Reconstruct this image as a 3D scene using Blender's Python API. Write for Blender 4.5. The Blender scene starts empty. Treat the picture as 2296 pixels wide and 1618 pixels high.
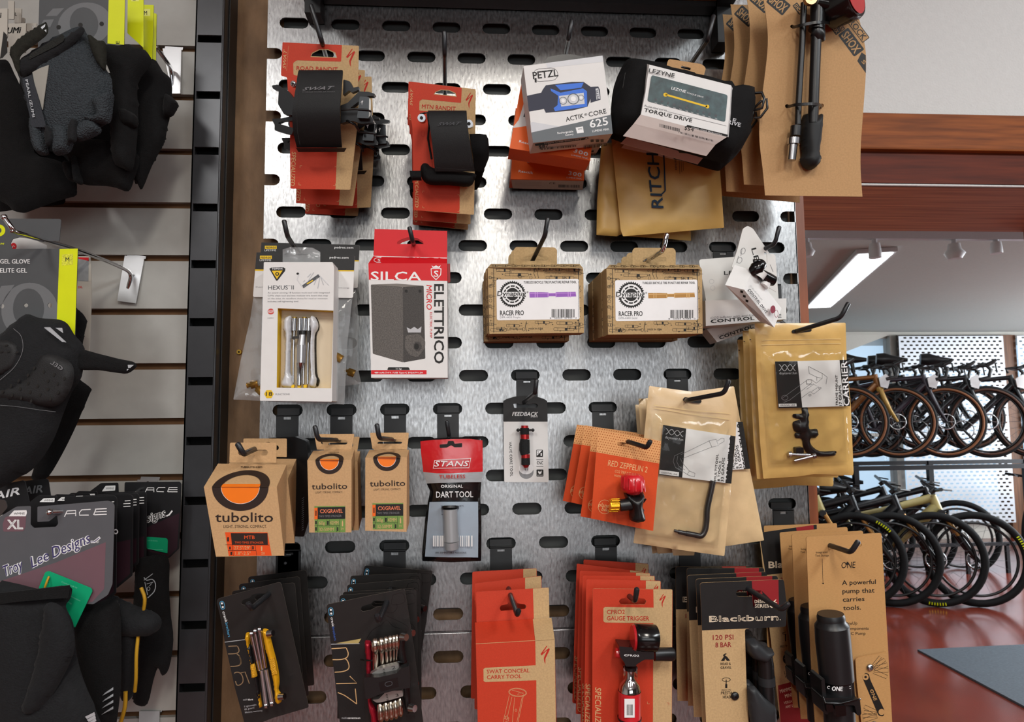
import bpy, bmesh, math, random
from mathutils import Vector, Matrix
from mathutils.geometry import tessellate_polygon, delaunay_2d_cdt
random.seed(7)
PI=math.pi
C=bpy.context.scene.collection
S=bpy.context.scene
# ---------------- camera, world, lights, exposure ----------------
W0,H0=2296,1618
FPX=1593.9
CAM=Vector((-0.136,-1.094,1.480))
yaw,pitch,roll=0.06898,0.08664,-0.0108
_f=Vector((math.sin(yaw)*math.cos(pitch),math.cos(yaw)*math.cos(pitch),math.sin(pitch)))
_r=Vector((math.cos(yaw),-math.sin(yaw),0)); _u=_r.cross(_f)
CR=math.cos(roll)*_r+math.sin(roll)*_u; CU=-math.sin(roll)*_r+math.cos(roll)*_u; CF=_f
cd=bpy.data.cameras.new('camera'); cam=bpy.data.objects.new('camera',cd); C.objects.link(cam)
cd.sensor_fit='HORIZONTAL'; cd.sensor_width=36.0; cd.lens=FPX/W0*36.0; cd.clip_start=0.02; cd.clip_end=100
cam.matrix_world=Matrix(((CR.x,CU.x,-CF.x,CAM.x),(CR.y,CU.y,-CF.y,CAM.y),(CR.z,CU.z,-CF.z,CAM.z),(0,0,0,1)))
cd.dof.use_dof=True; cd.dof.focus_distance=1.02; cd.dof.aperture_fstop=16
S.camera=cam
S.view_settings.view_transform='Standard'; S.view_settings.look='None'; S.view_settings.gamma=1; S.view_settings.use_curve_mapping=False
S.view_settings.exposure=0.0
S.cycles.max_bounces=8; S.cycles.transparent_max_bounces=24; S.cycles.caustics_reflective=False; S.cycles.caustics_refractive=False
S.cycles.use_denoising=True; S.cycles.sample_clamp_indirect=6
w=bpy.data.worlds.new('world'); S.world=w; w.use_nodes=True
w.node_tree.nodes['Background'].inputs[0].default_value=(0.50,0.74,0.98,1); w.node_tree.nodes['Background'].inputs[1].default_value=1.0
def area(name,loc,rot,sx,sy,power,col=(1,1,1)):
    l=bpy.data.lights.new(name,'AREA'); l.shape='RECTANGLE'; l.size=sx; l.size_y=sy; l.energy=power; l.color=col
    o=bpy.data.objects.new(name,l); C.objects.link(o); o.location=loc; o.rotation_euler=rot; return o
area('ceiling_lamp',(0.13,-2.45,2.83),(0,0,0),0.3,1.3,42,(1,0.94,0.85))
area('ceiling_lamp',(1.35,-2.3,2.83),(0,0,0),0.3,1.3,42,(0.90,0.97,1))
area('ceiling_lamp',(-1.12,-2.35,2.83),(0,0,0),0.3,1.3,34,(0.98,0.97,0.95))
area('ceiling_lamp',(-0.2,-4.6,2.83),(0,0,0),1.3,0.34,40,(1,0.97,0.92))
area('wall_fill',(2.3,-1.5,2.80),(1.25,0,0),1.6,0.25,27,(0.95,0.98,1))  # added fill aimed at the white wall to brighten it, no fixture known there
area('ceiling_fill',(6.9,3.0,1.9),(PI,0,0),.6,2.8,150,(0.92,0.96,1))  # unseen upward fill, added to lift the next room's ceiling
area('side_fill',(8.85,3.8,1.55),(0,PI/2,0),1.9,5.0,430,(0.88,0.94,1))  # daylight-tinted fill added out of view to brighten the next room
area('front_fill',(0.4,-5.9,1.6),(PI/2,0,0),3.4,1.5,50,(0.92,0.96,1))  # added fill behind the camera, lights the product fronts evenly, no window known
area('ceiling_lamp',(3.6,2.6,2.50),(0,0,0),0.25,1.2,40,(0.92,0.96,1))
area('ceiling_lamp',(5.6,4.2,2.50),(0,0,0),0.25,1.2,50,(0.92,0.96,1))
# ---------------- pixel helpers ----------------
def ray(px,py):
    return (CF*FPX+CR*(px-W0/2)-CU*(py-H0/2))
def P(px,py,Y):
    d=ray(px,py); t=(Y-CAM.y)/d.y; return CAM+d*t
def PZ(px,py,Z):
    d=ray(px,py); t=(Z-CAM.z)/d.z; return CAM+d*t
VW=[0,0,1.0]
def V(ox=0,oy=0,s=1.0): VW[0],VW[1],VW[2]=ox,oy,s
def q(x,y): return VW[0]+x/VW[2], VW[1]+y/VW[2]
# ---------------- materials ----------------
MC={}
def lin(h):
    r=[int(h[i:i+2],16)/255 for i in (0,2,4)]
    return [ (c/12.92 if c<=0.04045 else ((c+0.055)/1.055)**2.4) for c in r]+[1]
def mat(name,hexc,rough=0.5,metal=0.0,var=0.0,vscale=60,bump=0.0,bscale=300,coat=0,emit=None,alpha=1,trans=0,stretch=None,spec=0.5,sheen=0,hex2=None,voro=0):
    if name in MC: return MC[name]
    m=bpy.data.materials.new(name); m.use_nodes=True; nt=m.node_tree; b=nt.nodes['Principled BSDF']
    col=lin(hexc); b.inputs['Base Color'].default_value=col; b.inputs['Roughness'].default_value=rough
    b.inputs['Metallic'].default_value=metal; b.inputs['Specular IOR Level'].default_value=spec if spec!=0.5 or metal else (0.2 if rough>=.7 else (0.3 if rough>=.45 else 0.45))
    if coat: b.inputs['Coat Weight'].default_value=coat; b.inputs['Coat Roughness'].default_value=0.12
    if sheen: b.inputs['Sheen Weight'].default_value=sheen
    if alpha<1: b.inputs['Alpha'].default_value=alpha
    if trans: b.inputs['Transmission Weight'].default_value=trans
    if emit: b.inputs['Emission Color'].default_value=lin(emit[0]); b.inputs['Emission Strength'].default_value=emit[1]
    co=nt.nodes.new('ShaderNodeTexCoord'); mp=nt.nodes.new('ShaderNodeMapping'); nt.links.new(co.outputs['Object'],mp.inputs[0])
    if stretch: mp.inputs['Scale'].default_value=stretch
    if True:
        n=nt.nodes.new('ShaderNodeTexNoise'); n.inputs['Scale'].default_value=vscale; n.inputs['Detail'].default_value=5
        nt.links.new(mp.outputs[0],n.inputs['Vector'])
        r=nt.nodes.new('ShaderNodeValToRGB'); nt.links.new(n.outputs[0],r.inputs[0])
        v=max(var,0.02)
        r.color_ramp.elements[0].position=0.3; r.color_ramp.elements[1].position=0.7
        if hex2: c0,c1=lin(hex2),col
        else: c0=[c*(1-v) for c in col[:3]]+[1]; c1=[min(1,c*(1+v)) for c in col[:3]]+[1]
        r.color_ramp.elements[0].color=c0; r.color_ramp.elements[1].color=c1
        nt.links.new(r.outputs[0],b.inputs['Base Color'])
    if bump:
        n2=nt.nodes.new('ShaderNodeTexNoise'); n2.inputs['Scale'].default_value=bscale; n2.inputs['Detail'].default_value=3
        nt.links.new(mp.outputs[0],n2.inputs['Vector'])
        bp=nt.nodes.new('ShaderNodeBump'); bp.inputs['Strength'].default_value=bump; bp.inputs['Distance'].default_value=0.002
        nt.links.new(n2.outputs[0],bp.inputs['Height']); nt.links.new(bp.outputs[0],b.inputs['Normal'])
    if voro:
        n3=nt.nodes.new('ShaderNodeTexVoronoi'); n3.inputs['Scale'].default_value=voro; nt.links.new(mp.outputs[0],n3.inputs['Vector'])
        bp=nt.nodes.new('ShaderNodeBump'); bp.inputs['Strength'].default_value=0.9; bp.inputs['Distance'].default_value=0.0016; bp.invert=True
        nt.links.new(n3.outputs['Distance'],bp.inputs['Height']); nt.links.new(bp.outputs[0],b.inputs['Normal'])
    MC[name]=m; return m
def film(name,bs,strength,fac=1.0,tint=(1,1,1),milk=0.0):
    if name in MC: return MC[name]
    m=bpy.data.materials.new(name); m.use_nodes=True; nt=m.node_tree; nt.nodes.clear()
    out=nt.nodes.new('ShaderNodeOutputMaterial'); mx=nt.nodes.new('ShaderNodeMixShader'); tr=nt.nodes.new('ShaderNodeBsdfTransparent'); gl=nt.nodes.new('ShaderNodeBsdfGlossy')
    tr.inputs[0].default_value=(*tint,1); gl.inputs['Roughness'].default_value=0.09
    co=nt.nodes.new('ShaderNodeTexCoord'); n=nt.nodes.new('ShaderNodeTexNoise'); n.inputs['Scale'].default_value=bs; n.inputs['Detail'].default_value=2.5; nt.links.new(co.outputs['Object'],n.inputs[0])
    bp=nt.nodes.new('ShaderNodeBump'); bp.inputs['Strength'].default_value=strength; bp.inputs['Distance'].default_value=0.004; nt.links.new(n.outputs[0],bp.inputs['Height'])
    fr=nt.nodes.new('ShaderNodeFresnel'); fr.inputs[0].default_value=1.45; nt.links.new(bp.outputs[0],gl.inputs['Normal']); nt.links.new(bp.outputs[0],fr.inputs['Normal'])
    ml=nt.nodes.new('ShaderNodeMath'); ml.operation='MULTIPLY'; ml.inputs[1].default_value=fac; nt.links.new(fr.outputs[0],ml.inputs[0])
    nt.links.new(ml.outputs[0],mx.inputs[0]); nt.links.new(tr.outputs[0],mx.inputs[1]); nt.links.new(gl.outputs[0],mx.inputs[2])
    if milk:
        df=nt.nodes.new('ShaderNodeBsdfDiffuse'); df.inputs[0].default_value=(.85,.86,.86,1); m2=nt.nodes.new('ShaderNodeMixShader'); m2.inputs[0].default_value=milk
        nt.links.new(mx.outputs[0],m2.inputs[1]); nt.links.new(df.outputs[0],m2.inputs[2]); nt.links.new(m2.outputs[0],out.inputs[0])
    else: nt.links.new(mx.outputs[0],out.inputs[0])
    MC[name]=m; return m
# ---------------- planes ----------------
class Pl:
    def __init__(s,o,u,v):
        s.o=Vector(o); s.u=Vector(u).normalized(); v=Vector(v); s.v=(v-s.u*v.dot(s.u)).normalized(); s.n=s.u.cross(s.v)
    @staticmethod
    def px(tl,tr,bl):
        def c(t):
            x,y=q(t[0],t[1]); return P(x,y,t[2])
        a,b,c_=c(tl),c(tr),c(bl)
        return Pl(a,b-a,a-c_)
    def L(s,x,y,d=0.0):
        px,py=q(x,y); r=ray(px,py); p0=s.o+s.n*d
        t=(p0-CAM).dot(s.n)/r.dot(s.n); w_=CAM+r*t-s.o
        return Vector((w_.dot(s.u),-w_.dot(s.n),w_.dot(s.v)))
    def M(s):
        y=-s.n
        return Matrix(((s.u.x,y.x,s.v.x,s.o.x),(s.u.y,y.y,s.v.y,s.o.y),(s.u.z,y.z,s.v.z,s.o.z),(0,0,0,1)))
WORLD=Pl((0,0,0),(1,0,0),(0,0,1))
def rr(pts,r,n=4):
    """round the corners of a 2D polygon"""
    out=[];N=len(pts)
    for i in range(N):
        a,b,c=Vector(pts[i-1]),Vector(pts[i]),Vector(pts[(i+1)%N])
        rad=r[i] if isinstance(r,(list,tuple)) else r
        if rad<=0: out.append((b.x,b.y)); continue
        d1=(a-b);d2=(c-b);l=min(rad,d1.length*0.45,d2.length*0.45)
        p1=b+d1.normalized()*l;p2=b+d2.normalized()*l
        for k in range(n+1):
            t=k/n; p=(1-t)**2*p1+2*t*(1-t)*b+t*t*p2; out.append((p.x,p.y))
    return out
def ell(cx,cy,rx,ry,n=24,a0=0,a1=2*PI,rot=0):
    full=abs(a1-a0-2*PI)<1e-6; m=n if full else n+1; out=[]
    for i in range(m):
        a=a0+(a1-a0)*i/n; x,y=rx*math.cos(a),ry*math.sin(a)
        out.append((cx+x*math.cos(rot)-y*math.sin(rot),cy+x*math.sin(rot)+y*math.cos(rot)))
    return out
def stad(cx,cy,w_,h,n=6,rot=0):
    r=h/2; out=[]
    for i in range(n+1):
        a=-PI/2+PI*i/n; out.append((w_/2-r+r*math.cos(a),r*math.sin(a)))
    for i in range(n+1):
        a=PI/2+PI*i/n; out.append((-w_/2+r+r*math.cos(a),r*math.sin(a)))
    c,s_=math.cos(rot),math.sin(rot)
    return [(cx+x*c-y*s_,cy+x*s_+y*c) for x,y in out]
def bez(pts,n=6):
    """Catmull-Rom through points (open)"""
    out=[];Pp=[Vector(p) for p in pts];Pp=[2*Pp[0]-Pp[1]]+Pp+[2*Pp[-1]-Pp[-2]]
    for i in range(1,len(Pp)-2):
        for k in range(n):
            t=k/n;a,b,c,d=Pp[i-1:i+3]
            out.append(0.5*((2*b)+(c-a)*t+(2*a-5*b+4*c-d)*t*t+(3*b-a-3*c+d)*t**3))
    out.append(Pp[-2]); return [tuple(p) for p in out]
def bezc(pts,n=5):
    Pp=[Vector(p) for p in pts];N=len(Pp);out=[]
    for i in range(N):
        a,b,c,d=Pp[i-1],Pp[i],Pp[(i+1)%N],Pp[(i+2)%N]
        for k in range(n):
            t=k/n; out.append(tuple(0.5*((2*b)+(c-a)*t+(2*a-5*b+4*c-d)*t*t+(3*b-a-3*c+d)*t**3)))
    return out
# ---------------- fonts ----------------
FONTC={}
def glyphs(txt,bold=0.0,shear=0.0,res=2):
    k=(txt,bold,shear,res)
    if k in FONTC: return FONTC[k]
    cu=bpy.data.curves.new('t','FONT'); cu.body=txt; cu.offset=bold; cu.shear=shear; cu.resolution_u=res; cu.fill_mode='FRONT'
    ob=bpy.data.objects.new('t',cu); C.objects.link(ob)
    dg=bpy.context.evaluated_depsgraph_get(); me=bpy.data.meshes.new_from_object(ob.evaluated_get(dg))
    vs=[(v.co.x,v.co.y) for v in me.vertices]; fs=[tuple(p.vertices) for p in me.polygons]
    bpy.data.objects.remove(ob); bpy.data.curves.remove(cu); bpy.data.meshes.remove(me)
    if not vs: vs=[(0,0),(1,0),(0,1)]; fs=[]
    x0=min(v[0] for v in vs);x1=max(v[0] for v in vs)
    FONTC[k]=(vs,fs,x0,x1); return FONTC[k]
CAPH=0.69
TS=[0.85]
# ---------------- mesh builder ----------------
class MB:
    def __init__(s,pl=WORLD):
        s.pl=pl;s.v=[];s.f=[];s.mi=[];s.mats=[];s.sm=[]
    def _m(s,m):
        if m not in s.mats: s.mats.append(m)
        return s.mats.index(m)
    def add(s,vs,fs,m,smooth=False):
        o=len(s.v); s.v+= [tuple(v) for v in vs]; i=s._m(m)
        for f in fs: s.f.append(tuple(o+k for k in f)); s.mi.append(i); s.sm.append(smooth)
        return s
    # local: outline in (x,z), front at y=-d, back at y=-d+t
    def prism(s,pts,m,d=0.0,t=0.001,holes=[],side=None,ptsb=None):
        loops=[list(pts)]+[list(h) for h in holes]
        flat=[p for l in loops for p in l]
        tri=tessellate_polygon([[Vector((p[0],p[1],0)) for p in l] for l in loops])
        s.add([(p[0],-d,p[1]) for p in flat],tri,m)
        if t:
            s.add([(p[0],-d+t,p[1]) for p in flat],[tuple(reversed(f)) for f in tri],side or m)
            for l in loops:
                n=len(l); s.add([(p[0],-d,p[1]) for p in l]+[(p[0],-d+t,p[1]) for p in l],[(i,(i+1)%n,n+(i+1)%n,n+i) for i in range(n)],side or m)
        return s
    def loc(s,pts,d): return [(lambda v:(v.x,v.z))(s.pl.L(x,y,d)) for x,y in pts]
    def poly(s,pts,m,d=0.0,t=0.0006,holes=[],r=0,side=None):
        if r: pts=rr(pts,r)
        return s.prism(s.loc(pts,d),m,d,t,[s.loc(h,d) for h in holes],side)
    def ink(s,pts,m,k=1,d=0.0,r=0,holes=[]):
        if r: pts=rr(pts,r)
        dd=d+0.00012*k
        return s.prism(s.loc(pts,dd),m,dd,0,[s.loc(h,dd) for h in holes])
    def rect(s,x0,y0,x1,y1,m,k=1,d=0.0,r=0): return s.ink([(x0,y0),(x1,y0),(x1,y1),(x0,y1)],m,k,d,r)
    def line(s,pts,w,m,k=2,d=0.0,closed=False):
        dd=d+0.00012*k; p=[Vector(a) for a in pts]; n=len(p); L=[];R=[]
        for i in range(n):
            if closed: a,b=p[i-1],p[(i+1)%n]
            else: a,b=p[max(0,i-1)],p[min(n-1,i+1)]
            t=(b-a); t=t.normalized() if t.length>1e-9 else Vector((1,0)); nn=Vector((-t.y,t.x))*w/2
            L.append(tuple(p[i]+nn));R.append(tuple(p[i]-nn))
        a=s.loc(L,dd);b=s.loc(R,dd)
        vs=[(x,-dd,z) for x,z in a+b]; fs=[(i,i+1,n+i+1,n+i) for i in range(n-1)]
        if closed: fs.append((n-1,0,n,2*n-1))
        return s.add(vs,fs,m)
    def text(s,txt,p0,p1,h,m,k=3,d=0.0,bold=0.0,shear=0.0,res=2):
        if bold:
            rb=bold*.8*h; n=4 if bold<.06 else 10
            dx,dy=p1[0]-p0[0],p1[1]-p0[1]; l=math.hypot(dx,dy); ex,ey=dx/l,dy/l
            for i in range(n):
                a=2*PI*(i+.5)/n; ax,ay=rb*math.cos(a),rb*math.sin(a)*.8
                ox,oy=ex*ax-ey*ay,ey*ax+ex*ay; t=0.00001*(i%4)/0.00012
                s.text(txt,(p0[0]+ox+ex*rb,p0[1]+oy+ey*rb),(p1[0]+ox-ex*rb,p1[1]+oy-ey*rb),h*.97,m,k+t,d,0,shear,1 if res==2 and h<30 else res)
            bold=0
        vs,fs,x0,x1=glyphs(txt,0,shear,res); dd=d+0.00012*k
        dx,dy=p1[0]-p0[0],p1[1]-p0[1]; l=math.hypot(dx,dy); ux,uy=dy/l*h,-dx/l*h
        A=s.pl.L(p0[0],p0[1],dd);B=s.pl.L(p1[0],p1[1],dd);U=s.pl.L(p0[0]+ux,p0[1]+uy,dd)-A
        e=(B-A)/(x1-x0); g=U/CAPH
        out=[]
        for x,y in vs:
            v=A+e*(x-x0)+g*y; out.append((v.x,-dd,v.z))
        return s.add(out,fs,m)
    def box(s,x0,x1,y0,y1,z0,z1,m,b=0.0):
        if b: 
            pts=rr([(x0,z0),(x1,z0),(x1,z1),(x0,z1)],b); return s.prism(pts,m,-y0,y1-y0)
        vs=[(x,y,z) for x in (x0,x1) for y in (y0,y1) for z in (z0,z1)]
        return s.add(vs,[(0,1,3,2),(4,6,7,5),(0,4,5,1),(2,3,7,6),(0,2,6,4),(1,5,7,3)],m)
    def tube(s,path,r,m,n=10,cap=True,flat=None,closed=False):
        path=[Vector(p) for p in path]; N=len(path); R=r if isinstance(r,(list,tuple)) else [r]*N
        vs=[];prev=None
        for i in range(N):
            if closed: t=(path[(i+1)%N]-path[i-1])
            else: t=path[min(N-1,i+1)]-path[max(0,i-1)]
            t=t.normalized() if t.length>1e-12 else Vector((0,0,1))
            if prev is None:
                a=Vector((0,1,0)) if abs(t.y)<0.9 else Vector((0,0,1)); nrm=(a-t*a.dot(t)).normalized()
            else: nrm=(prev-t*prev.dot(t)); nrm=nrm.normalized() if nrm.length>1e-9 else Vector((1,0,0))
            prev=nrm; bb=t.cross(nrm)
            for k in range(n):
                a=2*PI*k/n; fl=flat if flat else 1.0
                vs.append(path[i]+nrm*math.cos(a)*R[i]*fl+bb*math.sin(a)*R[i])
        fs=[(i*n+k,i*n+(k+1)%n,(i+1)*n+(k+1)%n,(i+1)*n+k) for i in range(N-1) for k in range(n)]
        if closed: fs+=[((N-1)*n+k,(N-1)*n+(k+1)%n,(k+1)%n,k) for k in range(n)]
        s.add(vs,fs,m,True)
        if cap and not closed:
            s.add(vs[:n],[tuple(reversed(range(n)))],m); s.add(vs[-n:],[tuple(range(n))],m)
        return s
    def tubeP(s,pts,r,m,**k):
        r=[a*TS[0] for a in r] if isinstance(r,(list,tuple)) else r*TS[0]
        return s.tube([s.pl.L(x,y,d) for x,y,d in pts],r,m,**k)
    def cyl(s,a,b,ra,rb,m,n=20): return s.tube([a,b],[ra,rb],m,n=n)
    def ball(s,c,r,m,n=12,sc=(1,1,1)):
        vs=[];fs=[]
        for i in range(n//2+1):
            th=PI*i/(n//2)
            for k in range(n):
                a=2*PI*k/n; vs.append((c[0]+r*sc[0]*math.sin(th)*math.cos(a),c[1]+r*sc[1]*math.sin(th)*math.sin(a),c[2]+r*sc[2]*math.cos(th)))
        for i in range(n//2):
            for k in range(n): fs.append((i*n+k,i*n+(k+1)%n,(i+1)*n+(k+1)%n,(i+1)*n+k))
        return s.add(vs,fs,m,True)
    def pillow(s,pts,m,d=0.0,th=0.01,back=0.3,step=None,wr=0.0,wf=60,rim=0.35,seed=0,fn=None):
        """inflated outline: pts in px; bulges th toward the camera and th*back away"""
        o=s.loc(pts,d); xs=[p[0] for p in o];zs=[p[1] for p in o]
        W_=max(xs)-min(xs);H_=max(zs)-min(zs); st=step or max(min(W_,H_)/14,0.0018)
        # resample outline
        rs=[]
        for i in range(len(o)):
            a,b=Vector(o[i]),Vector(o[(i+1)%len(o)]); n=max(1,int((b-a).length/st))
            for k in range(n): rs.append(a.lerp(b,k/n))
        def inside(x,z):
            c=False;j=len(rs)-1
            for i in range(len(rs)):
                if (rs[i].y>z)!=(rs[j].y>z) and x<(rs[j].x-rs[i].x)*(z-rs[i].y)/(rs[j].y-rs[i].y)+rs[i].x: c=not c
                j=i
            return c
        def dist(x,z):
            return math.sqrt(min((p.x-x)**2+(p.y-z)**2 for p in rs))
        P2=[Vector((p.x,p.y)) for p in rs]; D=[0.0]*len(rs); nb=len(rs)
        nx=int(W_/st)+1;nz=int(H_/st)+1
        for i in range(nx+1):
            for j in range(nz+1):
                x=min(xs)+(i+0.5*(j%2))*st; z=min(zs)+j*st
                if inside(x,z):
                    dd=dist(x,z)
                    if dd>st*0.5: P2.append(Vector((x,z)));D.append(dd)
        mx=max(D) if max(D)>0 else 1
        Rm=mx*rim*2 if rim else mx
        try: r_=delaunay_2d_cdt(P2,[(i,(i+1)%nb) for i in range(nb)],[],1,1e-7)
        except Exception: return s.poly(pts,m,d,0.002)
        v2,_,tri=r_[0],r_[1],r_[2]; orig=r_[3]
        rnd=random.Random(seed); ph=[rnd.random()*6 for _ in range(6)]
        F=[];B=[]
        for i,p in enumerate(v2):
            dd=D[orig[i][0]] if orig[i] else 0
            t=min(1,dd/Rm); h=math.sqrt(max(0,1-(1-t)**2))
            wv=wr*min(1,t*2)*(math.sin(p.x*wf+p.y*wf*0.6+ph[0])*0.5+math.sin(p.y*wf*1.3-p.x*wf*0.8+ph[1])*0.35+math.sin(p.x*wf*2.3+p.y*wf*1.9+ph[2])*0.25)
            if fn: wv+=fn(p.x,p.y)*min(1,t*2)
            F.append((p.x,-d-th*h-wv,p.y)); B.append((p.x,-d+th*back*h,p.y))
        s.add(F,[tuple(f) for f in tri],m,True); s.add(B,[tuple(reversed(f)) for f in tri],m,True)
        return s
    def merge(s,o):
        T=s.pl.M().inverted()@o.pl.M(); b=len(s.v)
        s.v+=[tuple(T@Vector(v)) for v in o.v]
        for f,i,k in zip(o.f,o.mi,o.sm): s.f.append(tuple(b+j for j in f)); s.mi.append(s._m(o.mats[i])); s.sm.append(k)
        return s
    def sheet(s,rows,m,th=0.002,smooth=True,back=None):
        """rows of (x,y,d) in px + offset toward the camera"""
        R=[[s.pl.L(*p) for p in r] for r in rows]; n=len(R[0]); N=len(R)
        F=[v for r in R for v in r]; B=[v+Vector((0,th,0)) for v in F]
        fs=[(i*n+k,i*n+k+1,(i+1)*n+k+1,(i+1)*n+k) for i in range(N-1) for k in range(n-1)]
        s.add(F,fs,m,smooth); s.add(B,[tuple(reversed(f)) for f in fs],back or m,smooth)
        b=[i for i in range(n)]+[i*n+n-1 for i in range(1,N)]+[(N-1)*n+k for k in range(n-2,-1,-1)]+[i*n for i in range(N-2,0,-1)]
        L=len(b); s.add([F[i] for i in b]+[B[i] for i in b],[(i,(i+1)%L,L+(i+1)%L,L+i) for i in range(L)],m)
        return s
    def band(s,rows,m,th=0.002,nn=6):
        """rows of (xl,xr,y,d); smoothed"""
        rr_=bez([(a,b,c*1.0,d) for a,b,c,d in rows],4) if False else rows
        out=[]
        N=len(rows)
        def cr(i,t,j):
            g=lambda k: rows[max(0,min(N-1,k))][j]
            a,b,c,d=g(i-1),g(i),g(i+1),g(i+2)
            return 0.5*((2*b)+(c-a)*t+(2*a-5*b+4*c-d)*t*t+(3*b-a-3*c+d)*t**3)
        for i in range(N-1):
            for k in range(4):
                t=k/4; xl,xr,y,d=[cr(i,t,j) for j in range(4)]
                out.append([(xl+(xr-xl)*e/nn,y,d) for e in range(nn+1)])
        xl,xr,y,d=rows[-1]; out.append([(xl+(xr-xl)*e/nn,y,d) for e in range(nn+1)])
        return s.sheet(out,m,th)
    def build(s,name,parent=None,smooth=None):
        me=bpy.data.meshes.new(name); me.from_pydata(s.v,[],s.f)
        for m in s.mats: me.materials.append(m)
        me.polygons.foreach_set('material_index',s.mi); me.polygons.foreach_set('use_smooth',s.sm); me.update()
        o=bpy.data.objects.new(name,me); C.objects.link(o)
        if parent is not None: o.parent=parent
        elif s.pl is not WORLD: o.matrix_world=s.pl.M()
        return o
def tag(o,label=None,cat=None,group=None,kind=None):
    if label: o['label']=label
    if cat: o['category']=cat
    if group: o['group']=group
    if kind: o['kind']=kind
    return o
def thing(name,label,cat,pl,group=None):
    o=bpy.data.objects.new(name,None); C.objects.link(o); o.empty_display_size=0.02
    o.matrix_world=pl.M(); tag(o,label,cat,group); return o
def kids(o): return [c for c in C.objects if c.parent==o]
def clone(root,label,px=None,py=None,Y=None,rot=0,tilt=0,yawr=0,group=None,loc=None,sx=1.0,sy=1.0):
    def cp(o,par):
        c=o.copy(); C.objects.link(c)
        if par is not None: c.parent=par
        for ch in kids(o): cp(ch,c)
        return c
    r=cp(root,None)
    l=Vector(loc) if loc is not None else P(px,py,Y)
    R3=(Matrix.Rotation(rot,3,'Y')@Matrix.Rotation(tilt,3,'X')@Matrix.Rotation(yawr,3,'Z')@root.matrix_world.to_3x3())
    r.matrix_world=Matrix.Translation(l)@R3.to_4x4()@Matrix.Diagonal((sx,sy,1,1))
    if label: r['label']=label
    if group: r['group']=group
    return r
def cl(root,label,x,y,Y,**k):
    a,b=q(x,y); return clone(root,label,a,b,Y,**k)
def slogo(mb,x0,y0,w_,h,m,k=3,d=0.0):
    U=[(0.65,0.0),(0.0,0.44),(0.12,0.52),(0.72,0.24),(0.35,0.66),(0.40,0.85),(0.52,1.0),(0.52,0.85),(0.52,0.70),(1.0,0.2),(0.92,0.12),(0.26,0.37),(0.72,0.03)]
    mb.ink([(x0+a*w_,y0+b*h) for a,b in U],m,k,d)
def barcode(mb,x0,y0,x1,y1,m,k=3,d=0.0,sk=0,seed=1,n=26):
    r=random.Random(seed); x=x0
    st=(x1-x0)/n
    for i in range(n):
        w_=st*r.choice((0.3,0.5,0.75)); xx=x0+i*st; yy=sk*(i/n)
        mb.ink([(xx,y0+yy),(xx+w_,y0+yy),(xx+w_,y1+yy),(xx,y1+yy)],m,k,d)
def hook(label,slot,root,pts,r=0.0031,m=None,strapw=0.033,plate=True,strapdrop=0.014,group=None):
    """slot, root: px on the panel; pts: (px,py,Y) bend and tip"""
    a=P(root[0],root[1],0.0); pl=Pl(a,(1,0,0),(0,0,1)); t=thing('peg_hook',label,'hook',pl,group)
    m=m or M_wire
    if plate:
        sl=P(slot[0],slot[1],0.0); dx=sl.x-a.x; dz=sl.z-a.z
        mb=MB(); w2=strapw/2; zt_=dz-0.0075
        hole=[(dx-0.0055,zt_-0.006),(dx+0.0055,zt_-0.006),(dx+0.0055,zt_-0.002),(dx-0.0055,zt_-0.002)]
        mb.prism([(dx-w2,-strapdrop),(dx+w2,-strapdrop),(dx+w2,zt_),(dx-w2,zt_)],M_blk,0.0025,0.002,[hole])
        mb.box(dx-w2,dx+w2,-0.0025,0.007,zt_-0.001,zt_+0.0012,M_blk); mb.box(dx-w2-0.0,dx+w2,0.005,0.007,zt_,zt_+0.011,M_blk)
        mb.build('back_plate',t)
    mb=MB(); path=[Vector((0,-0.0005,0))]+[P(x,y,Y)-a for x,y,Y in pts]
    # round the bend
    out=[path[0]]
    for i in range(1,len(path)-1):
        p0,p1,p2=path[i-1],path[i],path[i+1]; l=min(0.007,(p1-p0).length*.4,(p2-p1).length*.4)
        A=p1+(p0-p1).normalized()*l;B=p1+(p2-p1).normalized()*l
        out+=[(1-k/5)**2*A+2*(k/5)*(1-k/5)*p1+(k/5)**2*B for k in range(6)]
    out.append(path[-1]); e=(path[-1]-path[-2]).normalized()*r*0.5
    mb.tube(out+[out[-1]+e],[r]*len(out)+[r*0.6],m,n=12); mb.build('arm',t); return t
ORD=['front','second from the front','third from the front','fourth from the front','fifth from the front','sixth from the front','seventh from the front','rearmost']
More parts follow.
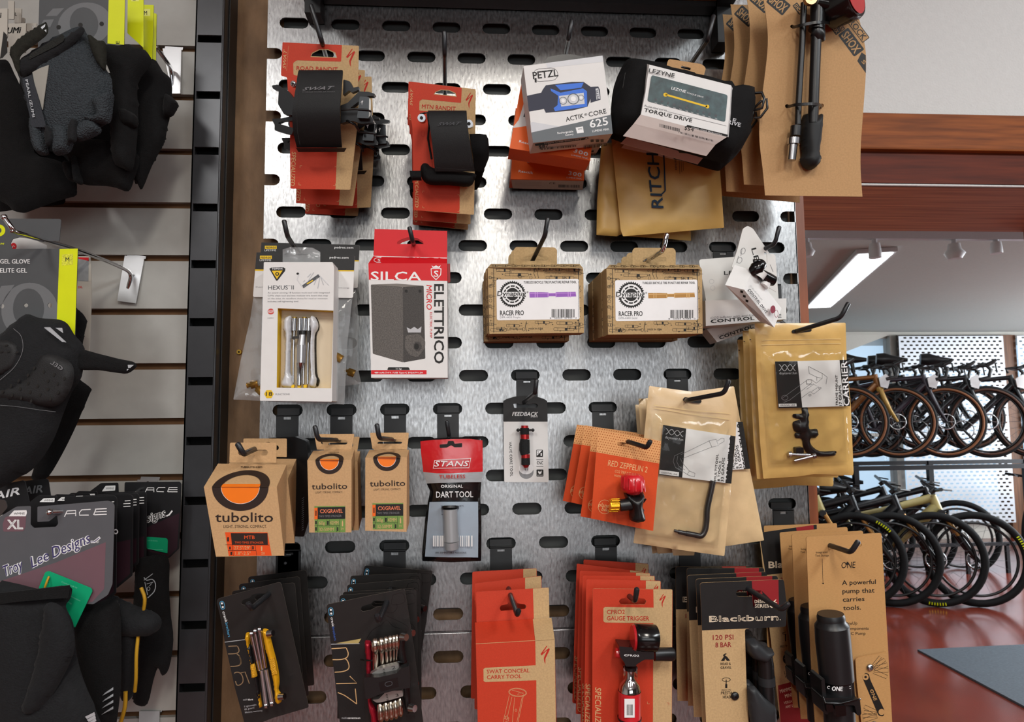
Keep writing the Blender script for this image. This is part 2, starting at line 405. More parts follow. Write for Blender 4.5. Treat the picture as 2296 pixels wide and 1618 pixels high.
# ================= setting =================
def galv():
    m=bpy.data.materials.new('galvanized_steel'); m.use_nodes=True; nt=m.node_tree; b=nt.nodes['Principled BSDF']
    b.inputs['Metallic'].default_value=1.0
    co=nt.nodes.new('ShaderNodeTexCoord')
    def noise(sc,stretch=(1,1,1),det=6):
        mp=nt.nodes.new('ShaderNodeMapping'); mp.inputs['Scale'].default_value=stretch; nt.links.new(co.outputs['Object'],mp.inputs[0])
        n=nt.nodes.new('ShaderNodeTexNoise'); n.inputs['Scale'].default_value=sc; n.inputs['Detail'].default_value=det; nt.links.new(mp.outputs[0],n.inputs['Vector']); return n
    def ramp(n,p0,c0,p1,c1):
        r=nt.nodes.new('ShaderNodeValToRGB'); r.color_ramp.elements[0].position=p0; r.color_ramp.elements[1].position=p1
        r.color_ramp.elements[0].color=(c0,c0,c0,1); r.color_ramp.elements[1].color=(c1,c1,c1,1); nt.links.new(n.outputs[0],r.inputs[0]); return r
    n1=noise(330,(1,1,0.3),8); r1=ramp(n1,0.3,0.27,0.7,0.44)
    n2=noise(9,(1,1,.5),4); r2=ramp(n2,0.3,0.85,0.7,1.1)
    mx=nt.nodes.new('ShaderNodeMix'); mx.data_type='RGBA'; mx.blend_type='MULTIPLY'; mx.inputs[0].default_value=1
    nt.links.new(r1.outputs[0],mx.inputs[6]); nt.links.new(r2.outputs[0],mx.inputs[7]); nt.links.new(mx.outputs[2],b.inputs['Base Color'])
    n3=noise(300,(1,1,0.4),6); r3=ramp(n3,0.3,0.26,0.7,0.40); nt.links.new(r3.outputs[0],b.inputs['Roughness'])
    n4=noise(260,(1,1,0.35),6); bp=nt.nodes.new('ShaderNodeBump'); bp.inputs['Strength'].default_value=0.35; bp.inputs['Distance'].default_value=0.0006
    nt.links.new(n4.outputs[0],bp.inputs['Height']); nt.links.new(bp.outputs[0],b.inputs['Normal'])
    return m
M_galv=galv(); MC['galv']=M_galv
M_rim=mat('cut_steel_edge','c8ccd0',0.3,0.9)
M_blk=mat('black_powder_coat','202122',0.42,0.0,var=0.1)
M_wire=mat('black_wire','26272a',0.32,0.3)
M_chrome=mat('chrome','c8c8ca',0.08,1.0)
M_ply=mat('brown_plywood','84674a',0.6,0,vscale=30,var=0.35,bump=0.4,bscale=120,stretch=(1,1,0.45),hex2='5c4630')
M_slat=mat('grey_laminate','a2a19c',0.42,0,var=0.03)
M_mdf=mat('mdf_groove','5c4029',0.8,0,var=0.1)
M_backer=mat('dark_grey_backer','3a3d3c',0.55,0.2)
M_wall=mat('white_orange_peel','e0e1de',0.75,0,var=0.02,bump=0.9,bscale=170)
M_wood=mat('stained_wood','a05a28',0.6,0,vscale=14,bump=0.05,stretch=(0.35,2,6),hex2='6e3a1a')
M_wood2=mat('dark_stained_wood','6a2a12',0.6,0,vscale=14,stretch=(0.35,2,6),hex2='4a1a0a')
M_pine=mat('pine_planks','c07c56',0.6,0,vscale=9,stretch=(0.3,9,1),hex2='8c4e38')
M_post=mat('reddish_post','a05c38',0.42,0,vscale=12,stretch=(4,4,0.3),hex2='80452a')
M_floor=mat('red_floor','7c3325',0.22,0,vscale=2.2,var=0.25,coat=0.3,hex2='5c251c')
M_ceil=mat('ceiling_paint','b2b8b4',0.85,0,var=0.03,bump=0.3,bscale=60)
SLW,SLH,CP,RP,Z0=0.045,0.0178,0.08,0.0509,2.113
bl=P(590,560,0).x; br=P(1787,560,0).x
zseam=P(1000,1417,0).z
def board(name,rows,ztop,zbot,label):
    """rows: list of (z centre, parity)"""
    mb=MB()
    zs=[]
    for i,(z,par) in enumerate(rows):
        zt=ztop if i==0 else (rows[i-1][0]+z)/2; zb=zbot if i==len(rows)-1 else (z+rows[i+1][0])/2
        holes=[];left=[];right=[]
        k0=-14
        for k in range(k0,15):
            if (k-par)%2: continue
            x=k*0.04
            if x-SLW/2>bl+0.001 and x+SLW/2<br-0.001: holes.append(stad(x,z,SLW,SLH))
            elif x-SLW/2<=bl+0.001 and x+SLW/2>bl+0.002: left.append(x)
            elif x+SLW/2>=br-0.001 and x-SLW/2<br-0.002: right.append(x)
        out=[(bl,zb)]
        r=SLH/2
        out.append((br,zb))
        for x in right:
            cx=x-SLW/2+r; out.append((br,z-r)); out+=[(cx+r*math.cos(a),z+r*math.sin(a)) for a in [(-PI/2)-PI*j/6 for j in range(7)]]; out.append((br,z+r))
        out+=[(br,zt),(bl,zt)]
        for x in left:
            cx=x+SLW/2-r; out.append((bl,z+r)); out+=[(cx+r*math.cos(a),z+r*math.sin(a)) for a in [(PI/2)-PI*j/6 for j in range(7)]]; out.append((bl,z-r))
        loops=[out]+holes
        flat=[p for l in loops for p in l]
        tri=tessellate_polygon([[Vector((p[0],p[1],0)) for p in l] for l in loops])
        mb.add([(p[0],0,p[1]) for p in flat],tri,M_galv)
        for l in holes+([out] if (left or right) else []):
            n=len(l); mb.add([(p[0],0,p[1]) for p in l]+[(p[0],0.0022,p[1]) for p in l],[(i,(i+1)%n,n+(i+1)%n,n+i) for i in range(n)],M_rim)
            
    # folded flanges at side, top and bottom edges
    mb.box(bl,bl+0.0015,0,0.018,zbot,ztop,M_galv) if False else None
    mb.box(br-0.0015,br+0.0005,0.0,0.018,zbot,ztop,M_galv)
    mb.box(bl,br,0.0,0.015,zbot-0.0008,zbot+0.0008,M_galv)
    mb.tube([(bl,0.0025,ztop-0.001),(br,0.0025,ztop-0.001)],0.0025,M_rim,n=8)
    o=mb.build(name); tag(o,label,'pegboard'); return o
rows=[(Z0-RP*i,i%2) for i in range(-1,19)]
board('steel_pegboard',rows,Z0+RP*1.6,zseam+0.001,'galvanized steel wall panel with staggered slots holding most of the hooks')
zl=P(1004.8,1472,0).z; zp=RP
board('steel_pegboard',[(zl-zp*i,i%2) for i in range(0,5)],zseam-0.002,zl-zp*4.6,'lower galvanized slotted steel panel below the horizontal seam')
# backer behind the upper panel and plywood wall
mb=MB(); xb=P(637,48,0.016).x
mb.box(xb,br-0.006,0.016,0.0195,zseam+0.03,2.4,M_backer); tag(mb.build('backing_plate'),'dark grey sheet seen through the slots of the upper steel panel','panel')
mb=MB(); xl=P(440,800,0.05).x-0.05
mb.box(xl,br,0.0205,0.04,0,2.9,M_ply); tag(mb.build('wall_back'),kind='structure')
# brass screw in plywood
mb=MB(); c=P(537,789,0.02); M_brass=mat('brass','b8923c',0.3,0.9); M_hole=mat('dark_hole','0c0b0a',0.8)
mb.tube([c+Vector((0,0,0)),c+Vector((0,-0.003,0))],[0.0042,0.0036],M_brass,n=16); mb.tube([c+Vector((0,-0.0028,0)),c+Vector((0,-0.0033,0))],[0.0015,0.0015],M_hole,n=8)
tag(mb.build('screw'),'small brass screw head in the brown plywood beside the clear bag','screw')
# slatwall
ysl=-0.012
mb=MB(); gz=[P(420,y,ysl).z for y in (-12,104,213,335,455,573,693,815,938,1063,1194,1325,1458,1592,1728)]
x1=P(441,100,ysl).x+0.03; x0=P(-60,800,ysl).x-0.6
for i in range(len(gz)-1):
    mb.box(x0,x1,ysl,ysl+0.018,gz[i+1]+0.001,gz[i]-0.0085,M_slat)
mb.box(x0,x1,ysl,ysl+0.018,gz[-1]-0.3,gz[-1]-0.0085,M_slat)
mb.box(x0,x1,ysl+0.009,ysl+0.02,gz[-1]-0.3,gz[0],M_mdf)
tag(mb.build('wall_left'),kind='structure')
# slotted upright
yu=-0.034
xa=P(440,60,yu).x; xb_=P(499,60,yu).x
xa=(P(440,60,yu).x+P(392,1600,yu).x)/2; xb_=xa+0.0425
mb=MB()
sl=[P(470,y,yu).z for y in (87,213,338,465,592,722,854,988,1122,1262,1400,1540)]
zt_,zb_=2.6,sl[-1]-0.25
M_up=mat('charcoal_steel_upright','3c3d40',0.32,0.35,var=0.06)
holes=[[(xa+0.0035,z-0.006),(xb_-0.0035,z-0.006),(xb_-0.0035,z+0.006),(xa+0.0035,z+0.006)] for z in sl]
zc=[zt_]+[(sl[i]+sl[i+1])/2 for i in range(len(sl)-1)]+[zb_]
for i,h in enumerate(holes):
    mb.prism([(xa,zc[i+1]),(xb_,zc[i+1]),(xb_,zc[i]),(xa,zc[i])],M_up,-yu,0,[h])
    mb.add([(h[k][0],yu+e,h[k][1]) for e in (0,0.0025) for k in range(4)],[(k,(k+1)%4,4+(k+1)%4,4+k) for k in range(4)],M_rim)
M_void=mat('black_void','0a0a0a',0.9)
mb.box(xa,xa+0.002,yu,0.018,zb_,zt_,M_up); mb.box(xb_-0.002,xb_,yu,0.018,zb_,zt_,M_up)
mb.box(xa+0.002,xb_-0.002,yu+0.02,yu+0.022,zb_,zt_,M_void)
mb.tube([(xb_-0.0015,yu+0.0008,zb_),(xb_-0.0015,yu+0.0008,zt_)],0.0018,M_up,n=6)
tag(mb.build('slotted_upright'),'tall black slotted steel upright between the grey slatwall and plywood','upright')
mb=MB(); xs_=xb_+0.0005; mb.box(xs_,xs_+0.0015,yu+0.02,0.02,zb_,zt_,M_blk); tag(mb.build('trim_1'),kind='structure')
# shelf above the panel
zs_=P(1100,30,-0.02).z
sh=thing('display_shelf','dark framed wooden shelf crossing above the steel panel','shelf',Pl((P(683,30,-0.05).x,0,zs_+0.03),(1,0,0),(0,0,1)))
L=sh.location; xr=P(1640,60,-0.04).x-L.x
mb=MB(); mb.box(-0.005,xr,-0.28,-0.031,-0.005,0.024,mat('shelf_board','8a6440',0.5,vscale=20,var=0.2,stretch=(0.4,1,5))); mb.build('shelf_board',sh)
mb=MB(); mb.box(-0.01,xr,-0.030,-0.004,-0.013,0.03,M_blk); mb.box(-0.01,xr,-0.30,-0.28,-0.004,0.03,M_blk); mb.build('rail',sh)
for bx in (-0.004,xr-0.02):
    mb=MB(); mb.box(bx,bx+0.024,-0.20,-0.002,-0.016,-0.0055,M_blk); mb.box(bx,bx+0.024,-0.034,-0.002,-0.045 if bx<0 else -0.075,0.0,M_blk); mb.build('bracket',sh)
# ---- white wall with header, door opening ----
yw=0.70
zt=P(2050,262,yw).z; zm=P(2050,342,yw).z; zb=P(2050,415,yw).z
xR=P(2296,400,yw).x+1.6
pxr=P(1806,800,0.05).x
mb=MB(); mb.box(0.2,xR,yw,yw+0.12,zt-0.01,2.95,M_wall); tag(mb.build('wall_right'),kind='structure')
mb=MB(); mb.box(0.2,xR,yw-0.02,yw+0.02,zm,zt,M_wood); mb.tube([(0.2,yw-0.021,zm+0.002),(xR,yw-0.021,zm+0.002)],0.003,M_wood,n=6); tag(mb.build('trim_2'),kind='structure')
mb=MB(); mb.box(0.2,xR,yw-0.004,yw+0.02,zb+0.002,zm,M_wood2); tag(mb.build('trim_3'),kind='structure')
ys=1.16; zc_=zb+0.002
mb=MB(); mb.box(0.2,xR,yw-0.004,yw+0.004,zb-0.002,zb+0.004,M_wall); mb.box(0.2,xR,yw+0.004,ys,zc_,zc_+0.05,M_pine); mb.box(0.2,xR,yw+0.13,ys,zc_+0.05,2.95,M_wall)
tag(mb.build('trim_4'),kind='structure')
xe=P(2293,500,1.16).x
mb=MB(); mb.box(xe,xe+0.1,yw+0.02,ys,zc_-0.03,zc_+0.001,M_post); tag(mb.build('trim_5'),kind='structure')
# post beside the panel
mb=MB(); mb.box(br+0.001,P(1814,715,0.03).x,0.03,0.14,0,2.3,M_post); tag(mb.build('trim_6'),kind='structure')
mb=MB(); mb.box(-3.6,-0.01+P(1800,820,0.14).x,0.14,0.2,0,2.95,M_wall); tag(mb.build('wall_front'),kind='structure')
# floor, ceilings
mb=MB(); mb.box(-3.6,9,-6,9,-0.1,0,M_floor); tag(mb.build('floor'),kind='structure')
mb=MB(); mb.box(-3.6,9,-6,yw+0.1,2.95,3.05,M_wall); tag(mb.build('ceiling'),kind='structure')
zcl=2.56
mb=MB(); mb.box(0.1,9,ys-0.1,9,zcl,zcl+0.1,M_ceil); tag(mb.build('ceiling'),kind='structure')
# outer walls
M_wall2=mat('off_white_wall','b9b6ae',0.8)
for n_,a in (('wall_side_left',(-3.7,-3.6,-6,0.2,0,3)),('wall_side_right',(9,9.1,-6,9,0,3)),('wall_rear',(-3.7,9,-6.1,-6,0,3)),('wall_inner',(0.25,0.35,0.2,9,0,3))):
    mb=MB(); mb.box(*a,mat('dark_rear_wall','55524c',.8) if n_=='wall_rear' else M_wall2); tag(mb.build(n_),kind='structure')  # unseen rear wall is darkened so the steel panels reflect less light
# far window wall
yf=7.4
zsill=0.25; ztopw=P(2100,752,yf).z
mb=MB()
def fx(px): return P(px,900,yf).x
wx=[(fx(1780),fx(2003)),(fx(2020),fx(2245)),(fx(2280),fx(2560))]
mb.box(0.3,9,yf,yf+0.15,0,zsill,M_wall2); mb.box(0.3,9,yf,yf+0.15,ztopw,zcl,M_wall2)
mb.box(wx[0][1],wx[1][0],yf,yf+0.15,zsill,ztopw,M_wall2); mb.box(wx[2][1],9,yf,yf+0.15,zsill,ztopw,M_wall2); mb.box(0.3,wx[0][0],yf,yf+0.15,zsill,ztopw,M_wall2)
# sloped piece over first window
a=P(1860,830,yf);b=P(1990,752,yf)
mb.prism([(wx[0][0]-0.5,a.z-0.2),(b.x,b.z),(b.x,ztopw+0.02),(wx[0][0]-0.5,ztopw+0.02)],M_wall2,-yf+0.01,0.05)
tag(mb.build('wall_far'),kind='structure')
mb=MB(); mb.box(wx[1][1],wx[2][0],yf-0.05,yf+0.15,0,ztopw,mat('brown_wood_post','6e4526',0.5,vscale=12,stretch=(4,4,.3),hex2='4a2c16')); tag(mb.build('trim_7'),kind='structure')
M_glass=mat('window_glass','ffffff',0.02,0,alpha=0.12)
for i,(a_,b_) in enumerate(wx):
    mb=MB(); mb.box(a_,b_,yf+0.08,yf+0.086,zsill,ztopw,M_glass)
    for zz in (zsill,(zsill+ztopw)/2-0.13,ztopw-0.03): mb.box(a_,b_,yf+0.06,yf+0.1,zz,zz+0.05,M_wall2)
    o=mb.build('window_%d'%(i+1)); tag(o,kind='structure')
# ================= printing colours =================
K_=mat('kraft_card','bc9d72',0.75,0,var=0.10,vscale=420,bump=0.1,bscale=800)
K2=mat('kraft_brown','b18c62',0.75,0,var=0.08,vscale=420,bump=0.1,bscale=800)
RED=mat('red_print','bd3a22',0.55,0,var=0.04,vscale=400,bump=0.08,bscale=900)
REDI=mat('red_ink','b3261a',0.6); KI=mat('kraft_ink','cfa878',0.7)
BLKC=mat('black_card','1f1e1e',0.5,0,var=0.08,bump=0.05,bscale=900); BLKI=mat('black_ink','1a1816',0.55)
GRYI=mat('grey_ink','77777a',0.6); LGRY=mat('light_grey_ink','b4b5b8',0.5); DGRY=mat('dark_grey_ink','4a4c50',0.5)
WHT=mat('white_card','d9d8d6',0.45,0,var=0.01); WHI=mat('white_ink','e6e6e6',0.5)
BLKP=mat('black_plastic','141415',0.35); BLKG=mat('black_gloss','0d0d0e',0.15); BLKF=mat('black_neoprene','0f0f10',0.8,0,var=0.15,bump=0.5,bscale=1500)
LEA=mat('black_leatherette','191a1b',0.6,0,var=0.08,bump=0.3,bscale=1400)
STEEL=mat('steel','b8b8ba',0.22,1.0); ALU=mat('satin_aluminium','c4c4c6',0.3,0.9)
ORG=mat('orange_print','e8641c',0.5); YEL=mat('yellow_print','e0b81c',0.5)
# ================= peg hooks =================
hook('black peg hook above the road strap cards under the shelf',(712,195),(742,262),[(735,140,-0.02),(722,95,-0.20),(697,12,-0.215)])
hook('straight black peg hook holding the trail strap cards',(998,270),(998,330),[(998,225,-0.02),(997,120,-0.20),(996,72,-0.21)])
hook('black peg hook above the headlamp boxes',(1228,195),(1252,262),[(1262,150,-0.02),(1275,85,-0.20),(1282,46,-0.205)])
hook('black peg hook carrying the zipped black tool cases',(1500,200),(1498,262),[(1520,185,-0.02),(1587,88,-0.22),(1600,36,-0.225)])
hook('bent black peg hook over the white windowed multitool box',(766,628),(745,690),[(682,590,-0.06),(644,528,-0.19),(637,495,-0.195)])
hook('black peg hook through the red electric pump carton',(934,628),(938,690),[(928,548,-0.10),(925,540,-0.15),(918,510,-0.155)])
hook('black peg hook carrying the purple puncture tool boxes',(1173,628),(1165,690),[(1192,588,-0.10),(1222,528,-0.17),(1228,490,-0.175)])
hook('shiny chrome peg hook carrying the gold puncture tool boxes',(1398,628),(1392,690),[(1440,590,-0.12),(1487,562,-0.18),(1495,525,-0.185)],m=M_chrome)
hook('black peg hook holding the white carbon dioxide inflator cartons',(1620,553),(1640,600),[(1699,565,-0.15),(1738,546,-0.18),(1747,509,-0.185)])
hook('long black peg hook over the frame mount bags',(1727,628),(1730,700),[(1780,744,-0.153),(1885,712,-0.22),(1902,680,-0.225)])
hook('black peg hook at the left small inner tube boxes',(766,920),(766,985),[(756,986,-0.125),(713,985,-0.17),(706,956,-0.172)])
hook('black peg hook at the right small inner tube boxes',(886,918),(888,985),[(880,985,-0.125),(850,982,-0.17),(845,952,-0.172)])
hook('black peg hook behind the foil sealed pouch',(1004.5,914),(1009,992),[(1007,975,-0.06),(1002,945,-0.065)])
hook('black peg hook holding the valve core tool card',(1181,838),(1173,903),[(1200,880,-0.14),(1203,852,-0.142)])
hook('black peg hook through the dotted orange inflator cards',(1351,911),(1372,990),[(1406,989,-0.188),(1450,1003,-0.222),(1458,989,-0.228)])
hook('black peg hook over the hex key bags',(1518,836),(1520,902),[(1540,897,-0.163),(1624,881,-0.215),(1634,853,-0.222)])
hook('thick black peg hook at the large inner tube boxes',(645,920),(640,985),[(578,1003,-0.14),(546,1018,-0.20),(533,995,-0.203)],r=0.0036)
hook('black peg hook holding the five piece multitool cards',(650,1222),(655,1290),[(602,1332,-0.165),(563,1364,-0.215),(556,1353,-0.222)],r=0.0034)
hook('black peg hook holding the seventeen piece multitool cards',(885,1223),(880,1295),[(868,1348,-0.172),(849,1392,-0.215),(845,1380,-0.222)],r=0.0034)
hook('black peg hook through the red hidden carry tool carton',(1123,1215),(1130,1285),[(1148,1345,-0.14),(1160,1378,-0.18),(1163,1368,-0.185)],r=0.0034)
hook('black peg hook through the gauge trigger inflator cards',(1358,1213),(1385,1290),[(1410,1335,-0.16),(1424,1347,-0.20),(1428,1320,-0.208)],r=0.0034)
hook('black peg hook jutting from the red and black pump cards',(1545,1213),(1552,1285),[(1675,1318,-0.163),(1752,1366,-0.215),(1767,1353,-0.222)],r=0.0034)
hook('black peg hook at the plain kraft pump cards',(1755,1132),(1765,1200),[(1860,1222,-0.163),(1908,1238,-0.215),(1924,1214,-0.222)],r=0.0034)
hook('empty plated peg hook stub below the large inner tube boxes',(645,1225),(640,1262),[(640,1262,-0.01)],group=None)
# ================= road strap cards =================
V(580,60,3.517)
def strap_card(label,title,ctl,ctr,cbl,big):
    pl=Pl.px(ctl,ctr,cbl); t=thing('strap_card',label,'bike tool strap',pl,'red and tan strap cards')
    return pl,t
pl,t=strap_card('red and tan card with wide black strap, front of its hook','ROAD',(188,122,-.185),(790,150,-.185),(250,1275,-.135),1)
c=MB(pl)
c.poly(rr([(188,122),(790,150),(778,780),(722,1285),(250,1275),(246,780),(226,430),(222,398),(175,384)],9),K_,0,0.0007,holes=[[(413,232),(425,210),(480,183),(545,183),(600,208),(613,240)]])
c.ink(rr([(188,122),(657,144),(650,275),(300,264),(272,285),(274,378),(300,385),(642,395),(606,1283),(250,1275),(246,780),(226,430),(222,398),(175,384)],8),RED,1,holes=[[(408,238),(420,205),(478,176),(548,176),(606,203),(619,246)]])
c.text('ROAD BANDIT',(298,340),(622,352),32,REDI,2,bold=0.02)
c.text('SWAT',(212,332),(222,178),24,KI,2,bold=0.02,shear=0.3); c.text('STORAGE WATER AIR TOOLS',(222,345),(238,150),5,KI,2)
slogo(c,690,172,70,146,REDI,2)
c.text('SPECIALIZED',(262,985),(250,1255),34,KI,2,bold=0.015,shear=0.15)
for p in ([(325,1112),(326,1096),(342,1096)],[(600,1103),(618,1103),(617,1118)],[(318,1228),(317,1246),(334,1247)],[(588,1252),(604,1253),(606,1236)]): c.line(p,3,KI,2)
c.text('FREE WINE TONIGHT',(722,1240),(712,1110),6,REDI,2) if False else None
c.build('backing_card',t)
c=MB(pl); c.band([(330,650,345,0.022),(312,662,352,0.036),(292,652,480,0.052),(265,640,660,0.058),(272,645,820,0.048),(300,655,950,0.030)],LEA,0.003)
c.band([(295,690,955,0.034),(312,672,986,0.022)],LEA,0.003)
c.line([(333,370),(318,480),(300,660),(305,820),(325,930)],2,BLKI,2,d=0.0595); 
c.text('SWAT',(345,502),(600,492),26,GRYI,1,d=0.056,bold=0.03,shear=0.5); c.text('STORAGE WATER AIR TOOLS',(345,517),(600,514),6,GRYI,1,d=0.0565)
c.build('strap',t)
c=MB(pl); c.poly(rr([(103,462),(150,455),(185,480),(228,500),(300,590),(300,700),(200,690),(152,610),(158,500),(112,490)],10),BLKP,0.03,0.014)
c.poly(rr([(105,725),(180,722),(275,700),(280,740),(190,742),(150,760),(280,800),(260,850),(190,835),(125,815),(125,770),(110,745)],8),BLKP,0.022,0.012)
c.build('clamp',t); c=MB(pl)
c.poly(rr([(645,620),(700,600),(790,510),(865,512),(918,528),(905,545),(860,545),(800,580),(720,640),(880,645),(882,700),(905,735),(900,752),(810,765),(740,740),(645,760)],8),BLKP,0.03,0.016)
c.poly(rr([(797,548),(872,555),(868,722),(775,718)],8),BLKG,0.045,0.016); slogo(c,806,578,18,40,WHI,3,0.0455)
c.poly(rr([(668,415),(720,430),(745,480),(790,470),(790,495),(735,520),(715,500),(665,540)],8),BLKP,0.03,0.012)
c.tubeP([(650,655,0.045),(760,648,0.047),(860,655,0.047),(882,668,0.04)],0.0016,BLKP,n=8)
c.tubeP([(640,760,0.02),(700,742,0.03),(760,770,0.03),(790,820,0.015)],0.002,BLKP,n=8)
c.build('clamp',t)
c=MB(pl); a=pl.L(283,458,0.034); c.cyl(a,a+Vector((0,-0.008,0)),0.0039,0.0035,STEEL); c.ball(a+Vector((0,-0.008,0)),0.0034,STEEL,10,(1,.3,1)); c.cyl(a+Vector((0,-0.0093,0)),a+Vector((0,-0.0096,0)),0.0016,0.0016,BLKI,8); c.build('screw',t)
road=t
LB='red and tan card with black strap, %s, far left top hook'
cl(road,LB%'second from the front',268,300,-.135,rot=0.03,sy=.72)
cl(road,LB%'third from the front',345,400,-.09,rot=-0.06,sy=.72)
cl(road,LB%'rearmost',345,470,-.052,rot=0.03,sy=.72)
# ---- mtn
pl=Pl.px((1182,430,-.165),(1712,492,-.165),(1222,1445,-.115)); t=thing('strap_card','red and tan card with narrow black case strap, front of the second top hook','bike tool strap',pl,'red and tan strap cards')
c=MB(pl)
c.poly(rr([(1182,430),(1712,492),(1706,1000),(1698,1482),(1222,1445),(1212,790),(1190,660),(1178,655)],9),K_,0,0.0007,holes=[[(1385,528),(1398,515),(1438,500),(1500,503),(1548,525),(1556,546)]])
c.ink(rr([(1182,430),(1602,480),(1596,600),(1290,572),(1268,585),(1266,660),(1590,690),(1584,1470),(1222,1445),(1212,790),(1190,660),(1178,655)],8),RED,1,holes=[[(1380,533),(1394,511),(1436,495),(1502,498),(1554,521),(1562,552)]])
c.text('MTN BANDIT',(1286,642),(1552,662),32,REDI,2,bold=0.02)
c.text('SWAT',(1212,622),(1218,488),20,KI,2,bold=0.02,shear=0.3)
slogo(c,1632,518,58,128,REDI,2)
c.text('SPECIALIZED',(1234,1180),(1234,1425),26,KI,2,bold=0.015,shear=0.15)
c.ink(ell(1296,842,16,26),REDI,2,holes=[ell(1296,842,13,23)])
for p in ([(1293,1308),(1293,1294),(1308,1295)],[(1568,1322),(1582,1324),(1582,1338)],[(1294,1412),(1294,1426),(1308,1428)],[(1568,1454),(1582,1455),(1583,1442)]): c.line(p,2.5,KI,2)
c.build('backing_card',t)
c=MB(pl); c.band([(1338,1636,660,0.022),(1336,1640,672,0.034),(1345,1645,760,0.044),(1365,1665,900,0.046),(1382,1690,1060,0.040),(1390,1705,1140,0.034)],LEA,0.004)
c.line([(1352,690),(1362,800),(1385,1000),(1400,1110),(1680,1132)],1.5,BLKI,2,d=0.0485)
c.line([(1622,690),(1650,860),(1678,1100)],1.5,BLKI,2,d=0.0485)
c.text('SWAT',(1410,778),(1600,772),24,DGRY,1,d=0.0465,bold=0.03,shear=0.5)
c.build('strap',t)
c=MB(pl); c.pillow(bezc([(1275,1130),(1290,1082),(1330,1078),(1370,1110),(1500,1130),(1700,1155),(1705,1200),(1660,1260),(1500,1250),(1350,1245),(1290,1200)],3),BLKF,0.012,0.018,0.3)
c.band([(1190,1280,1135,0.03),(1196,1280,1180,0.036),(1212,1285,1212,0.03)],BLKF,0.003)
c.sheet([[(1660,845,0.01),(1740,842,0.012),(1795,850,0.012),(1810,880,0.008)],[(1675,930,0.018),(1740,925,0.022),(1800,922,0.02),(1815,925,0.012)],[(1690,1010,0.012),(1745,1010,0.014),(1812,1010,0.01),(1816,1030,0.004)],[(1698,1130,0.0),(1740,1140,0.0),(1770,1130,0.0),(1790,1100,0.0)]],BLKF,0.004)
c.build('elastic_loop',t)
c=MB(pl)
for x,y in ((1292,730),(1660,775)):
    c=MB(pl); a=pl.L(x,y,0.02); c.cyl(a,a+Vector((0,-0.016,0)),0.0056,0.0052,STEEL); c.cyl(a+Vector((0,-0.016,0)),a+Vector((0,-0.0165,0)),0.0024,0.0024,BLKI,6); c.build('screw',t)
c=MB(pl)
c.tubeP([(1275,690,0.02),(1330,675,0.024),(1345,780,0.022),(1335,880,0.02),(1365,1045,0.02)],0.0018,BLKG,n=8)
c.build('wire_frame',t)
mtn=t
LB='red and tan trail strap card, %s on the second top hook'
cl(mtn,LB%'second from the front',1178,560,-.115,rot=0.0)
cl(mtn,LB%'third from the front',1196,640,-.07,rot=0.02)
# ================= headlamp boxes =================
V(1120,0,2.889)
def headbox(label,kind,c4,Y,t_,bt):
    (tl,tr,br_,bl_)=c4
    pl=Pl.px((tl[0],tl[1],Y),(tr[0],tr[1],Y),(bl_[0],bl_[1],Y+.005)); T=thing('headlamp_box',label,'headlamp box',pl,'headlamp boxes')
    m=MB(pl); m.poly([tl,tr,br_,bl_],WHT,0,t_,r=6,side=WHT)
    return pl,T,m
def BI(c4,u,v):
    (a,b,c_,d)=c4
    return (a[0]*(1-u)*(1-v)+b[0]*u*(1-v)+c_[0]*u*v+d[0]*(1-u)*v, a[1]*(1-u)*(1-v)+b[1]*u*(1-v)+c_[1]*u*v+d[1]*(1-u)*v)
c4=((155,428),(668,360),(733,865),(218,925))
pl,T,m=headbox('white and grey box picturing a blue headlamp, front of the third top hook','p',c4,-.205,0.043,0)
NAVY=mat('navy_print','23263a',0.5); BLUP=mat('blue_print','2f6bd0',0.45); PALE=mat('pale_grey_ink','c6c8cc',0.5); SLT=mat('slate_grey_ink','5f6569',0.5)
m.ink([(206,858),(500,795),(722,742),(733,865),(218,925)],SLT,1)
m.ink([(200,795),(216,790),(385,818),(206,858)],PALE,1)
m.ink([(300,408),(668,360),(672,400),(310,440)],mat('light_ink','cfd1d4',0.5),1)
m.ink(stad(297,484,165,84,rot=-0.08),BLKI,1,holes=[stad(297,484,160,79,rot=-0.08)])
m.text('PETZL',(218,512),(382,492),46,BLKI,2,bold=0.045)
m.ink([(228,505),(240,505),(240,535),(228,532)],BLKI,2)
m.ink([(178,620),(270,600),(280,580),(300,552),(470,530),(545,530),(590,562),(590,640),(570,690),(470,715),(300,730),(288,705),(190,722)],NAVY,2)
m.ink([(590,562),(640,560),(650,580),(655,645),(590,665)],NAVY,2); m.ink([(622,574),(640,571),(652,640),(628,645)],PALE,3); m.text('PETZL',(646,640),(636,578),14,NAVY,4,bold=.03)
m.ink([(330,572),(395,600),(540,572),(566,590),(568,690),(360,720),(350,700),(376,680),(380,620),(335,590)],BLUP,3)
m.ink([(360,550),(545,535),(530,568),(395,585)],BLUP,3)
m.ink([(385,622),(545,600),(552,672),(400,690)],PALE,4)
for cx,cy,rr_ in ((412,652,26),(478,640,38),(528,632,20)):
    m.ink(ell(cx,cy,rr_,rr_*0.95),SLT,5,holes=[ell(cx,cy,rr_*0.85,rr_*0.8)]); m.ink(ell(cx,cy,rr_*.45,rr_*.45),WHI,6)
m.text('ACTIK',(432,788),(548,762),30,BLKI,2,bold=.005); m.text('®',(550,750),(570,746),14,BLKI,2); m.text('CORE',(580,756),(694,732),30,BLKI,2,bold=.005)
m.text('625',(588,828),(706,806),50,WHI,2,bold=.03); m.text('LUMENS MAX.',(602,856),(712,842),14,WHI,2,bold=.02)
